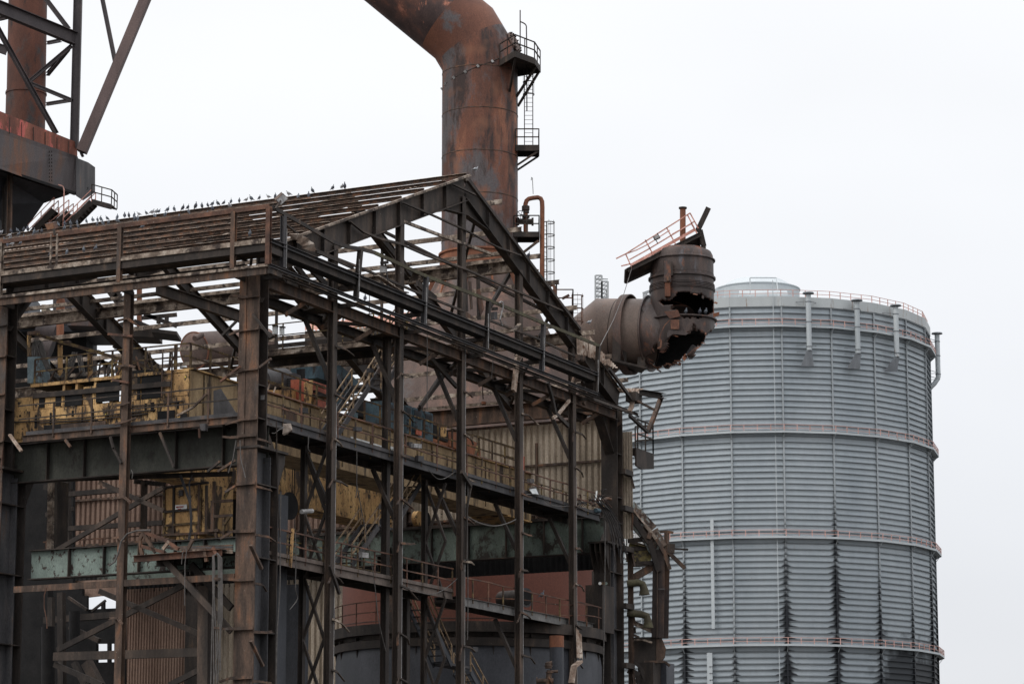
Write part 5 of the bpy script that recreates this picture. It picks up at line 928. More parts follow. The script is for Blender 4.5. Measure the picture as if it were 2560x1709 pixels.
rp_('F', ((830, 640), (905, 860)), -.3, .12, .14, 'dark', 'torn_strip'); rp_('F', ((210, 480), (295, 665)), -.2, .15, .1, 'brown', 'torn_strip'); rp_('F', ((210, 1230), (305, 1425)), -.2, .13, .1, 'brown', 'torn_strip'); rp_('Pb', ((840, 540), (930, 680)), -.3, .14, .2, 'dark', 'torn_strip'); rp_('Pb', ((930, 680), (890, 900), (880, 1400)), -.25, .1, .08, 'dark', 'torn_strip')
# ---- stairs
def rst(c, p, q_, b, w=.95, rails=True, **k): return stair(g(RP(c, *p, b)), g(RP(c, *q_, b)), VX * w, hall, rails=rails, step=.27, **k)
rst('Pe', (790, 1530), (1110, 1050), 1.9, mr_='stairrail', ms='greyside', mt_='greyside'); rst('Pe', (1225, 1100), (1400, 830), 1.9, mr_='stairrail', ms='greyside', mt_='greyside'); part(MB().slab([RP('Pe', 1105, 1040, 1.9), RP('Pe', 1230, 1095, 1.9), g(RP('Pe', 1230, 1095, 1.9)) + VX * .95, g(RP('Pe', 1105, 1040, 1.9)) + VX * .95], (0, 0, .12)), 'landing', 'greyside')
rst('F', (1000, 640), (1210, 335), 1.7, mr_='stairrail', ms='greyside'); rst('F', (1320, 370), (1540, 0), 1.7, mr_='stairrail', ms='greyside'); part(MB().slab([RP('F', 1205, 330, 1.7), RP('F', 1325, 365, 1.7), g(RP('F', 1325, 365, 1.7)) + VX * .95, g(RP('F', 1205, 330, 1.7)) + VX * .95], (0, 0, .12)), 'landing', 'greyside')
rst('K', (15, 960), (215, 1420), 1.5, mr_='stairrail', ms='blued', mt_='greyside'); rst('K', (365, 1470), (560, 1830), 1.5, mr_='stairrail', ms='blued', mt_='greyside'); part(MB().slab([RP('K', 210, 1420, 1.5), RP('K', 370, 1450, 1.5), g(RP('K', 370, 1450, 1.5)) + VX * .95, g(RP('K', 210, 1420, 1.5)) + VX * .95], (0, 0, .12)), 'landing', 'greyside')
rst('Pf', (180, 900), (420, 610), 2.2, mr_='yelr'); rst('Pf', (330, 760), (560, 470), 9, mr_='yelr', rails=False)
rst('D', (890, 600), (910, 640), -.2, rails=False) if False else None
# ---- high walkway inside, under the right-hand roof slope
wa = 22.0; zW = LP('Pe', 640, 640, wa)[2]
bE = LP('Pe', 1200, 600, wa)[1]; bF = LP('s', 622, 890, wa)[1]; o = part(MB().ch((wa, bE, zW - .1), (wa, bF, zW - .1), .12, .34, .015), 'high_walkway', 'pale'); part(MB().bar((wa, bE, zW + .2), (wa, bF, zW + .2), .05, .22), 'kick_plate', 'dark', o); part(MB().box(wa, wa + 2.2, bE, bF, zW - .05, zW), 'deck', 'soot_shade', o); part(MB().bar((wa + 2.2, bE, zW - .2), (wa + 2.2, bF, zW - .2), .1, .4), 'edge_beam', 'dark', o)
for i in range(int((bF - bE) / 1.8) + 1): part(MB().bar((wa, bE + .3 + i * 1.8, zW), (wa, bE + .3 + i * 1.8, zW + 1.35), .06, .06, up=UX), 'rail_post', 'yelr', o)
for z in (.75, 1.35): part(MB().bar((wa, bE, zW + z), (wa, bF, zW + z), .05, .05), 'handrail', 'yelr', o)
for i in range(int((bF - bE) / 3.2) + 1): part(MB().bar((wa + 2.2, bE + 1 + i * 3.2, zW), (wa + 2.2, bE + 1 + i * 3.2, RL(wa + 2.2) - .4), .12, .12, up=UX), 'hanger', 'dark', o)
# ================================================================ overhead crane
crane = thing('overhead_crane', 'sooty yellow overhead travelling crane standing inside the stripped hall', 'bridge crane', (19, 9, 20.3))
cp = lambda mb, name, m, par=None, sm=False: mb.build(name, M[m], par or crane, sm)
g1 = cp(MB().box(1.35, 37.1, 4.25, 6.45, 20.28, 22.8), 'main_girder', 'yell'); g2 = cp(MB().box(1.35, 37.1, 12.7, 14.4, 20.3, 22.3), 'main_girder', 'yel')
cp(MB().box(34.0, 37.15, 4.22, 6.5, 20.2, 20.28), 'soffit_plate', 'yel', g1); cp(MB().box(1.3, 37.1, 4.1, 6.6, 22.8, 22.86), 'top_plate', 'yel', g1)
for i in range(11): cp(MB().box(2.4 + i * 3.2, 2.46 + i * 3.2, 4.21, 4.25, 20.4, 22.75), 'web_seam', 'yelr', g1)
# left end carriage
ec = cp(MB().box(1.3, 2.4, 4.3, 14.2, 20.45, 21.68), 'end_carriage', 'yel')
cp(MB().bar((1.3, 4.3, 22.78), (1.3, 12.8, 22.78), .12, .14), 'deck_edge', 'yel', ec); cp(MB().box(1.3, 2.6, 4.3, 12.8, 22.72, 22.76), 'deck', 'soot_shade', ec); cp(MB().bar((1.22, 5.2, 22.25), (1.22, 12.6, 22.3), .1, .22), 'tube', 'dark', ec)
cp(MB().box(1.28, 1.34, 4.3, 5.6, 21.7, 22.7), 'side_panel', 'yel', ec); cp(MB().box(1.29, 1.34, 6.9, 7.6, 21.7, 22.7), 'side_panel', 'yel', ec); cp(MB().box(1.29, 1.34, 9.3, 9.9, 21.7, 22.5), 'side_panel', 'yel', ec); cp(MB().box(1.29, 1.34, 11.0, 12.6, 21.7, 22.4), 'side_panel', 'yel', ec)
for b in (5.7, 6.3, 6.8, 7.7, 8.3, 9.2, 10.2, 10.9): cp(MB().slab([(1.32, b, 21.65), (1.32, b + .22, 21.65), (1.32, b + .16, 22.7), (1.32, b + .04, 22.7)], UX * .5), 'gusset', 'yel', ec)
for b in (4.9, 5.8, 7.2, 8.5, 9.9, 11.4, 12.8): cp(MB().box(1.27, 1.3, b, b + .06, 20.5, 21.65), 'web_stiffener', 'yelr', ec)
cp(MB().tube([(1.28, 8.9, 21.2), (1.22, 8.9, 21.2)], .28, 16), 'boss', 'yel', ec); cp(MB().box(1.26, 1.3, 5.0, 5.9, 20.6, 21.1), 'opening', 'soot_shade', ec); cp(MB().box(1.26, 1.3, 9.6, 12.0, 20.5, 20.95), 'opening', 'soot_shade', ec)  # openings are black plates standing in for shaded holes
cp(MB().slab([LP('Pd', x, y, 1.2) for x, y in ((915, 770), (985, 750), (1150, 1010), (915, 1010))], UX * .05), 'guard_plate', 'greyside', ec)
cp(MB().box(1.3, 2.4, 5.7, 6.8, 21.7, 22.7), 'opening', 'soot_shade', ec)
for z in (23.4, 23.95): cp(MB().poly([(1.3, 12.6, z), (1.3, 8, z + .03), (1.3, 4.3, z)], .06, .06), 'handrail', 'yelr', ec)
for x in (88, 167, 281, 364, 437, 441): p = LP('s', x, 900, 1.3); cp(MB().bar((1.3, p[1], 22.7), (1.3, p[1], 23.95), .07, .07, up=UX), 'rail_post', 'yelr', ec)
for z_, b0_, b1_ in ((21.18, 6.0, 13.6), (21.05, 6.4, 12.2), (21.45, 4.6, 7.8)): cp(MB().poly([(1.24, b0_, z_), (1.22, (b0_ + b1_) / 2, z_ - .06), (1.24, b1_, z_ + .03)], .05, .05), 'conduit', 'dark', ec)
for b_ in (4.8, 6.1, 6.5, 7.4, 7.8, 9.3, 10.4, 11.6, 12.4, 13.3): cp(MB().box(1.27, 1.3, b_, b_ + rnd.uniform(.08, .2), 21.25 + rnd.uniform(-.5, .2), 21.45 + rnd.uniform(0, .1)), 'opening', 'soot_shade', ec)
for b0_, b1_, z0_, z1_ in ((6.85, 7.0, 21.7, 22.7), (7.95, 9.2, 21.75, 22.6), (9.95, 10.9, 21.7, 22.4), (8.8, 9.25, 20.5, 21.0), (11.1, 11.4, 21.75, 22.3), (12.0, 12.3, 21.75, 22.3), (4.35, 4.7, 20.5, 20.9)): cp(MB().box(1.255, 1.29, b0_, b1_, z0_, z1_), 'opening', 'soot_shade', ec)  # black plates paint the shade inside gaps of the carriage
cp(MB().box(1.2, 1.27, 8.6, 11.0, 20.46, 20.9), 'guard_plate', 'brown', ec); cp(MB().bar((1.2, 5.65, 21.7), (1.2, 5.65, 23.6), .05, .05, up=UX), 'ladder_rail', 'brown', ec); cp(MB().bar((1.2, 5.15, 21.7), (1.2, 5.15, 23.6), .05, .05, up=UX), 'ladder_rail', 'brown', ec)
for i in range(6): cp(MB().bar((1.2, 5.15, 21.85 + i * .28), (1.2, 5.65, 21.85 + i * .28), .03, .03), 'rung', 'brown', ec)
# yellow posts carrying the festoon rail, with looped cable bundles
for x, y0, y1, w in ((767, 830, 1310, 55), (1205, 970, 1300, 55), (1650, 1090, 1290, 45), (310, 690, 1000, 30)): cp(MB().bar(LP('T5', x, y0, 2.5), LP('T5', x, y1, 2.5), .16, w / 5.87 / 58, up=UX), 'festoon_post', 'yel'); cp(MB().bar(LP('T5', x - 10, y0 - 20, 2.4), LP('T5', x + 140, y0 - 35, 2.4), .2, .15), 'cap', 'brown')
cp(MB().ang(LP('T5', 420, 705, 2.3), LP('T5', 2200, 1225, 2.3), .16, .14, .03), 'festoon_rail', 'yelr')
def festoon(c, pts, a, n, sp):
    for i in range(n): cp(MB().tube([g(LP(c, x + (i - n / 2) * sp, y + rnd.uniform(-6, 6), a)) + UX * rnd.uniform(-.05, .05) for x, y in pts], .028, 5), 'festoon_cable', 'cable')
festoon('T5', ((400, 1000), (405, 850), (430, 760), (465, 790), (510, 950), (600, 1180), (740, 1310), (830, 1290), (930, 1130), (990, 940)), 2.1, 7, 13); festoon('T5', ((1050, 980), (1070, 1100), (1110, 1290)), 2.1, 5, 16); festoon('T5', ((1470, 1290), (1500, 1150), (1530, 1100)), 2.1, 4, 12); festoon('T5', ((1590, 1100), (1600, 1200), (1620, 1290)), 2.1, 3, 14)
bc = cp(MB().slab([LP('T5', x, y, 2.0) for x, y in ((285, 1010), (470, 1000), (470, 1385), (285, 1395))], UX * .8), 'resistor_cabinet', 'blue2' if 'blue2' in M else 'blue')
# deck machinery: seen above the near girder
def cq(c, P, b, t, name, m): return cp(MB().slab([RP(c, x, y, b) for x, y in P], VX * t), name, m)
cq('X1', ((600, 420), (860, 500), (860, 800), (745, 760), (600, 690)), 5.3, .8, 'orange_cabinet', 'orange'); cq('X1', ((620, 470), (700, 440), (690, 560), (730, 760), (620, 720)), 5.1, .15, 'cabinet_door', 'yel'); cq('X1', ((720, 470), (850, 520), (850, 545), (720, 495)), 5.1, .1, 'slot', 'soot_shade'); cq('X1', ((720, 560), (850, 610), (850, 640), (720, 590)), 5.1, .1, 'slot', 'soot_shade'); cp(MB().tube([g(RP('X1', 775, 650, 4.9)) - Z * .03, g(RP('X1', 775, 650, 4.9)) + Z * .08], .45, 18), 'lamp_hood', 'dark')
cq('X1', ((755, 265), (1030, 255), (1250, 450), (1250, 600), (1100, 620), (1100, 800), (950, 800), (950, 480), (755, 410)), 8.5, 1.6, 'winch_housing', 'blue'); cq('X1', ((860, 270), (960, 262), (960, 480), (860, 440)), 8.4, .1, 'housing_panel', 'greyside')
for x0, y0, x1, y1 in ((990, 380, 1060, 560), (1080, 420, 1100, 560), (1130, 430, 1160, 560)): cp(MB().bar(RP('X1', x0, y0, 8.3), RP('X1', x1, y1, 8.3), .12, .3), 'panel_rib', 'blued')
for P, m in ((((1540, 690), (1690, 720), (1690, 1035), (1590, 1000), (1540, 960)), 'blue'), (((1838, 745), (1905, 760), (1905, 1105), (1838, 1085)), 'blue'), (((1930, 772), (2035, 805), (2035, 1150), (1930, 1100)), 'blue'), (((2062, 815), (2165, 850), (2165, 1190), (2062, 1150)), 'blue')):
    o = cq('X1', P, 5.5, 1.0, 'control_cubicle', m); (x0, y0), (x1, y1) = P[0], P[1]
    for i in range(7):
        yy = 30 + i * 14; cp(MB().bar(RP('X1', x0 + 10, y0 + yy, 5.47), RP('X1', x1 - 10, y1 + yy, 5.47), .03, .035), 'louvre', 'blued', o)
    for i in range(3):
        yy = 175 + i * 50; cp(MB().bar(RP('X1', x0 + 15, y0 + yy, 5.47), RP('X1', x0 + 45, y0 + yy + 8, 5.47), .03, .08), 'louvre', 'blued', o)
cq('X1', ((1965, 1045), (2030, 1065), (2025, 1120), (1960, 1100)), 5.4, .04, 'hazard_plate', 'orange'); cq('X1', ((1200, 830), (1248, 845), (1248, 905), (1200, 890)), 5.2, .5, 'junction_box', 'blue')
cq('X1', ((2170, 980), (2349, 1060), (2349, 1200), (2170, 1130)), 6, .2, 'back_panel', 'soot_shade'); cq('Pb', ((720, 150), (800, 160), (990, 260), (990, 390), (720, 290)), 6, 1.5, 'red_drive_box', 'rust'); cq('Pb', ((640, 110), (690, 105), (690, 195), (665, 205), (640, 190)), 5.2, .05, 'hanging_sack', 'yel')
cq('X1', ((1250, 680), (1540, 760), (1540, 960), (1250, 870)), 7.5, .5, 'dark_unit', 'soot_shade'); cq('X1', ((600, 300), (600, 560), (560, 560), (560, 300)), 7.5, .3, 'dark_unit', 'soot_shade')
cp(MB().tube([RP('X1', 40, 450, 6.5), RP('X1', 330, 430, 7.8)], .55, 20), 'drive_motor', 'greyside', None, True); o = cq('X1', ((325, 370), (470, 350), (550, 385), (550, 550), (440, 565), (325, 570)), 6.8, 1.0, 'louvred_motor', 'greyside')
for i in range(5): cp(MB().bar(RP('X1', 385, 430 + i * 26, 6.7), RP('X1', 430, 428 + i * 26, 6.7), .04, .08), 'louvre', 'soot_shade', o)
cq('X1', ((40, 560), (600, 560), (600, 760), (300, 700), (40, 640)), 5.8, .3, 'ragged_panel', 'yel'); cq('X1', ((60, 600), (430, 690), (430, 790), (310, 760), (310, 900), (140, 900), (140, 760), (60, 740)), 4.15, .08, 'ochre_panel', 'yell'); cq('X1', ((80, 735), (112, 740), (112, 890), (80, 890)), 4.1, .06, 'opening', 'soot_shade'); cq('X1', ((310, 790), (500, 840), (500, 960), (310, 905)), 4.15, .05, 'brown_panel', 'brown')
cp(MB().box(1.3, 16, 6.5, 7.5, 22.8, 23.0), 'deck', 'soot_shade'); cp(MB().box(16, 36, 6.5, 8.5, 22.8, 22.9), 'deck', 'soot_shade')
# handrails along the near girder
for i in range(22):
    a = 1.4 + i * 1.62; cp(MB().bar((a, 4.3, 22.8), (a + rnd.uniform(-.05, .05), 4.3, 23.95), .09, .07, up=VX), 'girder_rail_post', 'yelr')
for z in (23.35, 23.95):
    cp(MB().poly([(1.3, 4.3, z), (9, 4.3, z + .04), (14, 4.3, z - .05), (22, 4.3, z), (35.5, 4.3, z)], .06, .06), 'girder_handrail', 'yelr')
for k in range(3): cp(MB().bar(RP('X1', 90 + k * 75, 430 + k * 45, 4.2), RP('X1', 70 + k * 70, 540 + k * 40, 4.2), .05, .05), 'rail_stub', 'sheet')
cp(MB().bar(RP('X1', 150, 470, 4.2), RP('X1', 380, 545, 4.2), .05, .05), 'rail_stub', 'yelr')
for x in (985, 1025): cp(MB().bar(RP('Pb', x * 1.0 + 40 * (x < 1000) - 20, 262, 5), RP('Pb', x - 15, 405, 5), .12, .12), 'post', 'orange' if x > 1000 else 'yelr')
cp(MB().bar(RP('Pb', 1445, 395, 5), RP('Pb', 1440, 535, 5), .12, .12), 'post', 'orange')
for pts in (((945, 180), (1200, 260), (1370, 315)), ((1060, 335), (1230, 380), (1370, 415)), ((1430, 335), (1560, 385), (1640, 420))): cp(MB().poly([RP('Pb', x, y, 6.4) for x, y in pts], .06, .06), 'far_handrail', 'yelr')
for i in range(70):
    a = rnd.uniform(2, 35.5); b = rnd.uniform(6.7, 9.5); z = 22.9; m = rnd.choice(['dark', 'yelr', 'brown', 'yelr', 'greyside']); k = rnd.random()
    if k < .45: cp(MB().bar((a, b, z), (a + rnd.uniform(-.2, .2), b, z + rnd.uniform(.5, 1.5)), .07, .07, up=VX), 'deck_fitting', m)
    elif k < .8: cp(MB().bar((a, b, z + rnd.uniform(.3, 1.2)), (a + rnd.uniform(.6, 2.0), b + rnd.uniform(-.3, .3), z + rnd.uniform(.3, 1.2)), .06, .08), 'deck_fitting', m)
    else: w_ = rnd.uniform(.3, .8); cp(MB().box(a, a + w_, b, b + w_, z, z + rnd.uniform(.25, .7)), 'deck_fitting', rnd.choice(['dark', 'greyside', 'yel']))
for i in range(20):
    b = rnd.uniform(5, 12.5); z = 22.8; cp(MB().bar((1.9, b, z), (1.9, b + rnd.uniform(-.8, .8), z + rnd.uniform(.4, 1.1)), .06, .06, up=UX), 'deck_fitting', rnd.choice(['dark', 'yelr', 'brown']))
# far girder wheel, pulley disc, ropes
cp(MB().tube([RP('Pb', 430, 1000, 11.5), g(RP('Pb', 430, 1000, 11.5)) + VX * .3], .42, 20), 'wheel', 'yel'); cp(MB().tube([RP('Pb', 500, 1010, 11.4), g(RP('Pb', 500, 1010, 11.4)) + VX * .25], .42, 20), 'wheel', 'soot_shade')
pd = g(RP('Pa', 340, 1190, 3.2)); cp(MB().tube([pd, pd + VX * .1], .62, 28), 'rope_drum', 'soot_shade'); cp(MB().tube([pd + VX * .1, pd + VX * 1.6], .36, 20), 'rope_drum', 'soot_shade')
for x in (358, 378): cp(MB().bar(RP('Pa', x, 830, 3.6), RP('Pa', x - 4, 1090, 3.4), .04, .04), 'rope', 'soot_shade')
for x0, y0, x1, y1 in ((940, 1460, 1050, 1468), (480, 1480, 470, 1340)): cp(MB().tube([RP('Pa', x0, y0, 9), RP('Pa', x1, y1, 9)], .08, 8), 'roller', 'dark')
def text(s, pos, h, m, parent, xdir=UX, nrm=None, squash=1):
    cu = bpy.data.curves.new('t', 'FONT'); cu.body = s; cu.size = 1; cu.extrude = .01; ob = bpy.data.objects.new('t', cu); C.objects.link(ob); dg = bpy.context.evaluated_depsgraph_get(); dg.update(); me = bpy.data.meshes.new_from_object(ob.evaluated_get(dg)); bpy.data.objects.remove(ob)
    x = xdir.normalized(); n_ = x.cross(Z); R_ = Matrix((x * h * squash, Z * h, n_)).transposed(); base = Vector(parent['_w']); p = g(pos)
    for v in me.vertices: v.co = R_ @ v.co + p - base
    me.materials.clear(); me.materials.append(M[m]); o = bpy.data.objects.new('lettering', me); C.objects.link(o); o.parent = parent; o['_w'] = list(base); return o
# white name boards on the girder
def board(x0, y0, x1, y1, hh):
    p0, p1 = RP('Xs', x0, y0, 4.22), RP('Xs', x1, y1, 4.22); z = p0[2]; return cp(MB().box(p0[0], p1[0], 4.19, 4.22, z - hh, z), 'name_board', 'white', None), (p0[0], p1[0], z - hh)
b1, (x0, x1, zb) = board(105, 190, 1500, 585, .30); text('MAIN HOIST', (x0 + .95, 4.16, zb + .06), .2, 'txt', b1, squash=1.25); text('85', (x0 + 3.35, 4.16, zb + .04), .27, 'txtk', b1, squash=1.4); text('TONNES', (x0 + 4.25, 4.16, zb + .06), .2, 'txt', b1, squash=1.2)
b2, (x0, x1, zb) = board(1680, 560, 2095, 660, .38); text('AKG  C', (x0 + .15, 4.16, zb + .1), .22, 'txtk', b2, squash=1.5)
# driver's cab hanging at the left
CA = 3.0; cab = thing('control_cabin', 'small sooty yellow cabin with a white sign, hanging behind the left bay', 'cabin', LP('T2', 450, 1030, CA))
TL, BR = LP('T2', 80, 180, CA), LP('T2', 830, 1030, CA); b0, b1_ = BR[1], TL[1]; z0, z1 = min(LP('T2', 80, 1040, CA)[2], BR[2]), TL[2]
cbp = lambda mb, n_, m: mb.build(n_, M[m], cab)
cbp(MB().box(CA, CA + 2.2, b0, b1_, z0, z1), 'body', 'yel'); L2 = lambda x, y: LP('T2', x, y, CA - .03)
for x0, y0, x1, y1, m in ((75, 180, 75, 1030, 'yelr'), (250, 170, 240, 1030, 'dark'), (705, 140, 695, 1000, 'brown'), (735, 230, 715, 1000, 'yelr'), (70, 632, 700, 582, 'dark'), (90, 880, 690, 828, 'yelr'), (830, 160, 820, 1000, 'dark'), (40, 1045, 1290, 985, 'brown'), (-20, 215, 860, 110, 'dark')): cbp(MB().bar(L2(x0, y0), L2(x1, y1), .1, .1), 'frame_bar', m)
sg_ = cbp(MB().slab([LP('T2', x, y, CA - .08) for x, y in ((270, 512), (478, 497), (478, 585), (270, 603))], UX * .02), 'sign', 'white'); sp_ = g(LP('T2', 285, 560, CA - .1)); dd = (g(LP('T2', 470, 548, CA - .1)) - sp_); text('FEED POINT', sp_, .085, 'txtr', sg_, xdir=-VX, squash=.85); text('ISOLATE', g(LP('T2', 315, 592, CA - .1)), .055, 'txtr', sg_, xdir=-VX, squash=.9)
cbp(MB().slab([LP('T2', x, y, CA - .12) for x, y in ((330, 245), (400, 240), (400, 345), (330, 350))], UX * .1), 'switch_box', 'greyside'); cbp(MB().slab([LP('T2', x, y, CA) for x, y in ((290, 1075), (700, 1050), (700, 1100), (290, 1130))], UX * .6), 'underframe', 'yel')
for x0, y0, x1, y1, m in ((965, 90, 950, 985, 'brown'), (930, 440, 930, 990, 'brown'), (910, 455, 1290, 430, 'brown'), (960, 715, 1290, 695, 'brown'), (1000, 1000, 1010, 1240, 'brown'), (640, 1050, 630, 1300, 'brown'), (610, 1195, 990, 1160, 'brown'), (820, 970, 1050, 960, 'brown'), (1140, 740, 1130, 1130, 'yelr'), (1240, 720, 1140, 860, 'yelr'), (1280, 1070, 1190, 1170, 'yelr'), (1290, 100, 1140, 400, 'yelr')): cbp(MB().bar(LP('T2', x0, y0, CA - .2), LP('T2', x1, y1, CA - .2), .1, .12), 'landing_frame', m)
cbp(MB().slab([LP('T2', x, y, CA) for x, y in ((1020, 1130), (1210, 1150), (1210, 1215), (1030, 1195))], UX * .5), 'buffer', 'yelr')
# wrecked rusty landing under it
wp = thing('wrecked_landing', 'rust-red bent landing with broken railings jutting out below the yellow cabin', 'platform', LP('D', 1100, 790, .3))
wq = lambda mb, n_, m: mb.build(n_, M[m], wp)
p0, p1 = g(LP('D', 862, 765, -.6)), g(LP('D', 1430, 722, -.3)); wq(MB().ch(p0, p1, .15, .28, .02), 'edge_beam', 'rail'); wq(MB().slab([p0 + Z * .1, p1 + Z * .1, p1 + UX * 2.4 + Z * .1, p0 + UX * 1.8 + Z * .1], (0, 0, .04)), 'deck', 'soot_shade'); wq(MB().ch(p0 + UX * 1.8, p1 + UX * 2.4, .15, .28, .02), 'edge_beam', 'dark')
for P, m in ((((915, 740), (900, 640), (925, 590)), 'brown'), (((925, 590), (1060, 640), (1150, 700)), 'rail'), (((905, 680), (1060, 720)), 'rail'), (((880, 585), (970, 580)), 'brown'), (((1050, 700), (1090, 650)), 'sheet'), (((1315, 695), (1330, 780)), 'brown'), (((1370, 690), (1400, 740)), 'rail'), (((925, 600), (1000, 720)), 'brown'), (((1140, 755), (1210, 700), (1240, 640)), 'brown')): wq(MB().poly([LP('D', x, y, -.4) for x, y in P], .1, .14), 'bent_bar', m)
for i in range(5): wq(MB().bar(LP('D', 1060 + i * 20, 690 + i * 4, 0), LP('D', 1500, 675 + i * 12, .1), .06, .06), 'bent_bar', rnd.choice(['brown', 'greyside', 'pale']))
# ================================================================ vessels behind / inside the hall
rt = thing('red_storage_tank', 'large red-brown plate tank seen through the lower gable bays', 'tank', Vector((dc0.x, DY, 0)))
RR = 9.25; mb = MB(); mb.tube([Vector((dc0.x - .25, DY, 0)), Vector((dc0.x - .25, DY, 20.9))], RR, 80); mb.build('shell', M['tankred'], rt, True)
for z in (6, 11.8, 17): mb = MB(); band(mb, Vector((dc0.x - .25, DY, z)), Z, RR - .01, .04, .03, 80); mb.build('seam', M['dark'], rt)
pk = WP('K', 1328, 700, DY - 8.2); MB().tube([Vector((pk.x, pk.y, 0)), Vector((pk.x, pk.y, 20))], .1, 8).build('pipe', M['dark'], rt)
VY = 150.; F_ = lambda c, x, y, Y=VY: WP(c, x, y, Y)
vcx = WP('s', 1172, 1600, VY).x; VRr = (WP('s', 1505, 1600, VY).x - WP('s', 840, 1600, VY).x) / 2
ve = thing('round_vessel', 'dark round riveted vessel with a railed rim in the bottom of the hall', 'vessel', Vector((vcx, VY, 0)))
ct = lambda z: Vector((vcx, VY, z)); zr = WP('s', 1172, 1551, VY - VRr).z; zb_ = WP('s', 1172, 1612, VY - VRr).z
mb = MB(); mb.tube([ct(zr), ct(zr - .02), ct(zr - .55), ct(zr - .56), ct(zb_ + .5), ct(zb_ + .4), ct(zb_)], [VRr - .6, VRr + .25, VRr + .25, VRr - .15, VRr - .15, VRr + .1, VRr + .1], 72); mb.build('rim', M['dark'], ve, True)
mb = MB(); mb.tube([ct(zb_), ct(zb_ - .6), ct(0)], [VRr - .1, VRr, VRr], 72); mb.build('bowl', M['blued'], ve, True)
for i in range(12):
    t = math.pi + math.pi * i / 11 + .05; n_ = Vector((math.cos(t), math.sin(t), 0)); p = ct(zr) + n_ * (VRr - .15); MB().slab([p - Z * .6, p + n_ * .22 - Z * .6, p + n_ * .12 - Z * 1.7, p - Z * 1.7], Vector((-n_.y, n_.x, 0)) * .03).build('rib', M['dark'], ve)
for h in (.6, 1.15):
    mb = MB(); pts = [ct(zr + h - .18 * math.exp(-((i - 21) / 2.) ** 2)) + Vector((math.cos(math.pi + math.pi * i / 29), math.sin(math.pi + math.pi * i / 29), 0)) * (VRr + .15) for i in range(30)]; mb.poly(pts, .05, .05); hr_ = mb.build('handrail', M['rail'], ve)
for i in range(0, 30, 2): p = ct(zr) + Vector((math.cos(math.pi + math.pi * i / 29), math.sin(math.pi + math.pi * i / 29), 0)) * (VRr + .15); MB().bar(p, p + Z * 1.15, .06, .06, up=(0, 1, 0)).build('rail_post', M['rail'], hr_)
vp = thing('standing_pipe', 'dark upright pipe with a rusty top beside a cluster of valves, low in the hall', 'pipe', Vector((F_('K', 1040, 1400, 138).x, 138, 0)))
xk = F_('K', 1040, 1400, 138).x; MB().tube([Vector((xk, 138, 0)), Vector((xk, 138, F_('K', 1040, 1280, 138).z))], .34, 20).build('pipe_body', M['blued'], vp, True); MB().tube([Vector((xk, 138, F_('K', 1040, 1280, 138).z)), Vector((xk, 138, F_('K', 1040, 1190, 138).z))], .36, 20).build('pipe_top', M['rust'], vp, True)
va = thing('valve_cluster', 'rusty stacked valves and flanges beside the dark upright pipe', 'valve', F_('K', 970, 1600, 136))
for x0, y0, x1, y1, r in ((965, 1600, 985, 1460, .14), (880, 1545, 1015, 1540, .13), (1000, 1540, 990, 1545, .26), (880, 1545, 890, 1545, .2), (980, 1470, 1050, 1468, .07), (975, 1445, 975, 1400, .16), (960, 1410, 1005, 1402, .1), (975, 1430, 975, 1422, .2), (985, 1480, 985, 1474, .2)): MB().tube([F_('K', x0, y0, 136), F_('K', x1, y1, 136)], r, 12).build('valve_body', M['brown'], va, True)
hl = F_('K', 800, 890, 160); ho = thing('pipe_stub', 'round black-mouthed pipe stub in front of the red-brown tank', 'pipe', hl)
MB().tube([hl, hl + Vector((-1.4, 1.4, 0))], .5, 24).build('pipe_body', M['dark'], ho, True); mb = MB(); band(mb, hl, Vector((.7, -.7, 0)), .42, .06, .14, 24); mb.build('rim_ring', M['greyside'], ho, True); MB().tube([hl + Vector((.04, -.04, 0)), hl + Vector((0, 0, 0))], .42, 24).build('mouth', M['soot_shade'], ho)
MB().tube([RP('K', 1200, 1245, -.1), RP('K', 1290, 1244, .3), RP('K', 1330, 1240, .5), RP('K', 1355, 1225, .6), RP('K', 1357, 1170, .6)], .07, 8).build('bent_conduit', M['greyside'], hall)

# ================================================================ plant far behind, seen through the upper bays
bh = thing('furnace_house', 'dark multi-deck furnace house seen through the upper left of the hall', 'industrial building', Vector((-36, 222, 0)))
H2 = 222.; T_ = lambda x, y, Y=H2: WP('T5', x, y, Y)
def hb(x0, y0, x1, y1, m, name, Y=H2, d=6, sl=0): return MB().slab([T_(x0, y0, Y), T_(x1, y0 + sl, Y), T_(x1, y1 + sl, Y), T_(x0, y1, Y)], (0, d, 0)).build(name, M[m], bh)
hb(-300, 530, 1640, 640, 'blued', 'deck'); hb(-300, 600, 1150, 1800, 'soot_shade', 'lower_wall', H2 + 2); hb(660, 90, 930, 540, 'frame', 'tower'); hb(935, 100, 1130, 300, 'furn', 'tower', H2 + 3); hb(870, 450, 1600, 545, 'furn', 'deck_edge', H2 - 2, 4, 20); hb(-200, 430, 660, 560, 'dark', 'deck_edge', H2 - 1, 3); hb(490, 240, 560, 340, 'cream', 'panel'); hb(1890, -150, 1950, 560, 'rust', 'riser', H2 - 3, .8); hb(1640, 560, 2200, 700, 'dark', 'gallery', H2 - 4, 3, 20); hb(2100, 590, 2480, 640, 'dark', 'gallery', H2 - 8, 3, 45); hb(-300, 30, 300, 700, 'blued', 'side_block', H2 + 8)
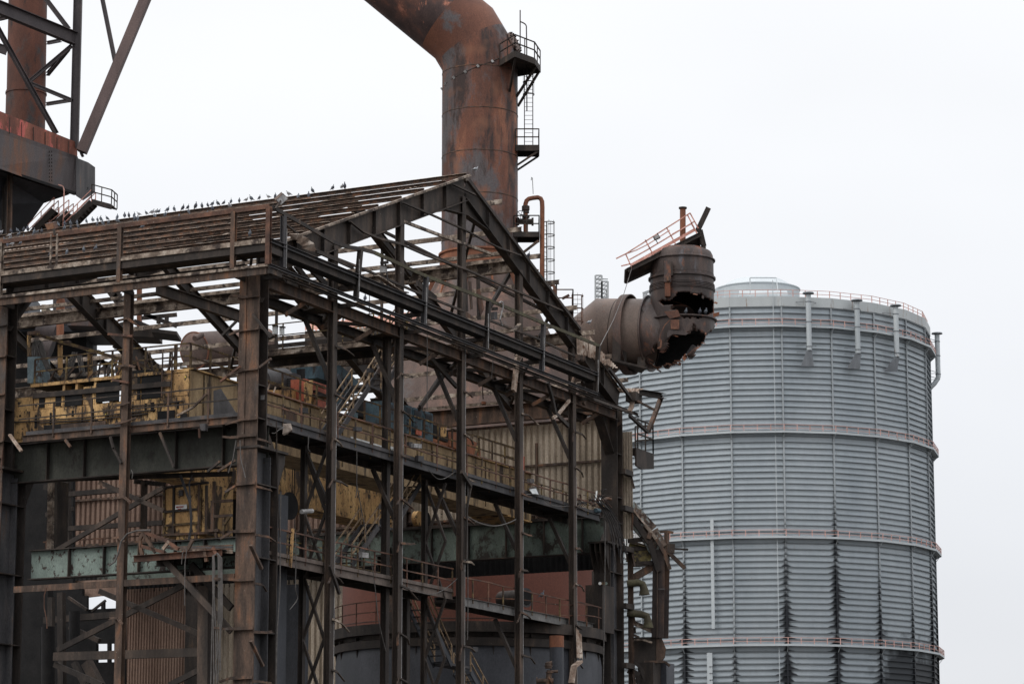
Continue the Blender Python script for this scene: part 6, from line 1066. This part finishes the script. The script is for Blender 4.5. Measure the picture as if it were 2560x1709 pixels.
for P in (((1640, 540), (1850, 480), (2240, 640)), ((2000, 380), (2480, 560)), ((1960, 440), (2480, 390)), ((2210, 400), (2210, 520)), ((2330, 400), (2330, 500)), ((1450, 20), (1640, 280)), ((1530, 20), (1620, 200)), ((1640, 30), (1560, 160)), ((1640, 80), (1640, 250)), ((1700, 180), (1700, 260)), ((1270, 1270), (1560, 1060), (1700, 960)), ((1310, 1060), (1500, 1120)), ((1360, 1010), (1470, 1220)), ((1240, 1120), (1420, 1010)), ((1550, 880), (1700, 740), (1560, 830))): MB().poly([T_(x, y, H2 - 5) for x, y in P], .22, .3).build('brace', M['dark'], bh)
hb(1870, 960, 1925, 1260, 'blued', 'stanchion', H2 - 5, .6); hb(1155, 980, 1180, 1300, 'soot_shade', 'stanchion', H2, .5)
MB().tube([T_(770, 330, H2 - 4), T_(775, 190, H2 - 4), T_(765, 160, H2 - 4), T_(740, 150, H2 - 4)], .35, 10).build('elbow_pipe', M['rust'], bh, True); MB().tube([T_(765, 700, H2 - 4), T_(765, 510, H2 - 4)], .3, 10).build('riser', M['rust'], bh, True)
for x0, y0, x1, y1, r in ((430, 600, 700, 660, .8), (500, 850, 640, 900, .9), (480, 1130, 700, 1170, .8), (480, 1200, 700, 1240, .8)): MB().tube([T_(x0, y0, H2 - 3), T_(x1, y1, H2 - 3)], r, 16).build('gas_pipe', M['frame'], bh, True)
sr = thing('salmon_roof', 'patchy salmon-pink corrugated roof behind the hall, left of the brown cone', 'roof', WP('Pe', 1100, 450, 205)); 
mb = MB(); A0_, A1_ = WP('Pe', 480, 440, 215), WP('Pe', 1700, 300, 200); D0_, D1_ = WP('Pe', 480, 500, 205), WP('Pe', 1700, 440, 190)
n = 120; vs = []
for i in range(n + 1): o_ = Z * (.08 if i % 4 in (1, 2) else 0); vs += [A0_.lerp(A1_, i / n) + o_, D0_.lerp(D1_, i / n) + o_]
mb.add(vs, [(2 * i, 2 * i + 2, 2 * i + 3, 2 * i + 1) for i in range(n)]).build('roof_sheet', M['salmon'], sr); mb = MB(); mb.slab([D0_, D1_, D1_ - Z * 3.2, D0_ - Z * 3.2], (0, 1, 0)); mb.build('wall', M['dark'], sr)
pk_ = WP('Pe', 600, 465, 150); 

# ================================================================ wrecked duct and column right of the hall
wr = thing('wrecked_bent', 'wrecked brown cranked girder on a post right of the hall, trailing torn plates', 'steel frame', RP('T3', 360, 1500, -.5))
wy = 153.; W3 = lambda x, y, Y=wy: WP('T3', x, y, Y)
def wb(pts, w, h, name, m, kind='bar', Y=wy): return MB().poly([W3(x, y, Y) for x, y in pts], w, h, kind=kind).build(name, M[m], wr)
px1 = 46 * 3.273 / 3.273; 
wb(((90, 130), (270, 330), (345, 470)), .5, 1.05, 'cranked_girder', 'wreck'); wb(((115, 180), (280, 420), (335, 600), (350, 650)), .4, .3, 'soffit_flange', 'dark', Y=wy - .3); wb(((95, 85), (180, 200), (250, 280)), .5, .08, 'top_flange', 'sheet', Y=wy - .2); wb(((235, 265), (300, 340), (370, 450), (440, 625)), .2, .18, 'torn_strip', 'pale', Y=wy - .4); wb(((330, 380), (400, 500), (440, 630)), .2, .2, 'torn_strip', 'brown', Y=wy - .5); wb(((265, 380), (280, 330)), .2, .25, 'torn_strip', 'brown', Y=wy - .5)
wb(((360, 1190), (372, 470)), .7, .75, 'post', 'wreckpost', 'ib'); MB().bar(W3(336, 1190, wy - .5), W3(338, 640, wy - .5), .05, .3, up=(0, 1, 0)).build('rust_strip', M['brown'], wr); wb(((345, 790), (400, 792)), .1, .06, 'strap', 'greyside', Y=wy - .6)
wb(((95, 490), (290, 530)), .5, 1.0, 'stub_beam', 'yelw', 'ib'); wb(((110, 590), (300, 580)), .5, .25, 'stub_beam', 'dark'); wb(((95, 395), (240, 385)), .15, .25, 'tie', 'dark'); wb(((100, 400), (240, 440)), .12, .15, 'tie', 'brown'); wb(((95, 465), (245, 455)), .15, .25, 'tie', 'dark'); wb(((115, 715), (305, 605)), .2, .4, 'raking_brace', 'brown')
MB().slab([W3(x, y, wy) for x, y in ((110, 1185), (370, 1180), (385, 1215), (410, 1280), (400, 1350), (372, 1392), (120, 1400))], (0, 1.6, 0)).build('box_girder', M['dark'], wr); MB().slab([W3(x, y, wy - .05) for x, y in ((330, 1200), (372, 1200), (408, 1280), (395, 1350), (360, 1385), (330, 1385))], (0, .05, 0)).build('end_plate', M['brown'], wr)
wb(((272, 1395), (275, 1800)), .9, 1.1, 'lower_column', 'dark'); wb(((375, 1400), (378, 1800)), 1.0, 1.2, 'lower_column', 'blued', Y=wy + 1); wb(((230, 1385), (400, 1385), (440, 1420)), .3, .12, 'torn_strip', 'brown', Y=wy - .3); wb(((120, 1350), (200, 1430), (255, 1568)), .15, .2, 'torn_strip', 'dark', Y=wy - .4); wb(((130, 1210), (215, 1205), (295, 1230)), .4, .1, 'torn_plate', 'pale', Y=wy - .4)
wb(((100, 1150), (190, 1185)), .3, .1, 'torn_plate', 'brown', Y=wy - .4); wb(((100, 1450), (190, 1500), (180, 1568)), .2, .35, 'torn_plate', 'dark', Y=wy - .4); wb(((130, 1500), (220, 1480)), .2, .3, 'torn_plate', 'dark', Y=wy - .3); wb(((150, 1540), (240, 1450)), .1, .1, 'torn_plate', 'brown', Y=wy - .3)
wb(((130, 1060), (325, 1145)), .15, .25, 'raking_brace', 'pale'); wb(((122, 1030), (128, 1150)), .15, .15, 'rail_post', 'rail'); wb(((152, 1100), (156, 1150)), .1, .1, 'rail_post', 'dark')
wb(((350, 325), (410, 320), (470, 330)), .15, .12, 'torn_strip', 'brown'); wb(((416, 325), (412, 560)), .2, .3, 'hanger', 'brown'); wb(((395, 455), (480, 462)), .3, .5, 'torn_plate', 'dark'); wb(((480, 462), (590, 468)), .1, .1, 'torn_plate', 'dark'); wb(((430, 490), (565, 622)), .25, .2, 'raking_brace', 'brown'); wb(((395, 450), (400, 590)), .15, .12, 'hanger', 'dark')
for pts, nm in ((((90, 748), (180, 738), (215, 750), (228, 790), (232, 838)), 'mossy'), (((90, 985), (200, 995), (250, 1010), (262, 1060), (262, 1108)), 'mossy')): MB().tube([W3(x, y, wy - 1) for x, y in pts], [.2, .2, .2, .22, .3], 12).build('bent_pipe', M['moss'], wr, True)
sh = thing('white_shed', 'small pale corrugated kiosk high up behind the wrecked girder', 'kiosk', WP('T3', 220, 500, 200)); mb = MB(); xs = [W3(x, 330, 200).x for x in (90, 348)]; zz = [W3(90, 500, 200).z, W3(90, 335, 200).z]
for i in range(14): x = xs[0] + (xs[1] - xs[0]) * i / 14; w_ = (xs[1] - xs[0]) / 14; mb.wbox(x, x + w_ * .7, 200, 202, zz[0], zz[1])
mb.wbox(xs[0], xs[1], 200.06, 204, zz[0], zz[1]); mb.build('wall', M['white'], sh); MB().wbox(W3(285, 300, 201).x, W3(316, 300, 201).x, 201, 202, W3(285, 340, 201).z, W3(285, 300, 201).z).build('vent', M['white'], sh)
gb = WP('T4', 1075, 1240, 420); MB().wbox(gb.x - 1.0, gb.x + 1.2, 419.5, 420.5, gb.z, gb.z + 12 * .9).build('door_board', M['white'], tank) if False else None

# ================================================================ cables, cloth, lamps
def cable(c, pts, b, r, label, m='cable', side='R', name='hanging_cable', cat='cable', group=None):
    f = RP if side == 'R' else LP; P = [g(f(c, x, y, b)) for x, y in pts]; Q = []
    for i in range(len(P) - 1):
        p0, p1, p2, p3 = P[max(i - 1, 0)], P[i], P[i + 1], P[min(i + 2, len(P) - 1)]
        for s in range(4):
            t = s / 4; Q.append(.5 * ((2 * p1) + (p2 - p0) * t + (2 * p0 - 5 * p1 + 4 * p2 - p3) * t * t + (3 * p1 - p0 - 3 * p2 + p3) * t ** 3))
    Q.append(P[-1]); o = MB().tube(Q, r, 5).build(name, M[m]); return tag(o, label, cat, group)
cable('Pe', ((1110, 50), (1112, 200), (1110, 340)), -.4, .02, 'thin wire hanging in front of the second gable post'); cable('Pf', ((500, 550), (502, 900), (500, 1500)), -.3, .022, 'long thin wire hanging from the gutter between the second and third gable posts')
cable('Pf', ((1155, 680), (1158, 900), (1130, 1200), (1150, 980)), -.2, .018, 'thin wire hanging below the small box on the mossy rail'); cable('Pf', ((1045, 1200), (1045, 1310), (1050, 1400)), 2, .03, 'thin hook rope with a small red block inside the hall', 'dark')
hk = MB().tube([g(RP('Pf', 1055, 1425, 2)), g(RP('Pf', 1055, 1450, 2))], .12, 10).build('hook_block', M['rust']); tag(hk, 'small red hook block hanging from a thin rope inside the hall', 'hook block')
cable('Pa', ((987, 640), (988, 850), (985, 1050), (975, 1110)), .1, .02, 'thin wire hanging from the walkway below the name board'); cable('Pa', ((515, 500), (512, 580), (510, 630), (530, 660)), .2, .025, 'short curled wire under the upper walkway near the corner column')
cable('h3', ((0, 650), (100, 670), (230, 685)), -.2, .02, 'wire sagging from the corner column to the hanging cloth'); cable('h3', ((0, 800), (60, 800), (130, 740), (230, 690)), -.25, .02, 'second lower wire looping from the corner column to the hanging cloth')
cable('Pa', ((200, 360), (205, 700), (215, 1140), (240, 1568)), -.3, .025, 'black wire running down beside the corner column', 'dark'); cable('F', ((445, 60), (440, 400), (438, 800), (415, 1200), (410, 1600)), -.3, .03, 'long grey cable hanging down the corner column to the ground'); cable('F', ((560, 380), (563, 650), (560, 820), (575, 900), (515, 985)), -.1, .022, 'curled grey wire hanging under the lower walkway near the corner')
cable('F', ((1040, 0), (1170, 700), (1210, 1050), (1270, 1310)), -.2, .022, 'thin wire running down in front of the round vessel'); cable('Pb', ((515, 525), (600, 610), (680, 605), (770, 545)), .1, .02, 'slack wire looping under the upper walkway between the second and third posts')
cable('Pb', ((880, 970), (1000, 1040), (1150, 1075), (1280, 1050), (1370, 1010)), -.1, .03, 'slack pale cable slung between the third and fourth gable posts'); cable('J', ((780, 1180), (900, 1180), (1000, 1260), (1140, 1270)), .1, .02, 'slack wire along the upper walkway between the fourth and fifth posts'); cable('K', ((345, 0), (340, 400), (345, 900), (340, 1220)), -.2, .025, 'long wire hanging just right of the third gable post'); cable('K', ((1420, 250), (1418, 700), (1405, 1568)), -.5, .03, 'grey cable hanging down the front of the right corner column'); cable('F', ((1440, 810), (1600, 865), (1720, 830), (1830, 740)), .1, .022, 'slack wire over the lower walkway beside the second gable post')
cb = thing('cable_bundle', 'bundle of grey cables looped over the bent landing left of the corner column', 'cable bundle', LP('D', 1400, 1500, -.5))
def vcab(c, pts, a, r, par, m='cable'): MB().tube([g(LP(c, x, y, a)) for x, y in pts], r, 5).build('cable', M[m], par)
for i, (x0, x1) in enumerate(((1370, 1365), (1376, 1374), (1382, 1390), (1407, 1400), (1413, 1408), (1420, 1405), (1424, 1418), (1430, 1385))):
    vcab('D', ((1400 + i, 725), (1385 + (i - 4) * 4, 745), (x0, 800), (x0 + rnd.uniform(-4, 4), 1000), (x1, 1250), (x1 + rnd.uniform(-14, 8), 1580)) if i < 3 else ((1400, 725), (x0 - 2, 760), (x0, 900), (x0 + rnd.uniform(-3, 3), 1150), (x1 + rnd.uniform(-8, 12), 1420 + rnd.uniform(0, 150))), -.5, .028, cb)
cb2 = thing('cable_drape', 'dark rubber cables draped down across the front of the yellow cabin', 'cable bundle', LP('T2', 450, 1290, 2))
for i in range(3): vcab('T2', ((350 + i * 14, -20), (430 + i * 12, 200), (520 + i * 10, 450), (545 + i * 10, 700), (545 + i * 8, 950), (500 + i * 12, 1130), (385 + i * 18, 1300)), 2.3, .035, cb2, 'greyside')
vcab('T2', ((575, -20), (520, 120), (530, 300), (550, 450)), 2.3, .035, cb2, 'greyside'); vcab('T2', ((470, 1280), (470, 1360), (445, 1560), (440, 2300)), -.7, .02, cb2); vcab('T2', ((440, 1290), (400, 1380), (385, 1560)), -.7, .02, cb2)
vc2 = thing('bent_cable', 'stiff curved grey cable arching down from the bent landing in front of the side post', 'cable', LP('D', 720, 800, -.5)); vcab('D', ((970, 578), (880, 580), (820, 600), (780, 650), (760, 730), (740, 780), (700, 805)), -.7, .04, vc2, 'cable')
for P, lb in ((((300, 945), (285, 1000), (285, 1080), (300, 1150), (303, 1210)), 'rusty wire hanging from the lower side beam near the left column'), (((20, 30), (12, 120), (8, 210)), 'thin wire hanging at the far left edge beside the left column')): tag(MB().tube([g(LP('D', x, y, -.2)) for x, y in P], .025, 5).build('hanging_cable', M['rail']), lb, 'cable')
for P, lb in ((((1520, 0), (1500, 120), (1470, 210)), 'three-strand wire hanging beside the corner column below the side walkway'), (((1545, 0), (1550, 120), (1580, 240)), 'thin wire hanging across the corner column flange'), (((845, 190 / 1.0), (855, 215), (850, 245)), 'short wire tail below the grey box on the side walkway')): tag(MB().tube([g(LP('D', x, y, -.25)) for x, y in P], .022, 5).build('hanging_cable', M['cable']), lb, 'cable')
# fan of cables spilling off the walkway end at the right corner
fan_ = thing('cable_fan', 'tangled fan of dark cables spilling off the walkway end down the right corner column', 'cable bundle', RP('K', 1500, 500, -.6))
for i in range(15):
    x = 1390 + i * 6; e_ = 1490 + i * 7; MB().tube([g(RP('K', px, py, -.6 - .02 * i)) for px, py in ((x - 60 + rnd.uniform(-30, 10), 120 + rnd.uniform(-40, 30)), (x, 190 + i * 2), (x + 50 + rnd.uniform(-8, 8), 300), (x + 85 + rnd.uniform(-12, 12), 420), (e_ + rnd.uniform(-15, 15), 560 + rnd.uniform(-90, 100)))], .026, 5).build('cable', M['greyside' if i % 3 else 'cable'], fan_)
tg = thing('scrap_heap', 'tangle of scrap bars and wires heaped on the right end of the upper walkway', 'scrap heap', RP('J', 1350, 1290, .8))
for i in range(46):
    p = g(RP('J', 1200 + rnd.random() * 240, 1180 + rnd.random() * 80 + i * .5, rnd.uniform(.4, 1.3))); d = UX * rnd.uniform(-1, 1) + VX * rnd.uniform(-.5, .5) + Z * rnd.uniform(-.4, .4); MB().tube([p, p + d * .5 + Z * rnd.uniform(0, .25), p + d], rnd.choice([.02, .03, .05]), 5).build('scrap', M[rnd.choice(['dark', 'brown', 'greyside', 'rail'])], tg)
for P in (((1345, 1220), (1355, 1150)), ((1385, 1200), (1380, 1250))): MB().poly([RP('J', x, y, .2) for x, y in P], .08, .05).build('white_slat', M['white'], tg)
MB().slab([RP('J', x, y, .2) for x, y in ((1395, 1235), (1418, 1232), (1418, 1275), (1395, 1275))], VX * .2).build('yellow_box', M['yel'], tg); MB().tube([RP('J', 1345, 1300, .2), RP('J', 1375, 1306, .2)], .12, 10).build('blue_coupling', M['blue'], tg)
MB().tube([RP('J', 1395, 1225, .1), RP('J', 1440, 1205, .1), RP('J', 1465, 1215, .1)], .08, 8).build('coil', M['brown'], tg)
cl = [(215, 615), (370, 610), (385, 670), (400, 720), (385, 780), (320, 760), (300, 830), (265, 800), (240, 850), (205, 820), (215, 700)]; vs = [g(RP('h3', x, y, -.1)) for x, y in cl]; c0_ = sum(vs, Vector()) / len(vs) - VX * .25
mb = MB(); mb.add(vs + [c0_, c0_ + VX * .45], [(i, (i + 1) % len(vs), len(vs)) for i in range(len(vs))] + [((i + 1) % len(vs), i, len(vs) + 1) for i in range(len(vs))]); tag(mb.build('hanging_cloth', M['cloth']), 'dirty pale cloth snagged on the end of the upper walkway at the corner column', 'cloth')
tag(MB().poly([LP('l2', 990, 890, -.3), LP('l2', 1000, 905, -.3), LP('l2', 1110, 950, -.3)], .05, .09).build('green_strip', M['lime']), 'bright green strip stuck under the eaves near the corner', 'strip')
def flood(P, label, m, f, d, arm=None, body='dark'):
    pts = [g(f(x, y)) for x, y in P]; o = thing('floodlight', label, 'floodlight', sum(pts, Vector()) / 4); nv = Vector(d)
    MB().slab(pts, nv).build('housing', M[body], o); c = sum(pts, Vector()) / 4; MB().slab([p.lerp(c, .14) - nv.normalized() * .015 for p in pts], nv.normalized() * .01).build('glass', M[m], o)
    if arm: MB().bar(g(f(*arm[0])), g(f(*arm[1])), .08, .08).build('bracket', M['dark'], o)
    return o
flood(((272, 1372), (325, 1362), (336, 1402), (290, 1410)), 'brown-glassed floodlight on the side rail at the left end of the roof', 'lampb', lambda x, y: LP('A', x, y, -1.15), (.12, .2, .1), ((330, 1400), (335, 1440)), 'rail')
flood(((120, 245), (165, 205), (200, 235), (150, 280)), 'tilted floodlight on the railing at the near corner of the eaves', 'lgrey', lambda x, y: RP('B', x, y, -1.15), (-.1, .25, .12), ((150, 250), (120, 300)), 'brown')
flood(((328, 335), (400, 330), (430, 375), (350, 385)), 'dark square floodlight hanging inside the hall right of the corner column', 'lamp', lambda x, y: RP('Pe', x, y, 3), (0, .1, .2), ((330, 330), (300, 250)))
flood(((820, 1135), (880, 1125), (905, 1180), (850, 1175)), 'tipped floodlight lying on the upper walkway right of the fourth post', 'lamp', lambda x, y: RP('J', x, y, .1), (0, .2, .1), None)
o = thing('signal_lamp', 'small box and swan-neck lamp clamped to the mossy gable rail', 'lamp', RP('Pf', 1200, 600, -1)); MB().slab([RP('Pf', x, y, -.9) for x, y in ((1160, 545), (1190, 545), (1190, 620), (1160, 620))], VX * .2).build('box', M['greyside'], o); MB().tube([RP('Pf', x, y, -1.1) for x, y in ((1205, 460), (1225, 445), (1245, 455), (1245, 500), (1215, 620), (1240, 680))], .035, 6).build('conduit', M['lgrey'], o); MB().slab([RP('Pf', x, y, -.9) for x, y in ((1165, 500), (1195, 500), (1195, 530), (1165, 530))], VX * .2).build('box', M['dark'], o)
o = thing('gable_lamp', 'small lantern lamp on a short pole above the gutter behind the mossy rail', 'lamp', RP('Pf', 95, 300, -.6)); MB().bar(RP('Pf', 90, 60, -.6), RP('Pf', 125, 310, -.6), .05, .05, up=VX).build('pole', M['greyside'], o); MB().tube([RP('Pf', 70, 165, -.6), RP('Pf', 70, 105, -.6)], .16, 10).build('lantern', M['lgrey'], o); MB().bar(RP('Pf', 55, 70, -.6), RP('Pf', 110, 60, -.6), .14, .14).build('box', M['dark'], o)
for x, y in ((175, 490), (245, 500)): o = thing('bulkhead_lamp', ('pale bulkhead lamp on the high walkway just right of the corner column' if x < 200 else 'second pale bulkhead lamp a little further along the high walkway'), 'lamp', LP('Pe', x, y, 21.8)); MB().slab([LP('Pe', px, py, 21.8) for px, py in ((x - 15, y - 40), (x + 15, y - 42), (x + 15, y + 35), (x - 15, y + 38))], UX * .2).build('glass', M['lamp'], o); MB().slab([LP('Pe', px, py, 21.75) for px, py in ((x - 18, y - 50), (x + 18, y - 52), (x + 18, y - 40), (x - 18, y - 38))], UX * .3).build('hood', M['dark'], o)
dl = thing('dish_lamp', 'dark upturned dish lamp beside the corner column under the wind girder', 'lamp', LP('Pe', 80, 560, 5)); pz_ = g(LP('Pe', 80, 555, 5)); MB().tube([pz_ - Z * .1, pz_, pz_ + Z * .2, pz_ + Z * .3], [.3, .5, .3, .05], 16).build('shade', M['dark'], dl, True)

# ================================================================ pigeons
def loft(mb, secs, n=10):
    base = len(mb.v)
    for (x, z, ry, rz) in secs: mb.v += [Vector((x, ry * math.cos(2 * math.pi * k / n), z + rz * math.sin(2 * math.pi * k / n))) for k in range(n)]
    for i in range(len(secs) - 1):
        for k in range(n): a = base + i * n + k; b = base + i * n + (k + 1) % n; mb.f.append((a, b, b + n, a + n))
    mb.f.append(tuple(base + k for k in range(n))[::-1]); mb.f.append(tuple(base + (len(secs) - 1) * n + k for k in range(n)))
def pigeon_mesh(name, up, mat):
    """x forward; feet at z=0"""
    mb = MB(); s = math.sin(up); c = math.cos(up)
    loft(mb, [(-.19, 0, .018, .006), (-.12, .0, .03, .012), (-.085, .005, .045, .03), (-.03, .012, .072, .066), (.03, .014, .072, .070), (.07, .024, .055, .054), (.095, .045, .028, .03), (.105, .075, .022, .022), (.115, .098, .024, .022), (.132, .104, .018, .016), (.142, .101, .007, .006), (.165, .096, .003, .003)])
    for sy in (-1, 1): mb.add([(.04, sy * .062, .03), (-.04, sy * .068, .035), (-.15, sy * .03, .01), (-.06, sy * .066, -.01), (.03, sy * .066, -.01)], [(0, 1, 2, 3, 4)])
    vs = [Vector((v.x * c - v.z * s, v.y, v.x * s + v.z * c + .10)) for v in mb.v]; mb.v = vs
    for sy in (-1, 1): mb.tube([Vector((-.005, sy * .025, .07)), Vector((.005, sy * .025, 0))], .006, 5); mb.bar(Vector((-.015, sy * .025, .004)), Vector((.035, sy * .03, .004)), .012, .006)
    me = bpy.data.meshes.new(name); me.from_pydata(mb.v, [], mb.f); me.materials.append(mat)
    for p in me.polygons: p.use_smooth = True
    return me
pm = [pigeon_mesh('pigeon', .45, M['pig']), pigeon_mesh('pigeon', .95, M['pig']), pigeon_mesh('pigeon', .15, M['pig2']), pigeon_mesh('pigeon', .7, M['pigd'])]
def pigeon(p, label, group, rz=None, kind=None, sc=None):
    me = pm[kind if kind is not None else rnd.choice([0, 0, 1, 1, 2, 3])]; o = bpy.data.objects.new('pigeon', me); C.objects.link(o); o.location = g(p); o.rotation_euler = (0, 0, rnd.uniform(0, 6.28) if rz is None else rz); k = (sc * .8) if sc else rnd.uniform(.9, 1.2); o.scale = (k, k, k * rnd.uniform(.95, 1.1)); tag(o, label, 'pigeon', group)
def on_purlin(px, py, ks):
    best = None
    for k in ks:
        a = 20 - 2.35 * k; zt = RL(a) + .275; t = LP('s', px, py, a); d_ = abs(t[2] - zt)
        if best is None or d_ < best[0]: best = (d_, (a, t[1], zt))
    return best[1]
ORD = 'first second third fourth fifth sixth seventh eighth ninth tenth eleventh twelfth thirteenth fourteenth fifteenth sixteenth seventeenth eighteenth nineteenth twentieth'.split()
LMK = ((-50, 'the left end of the roof'), (125, 'the brown floodlight'), (284, 'the side post'), (440, 'the middle of the side rail'), (584, 'the last corner upright'), (700, 'the corner floodlight'))
POSE = ('crouching grey', 'upright grey', 'low pale', 'dark')
def flock(pts, rows, where, group, dy=0):
    cnt = {}
    for px, py in sorted(pts):
        lm = [n for x0, n in LMK if x0 <= px][-1]; n = cnt.get(lm, 0); cnt[lm] = n + 1; kd = rnd.choice([0, 0, 1, 1, 2, 3])
        pigeon(on_purlin(px, py + dy, rows), f'{POSE[kd]} pigeon {where}, {ORD[n]} right of {lm}', group, None, kd)
flock([(x / 2.45, 599 - .1324 * x / 2.45) for x in (5, 65, 105, 143, 168, 300, 322, 355, 395, 430, 470, 527, 567, 595, 615, 655, 718, 762, 788, 822, 850, 895, 930, 955, 972, 1025, 1065, 1120, 1150, 1198, 1235, 1270, 1300, 1333, 1370, 1415, 1465, 1507, 1538)] + [(640 + x / 2.45, 599 - .1324 * (640 + x / 2.45)) for x in (20, 75, 118, 163, 200, 345, 470, 525, 543)], [0], 'on the roof ridge', 'pigeons in a row along the roof ridge')
flock([(x / 2.45, y / 2.45) for x, y in ((58, 1440), (115, 1435), (210, 1420), (228, 1418), (255, 1415), (190, 1440), (395, 1395), (433, 1390), (478, 1385), (595, 1370), (628, 1362), (665, 1362), (718, 1353), (825, 1338), (843, 1336), (947, 1323), (1013, 1315), (1155, 1297), (1265, 1300), (1300, 1275), (1407, 1263), (1097, 1332))] + [(640 + 258 / 2.45, 400 + 228 / 2.45), (640 + 322 / 2.45, 400 + 225 / 2.45)], [1, 2, 3], 'just below the ridge', 'pigeons just below the ridge', 5)
flock([(x / 2.45, y / 2.45) for x, y in ((30, 1470), (60, 1460), (105, 1458), (145, 1455), (45, 1500), (75, 1500), (125, 1492), (410, 1548), (512, 1532), (585, 1535), (873, 1392), (310, 1555), (1530, 1440))], range(2, 8), 'low on the roof', 'pigeons low on the roof slope', 4)
pigeon((20.2, -.5, RL(20) + .3), 'pale pigeon at the very peak of the gable', None, .6, 2, 1.5); pigeon(RP('g6', 1262, 1275, -.9), 'dark pigeon on a purlin end beside the swan-neck pipe', None, .2, 3, 1.5)
pigeon(RP('B', 668, 862, 6), 'dark pigeon alone on a beam inside the hall', None, 1.5, 3, 1.5); pigeon(RP('H', 1045, 1150, -.8), 'white pigeon on the torn sheet at the right-hand eaves', None, .3, 2, 1.5); pigeon(WP('K', 925, 912, 153 - 0) if False else ct(zr + 1.17) + Vector((F_('K', 925, 912, VY - VRr).x - vcx, -VRr - .1, 0)), 'pale pigeon on the railing in front of the red-brown tank', None, .4, 0, 1.7)
pigeon(I_(860, 490, vc.y - 1.5), 'right-hand pigeon of the pair on the shoulder of the burst bell', 'pigeons on the bell shoulder', 2.8, 0, 1.7); pigeon(I_(848, 492, vc.y - 1.5), 'left-hand pigeon of the pair on the shoulder of the burst bell', 'pigeons on the bell shoulder', .3, 2, 1.7)
for x, lb in ((990, 'pale pigeon at the left inside the burst opening of the bell'), (1100, 'dark pigeon in the middle of the burst opening of the bell'), (1146, 'pale pigeon at the right inside the burst opening of the bell')): pigeon(Vector((I_(x, 980, vc.y - VR).x, vc.y - VR + .25, zt_(1010) + .12)), lb, None, -1.2, 0 if x != 1100 else 3, 1.9)
for o in bpy.data.objects:
    if '_w' in o: del o['_w']
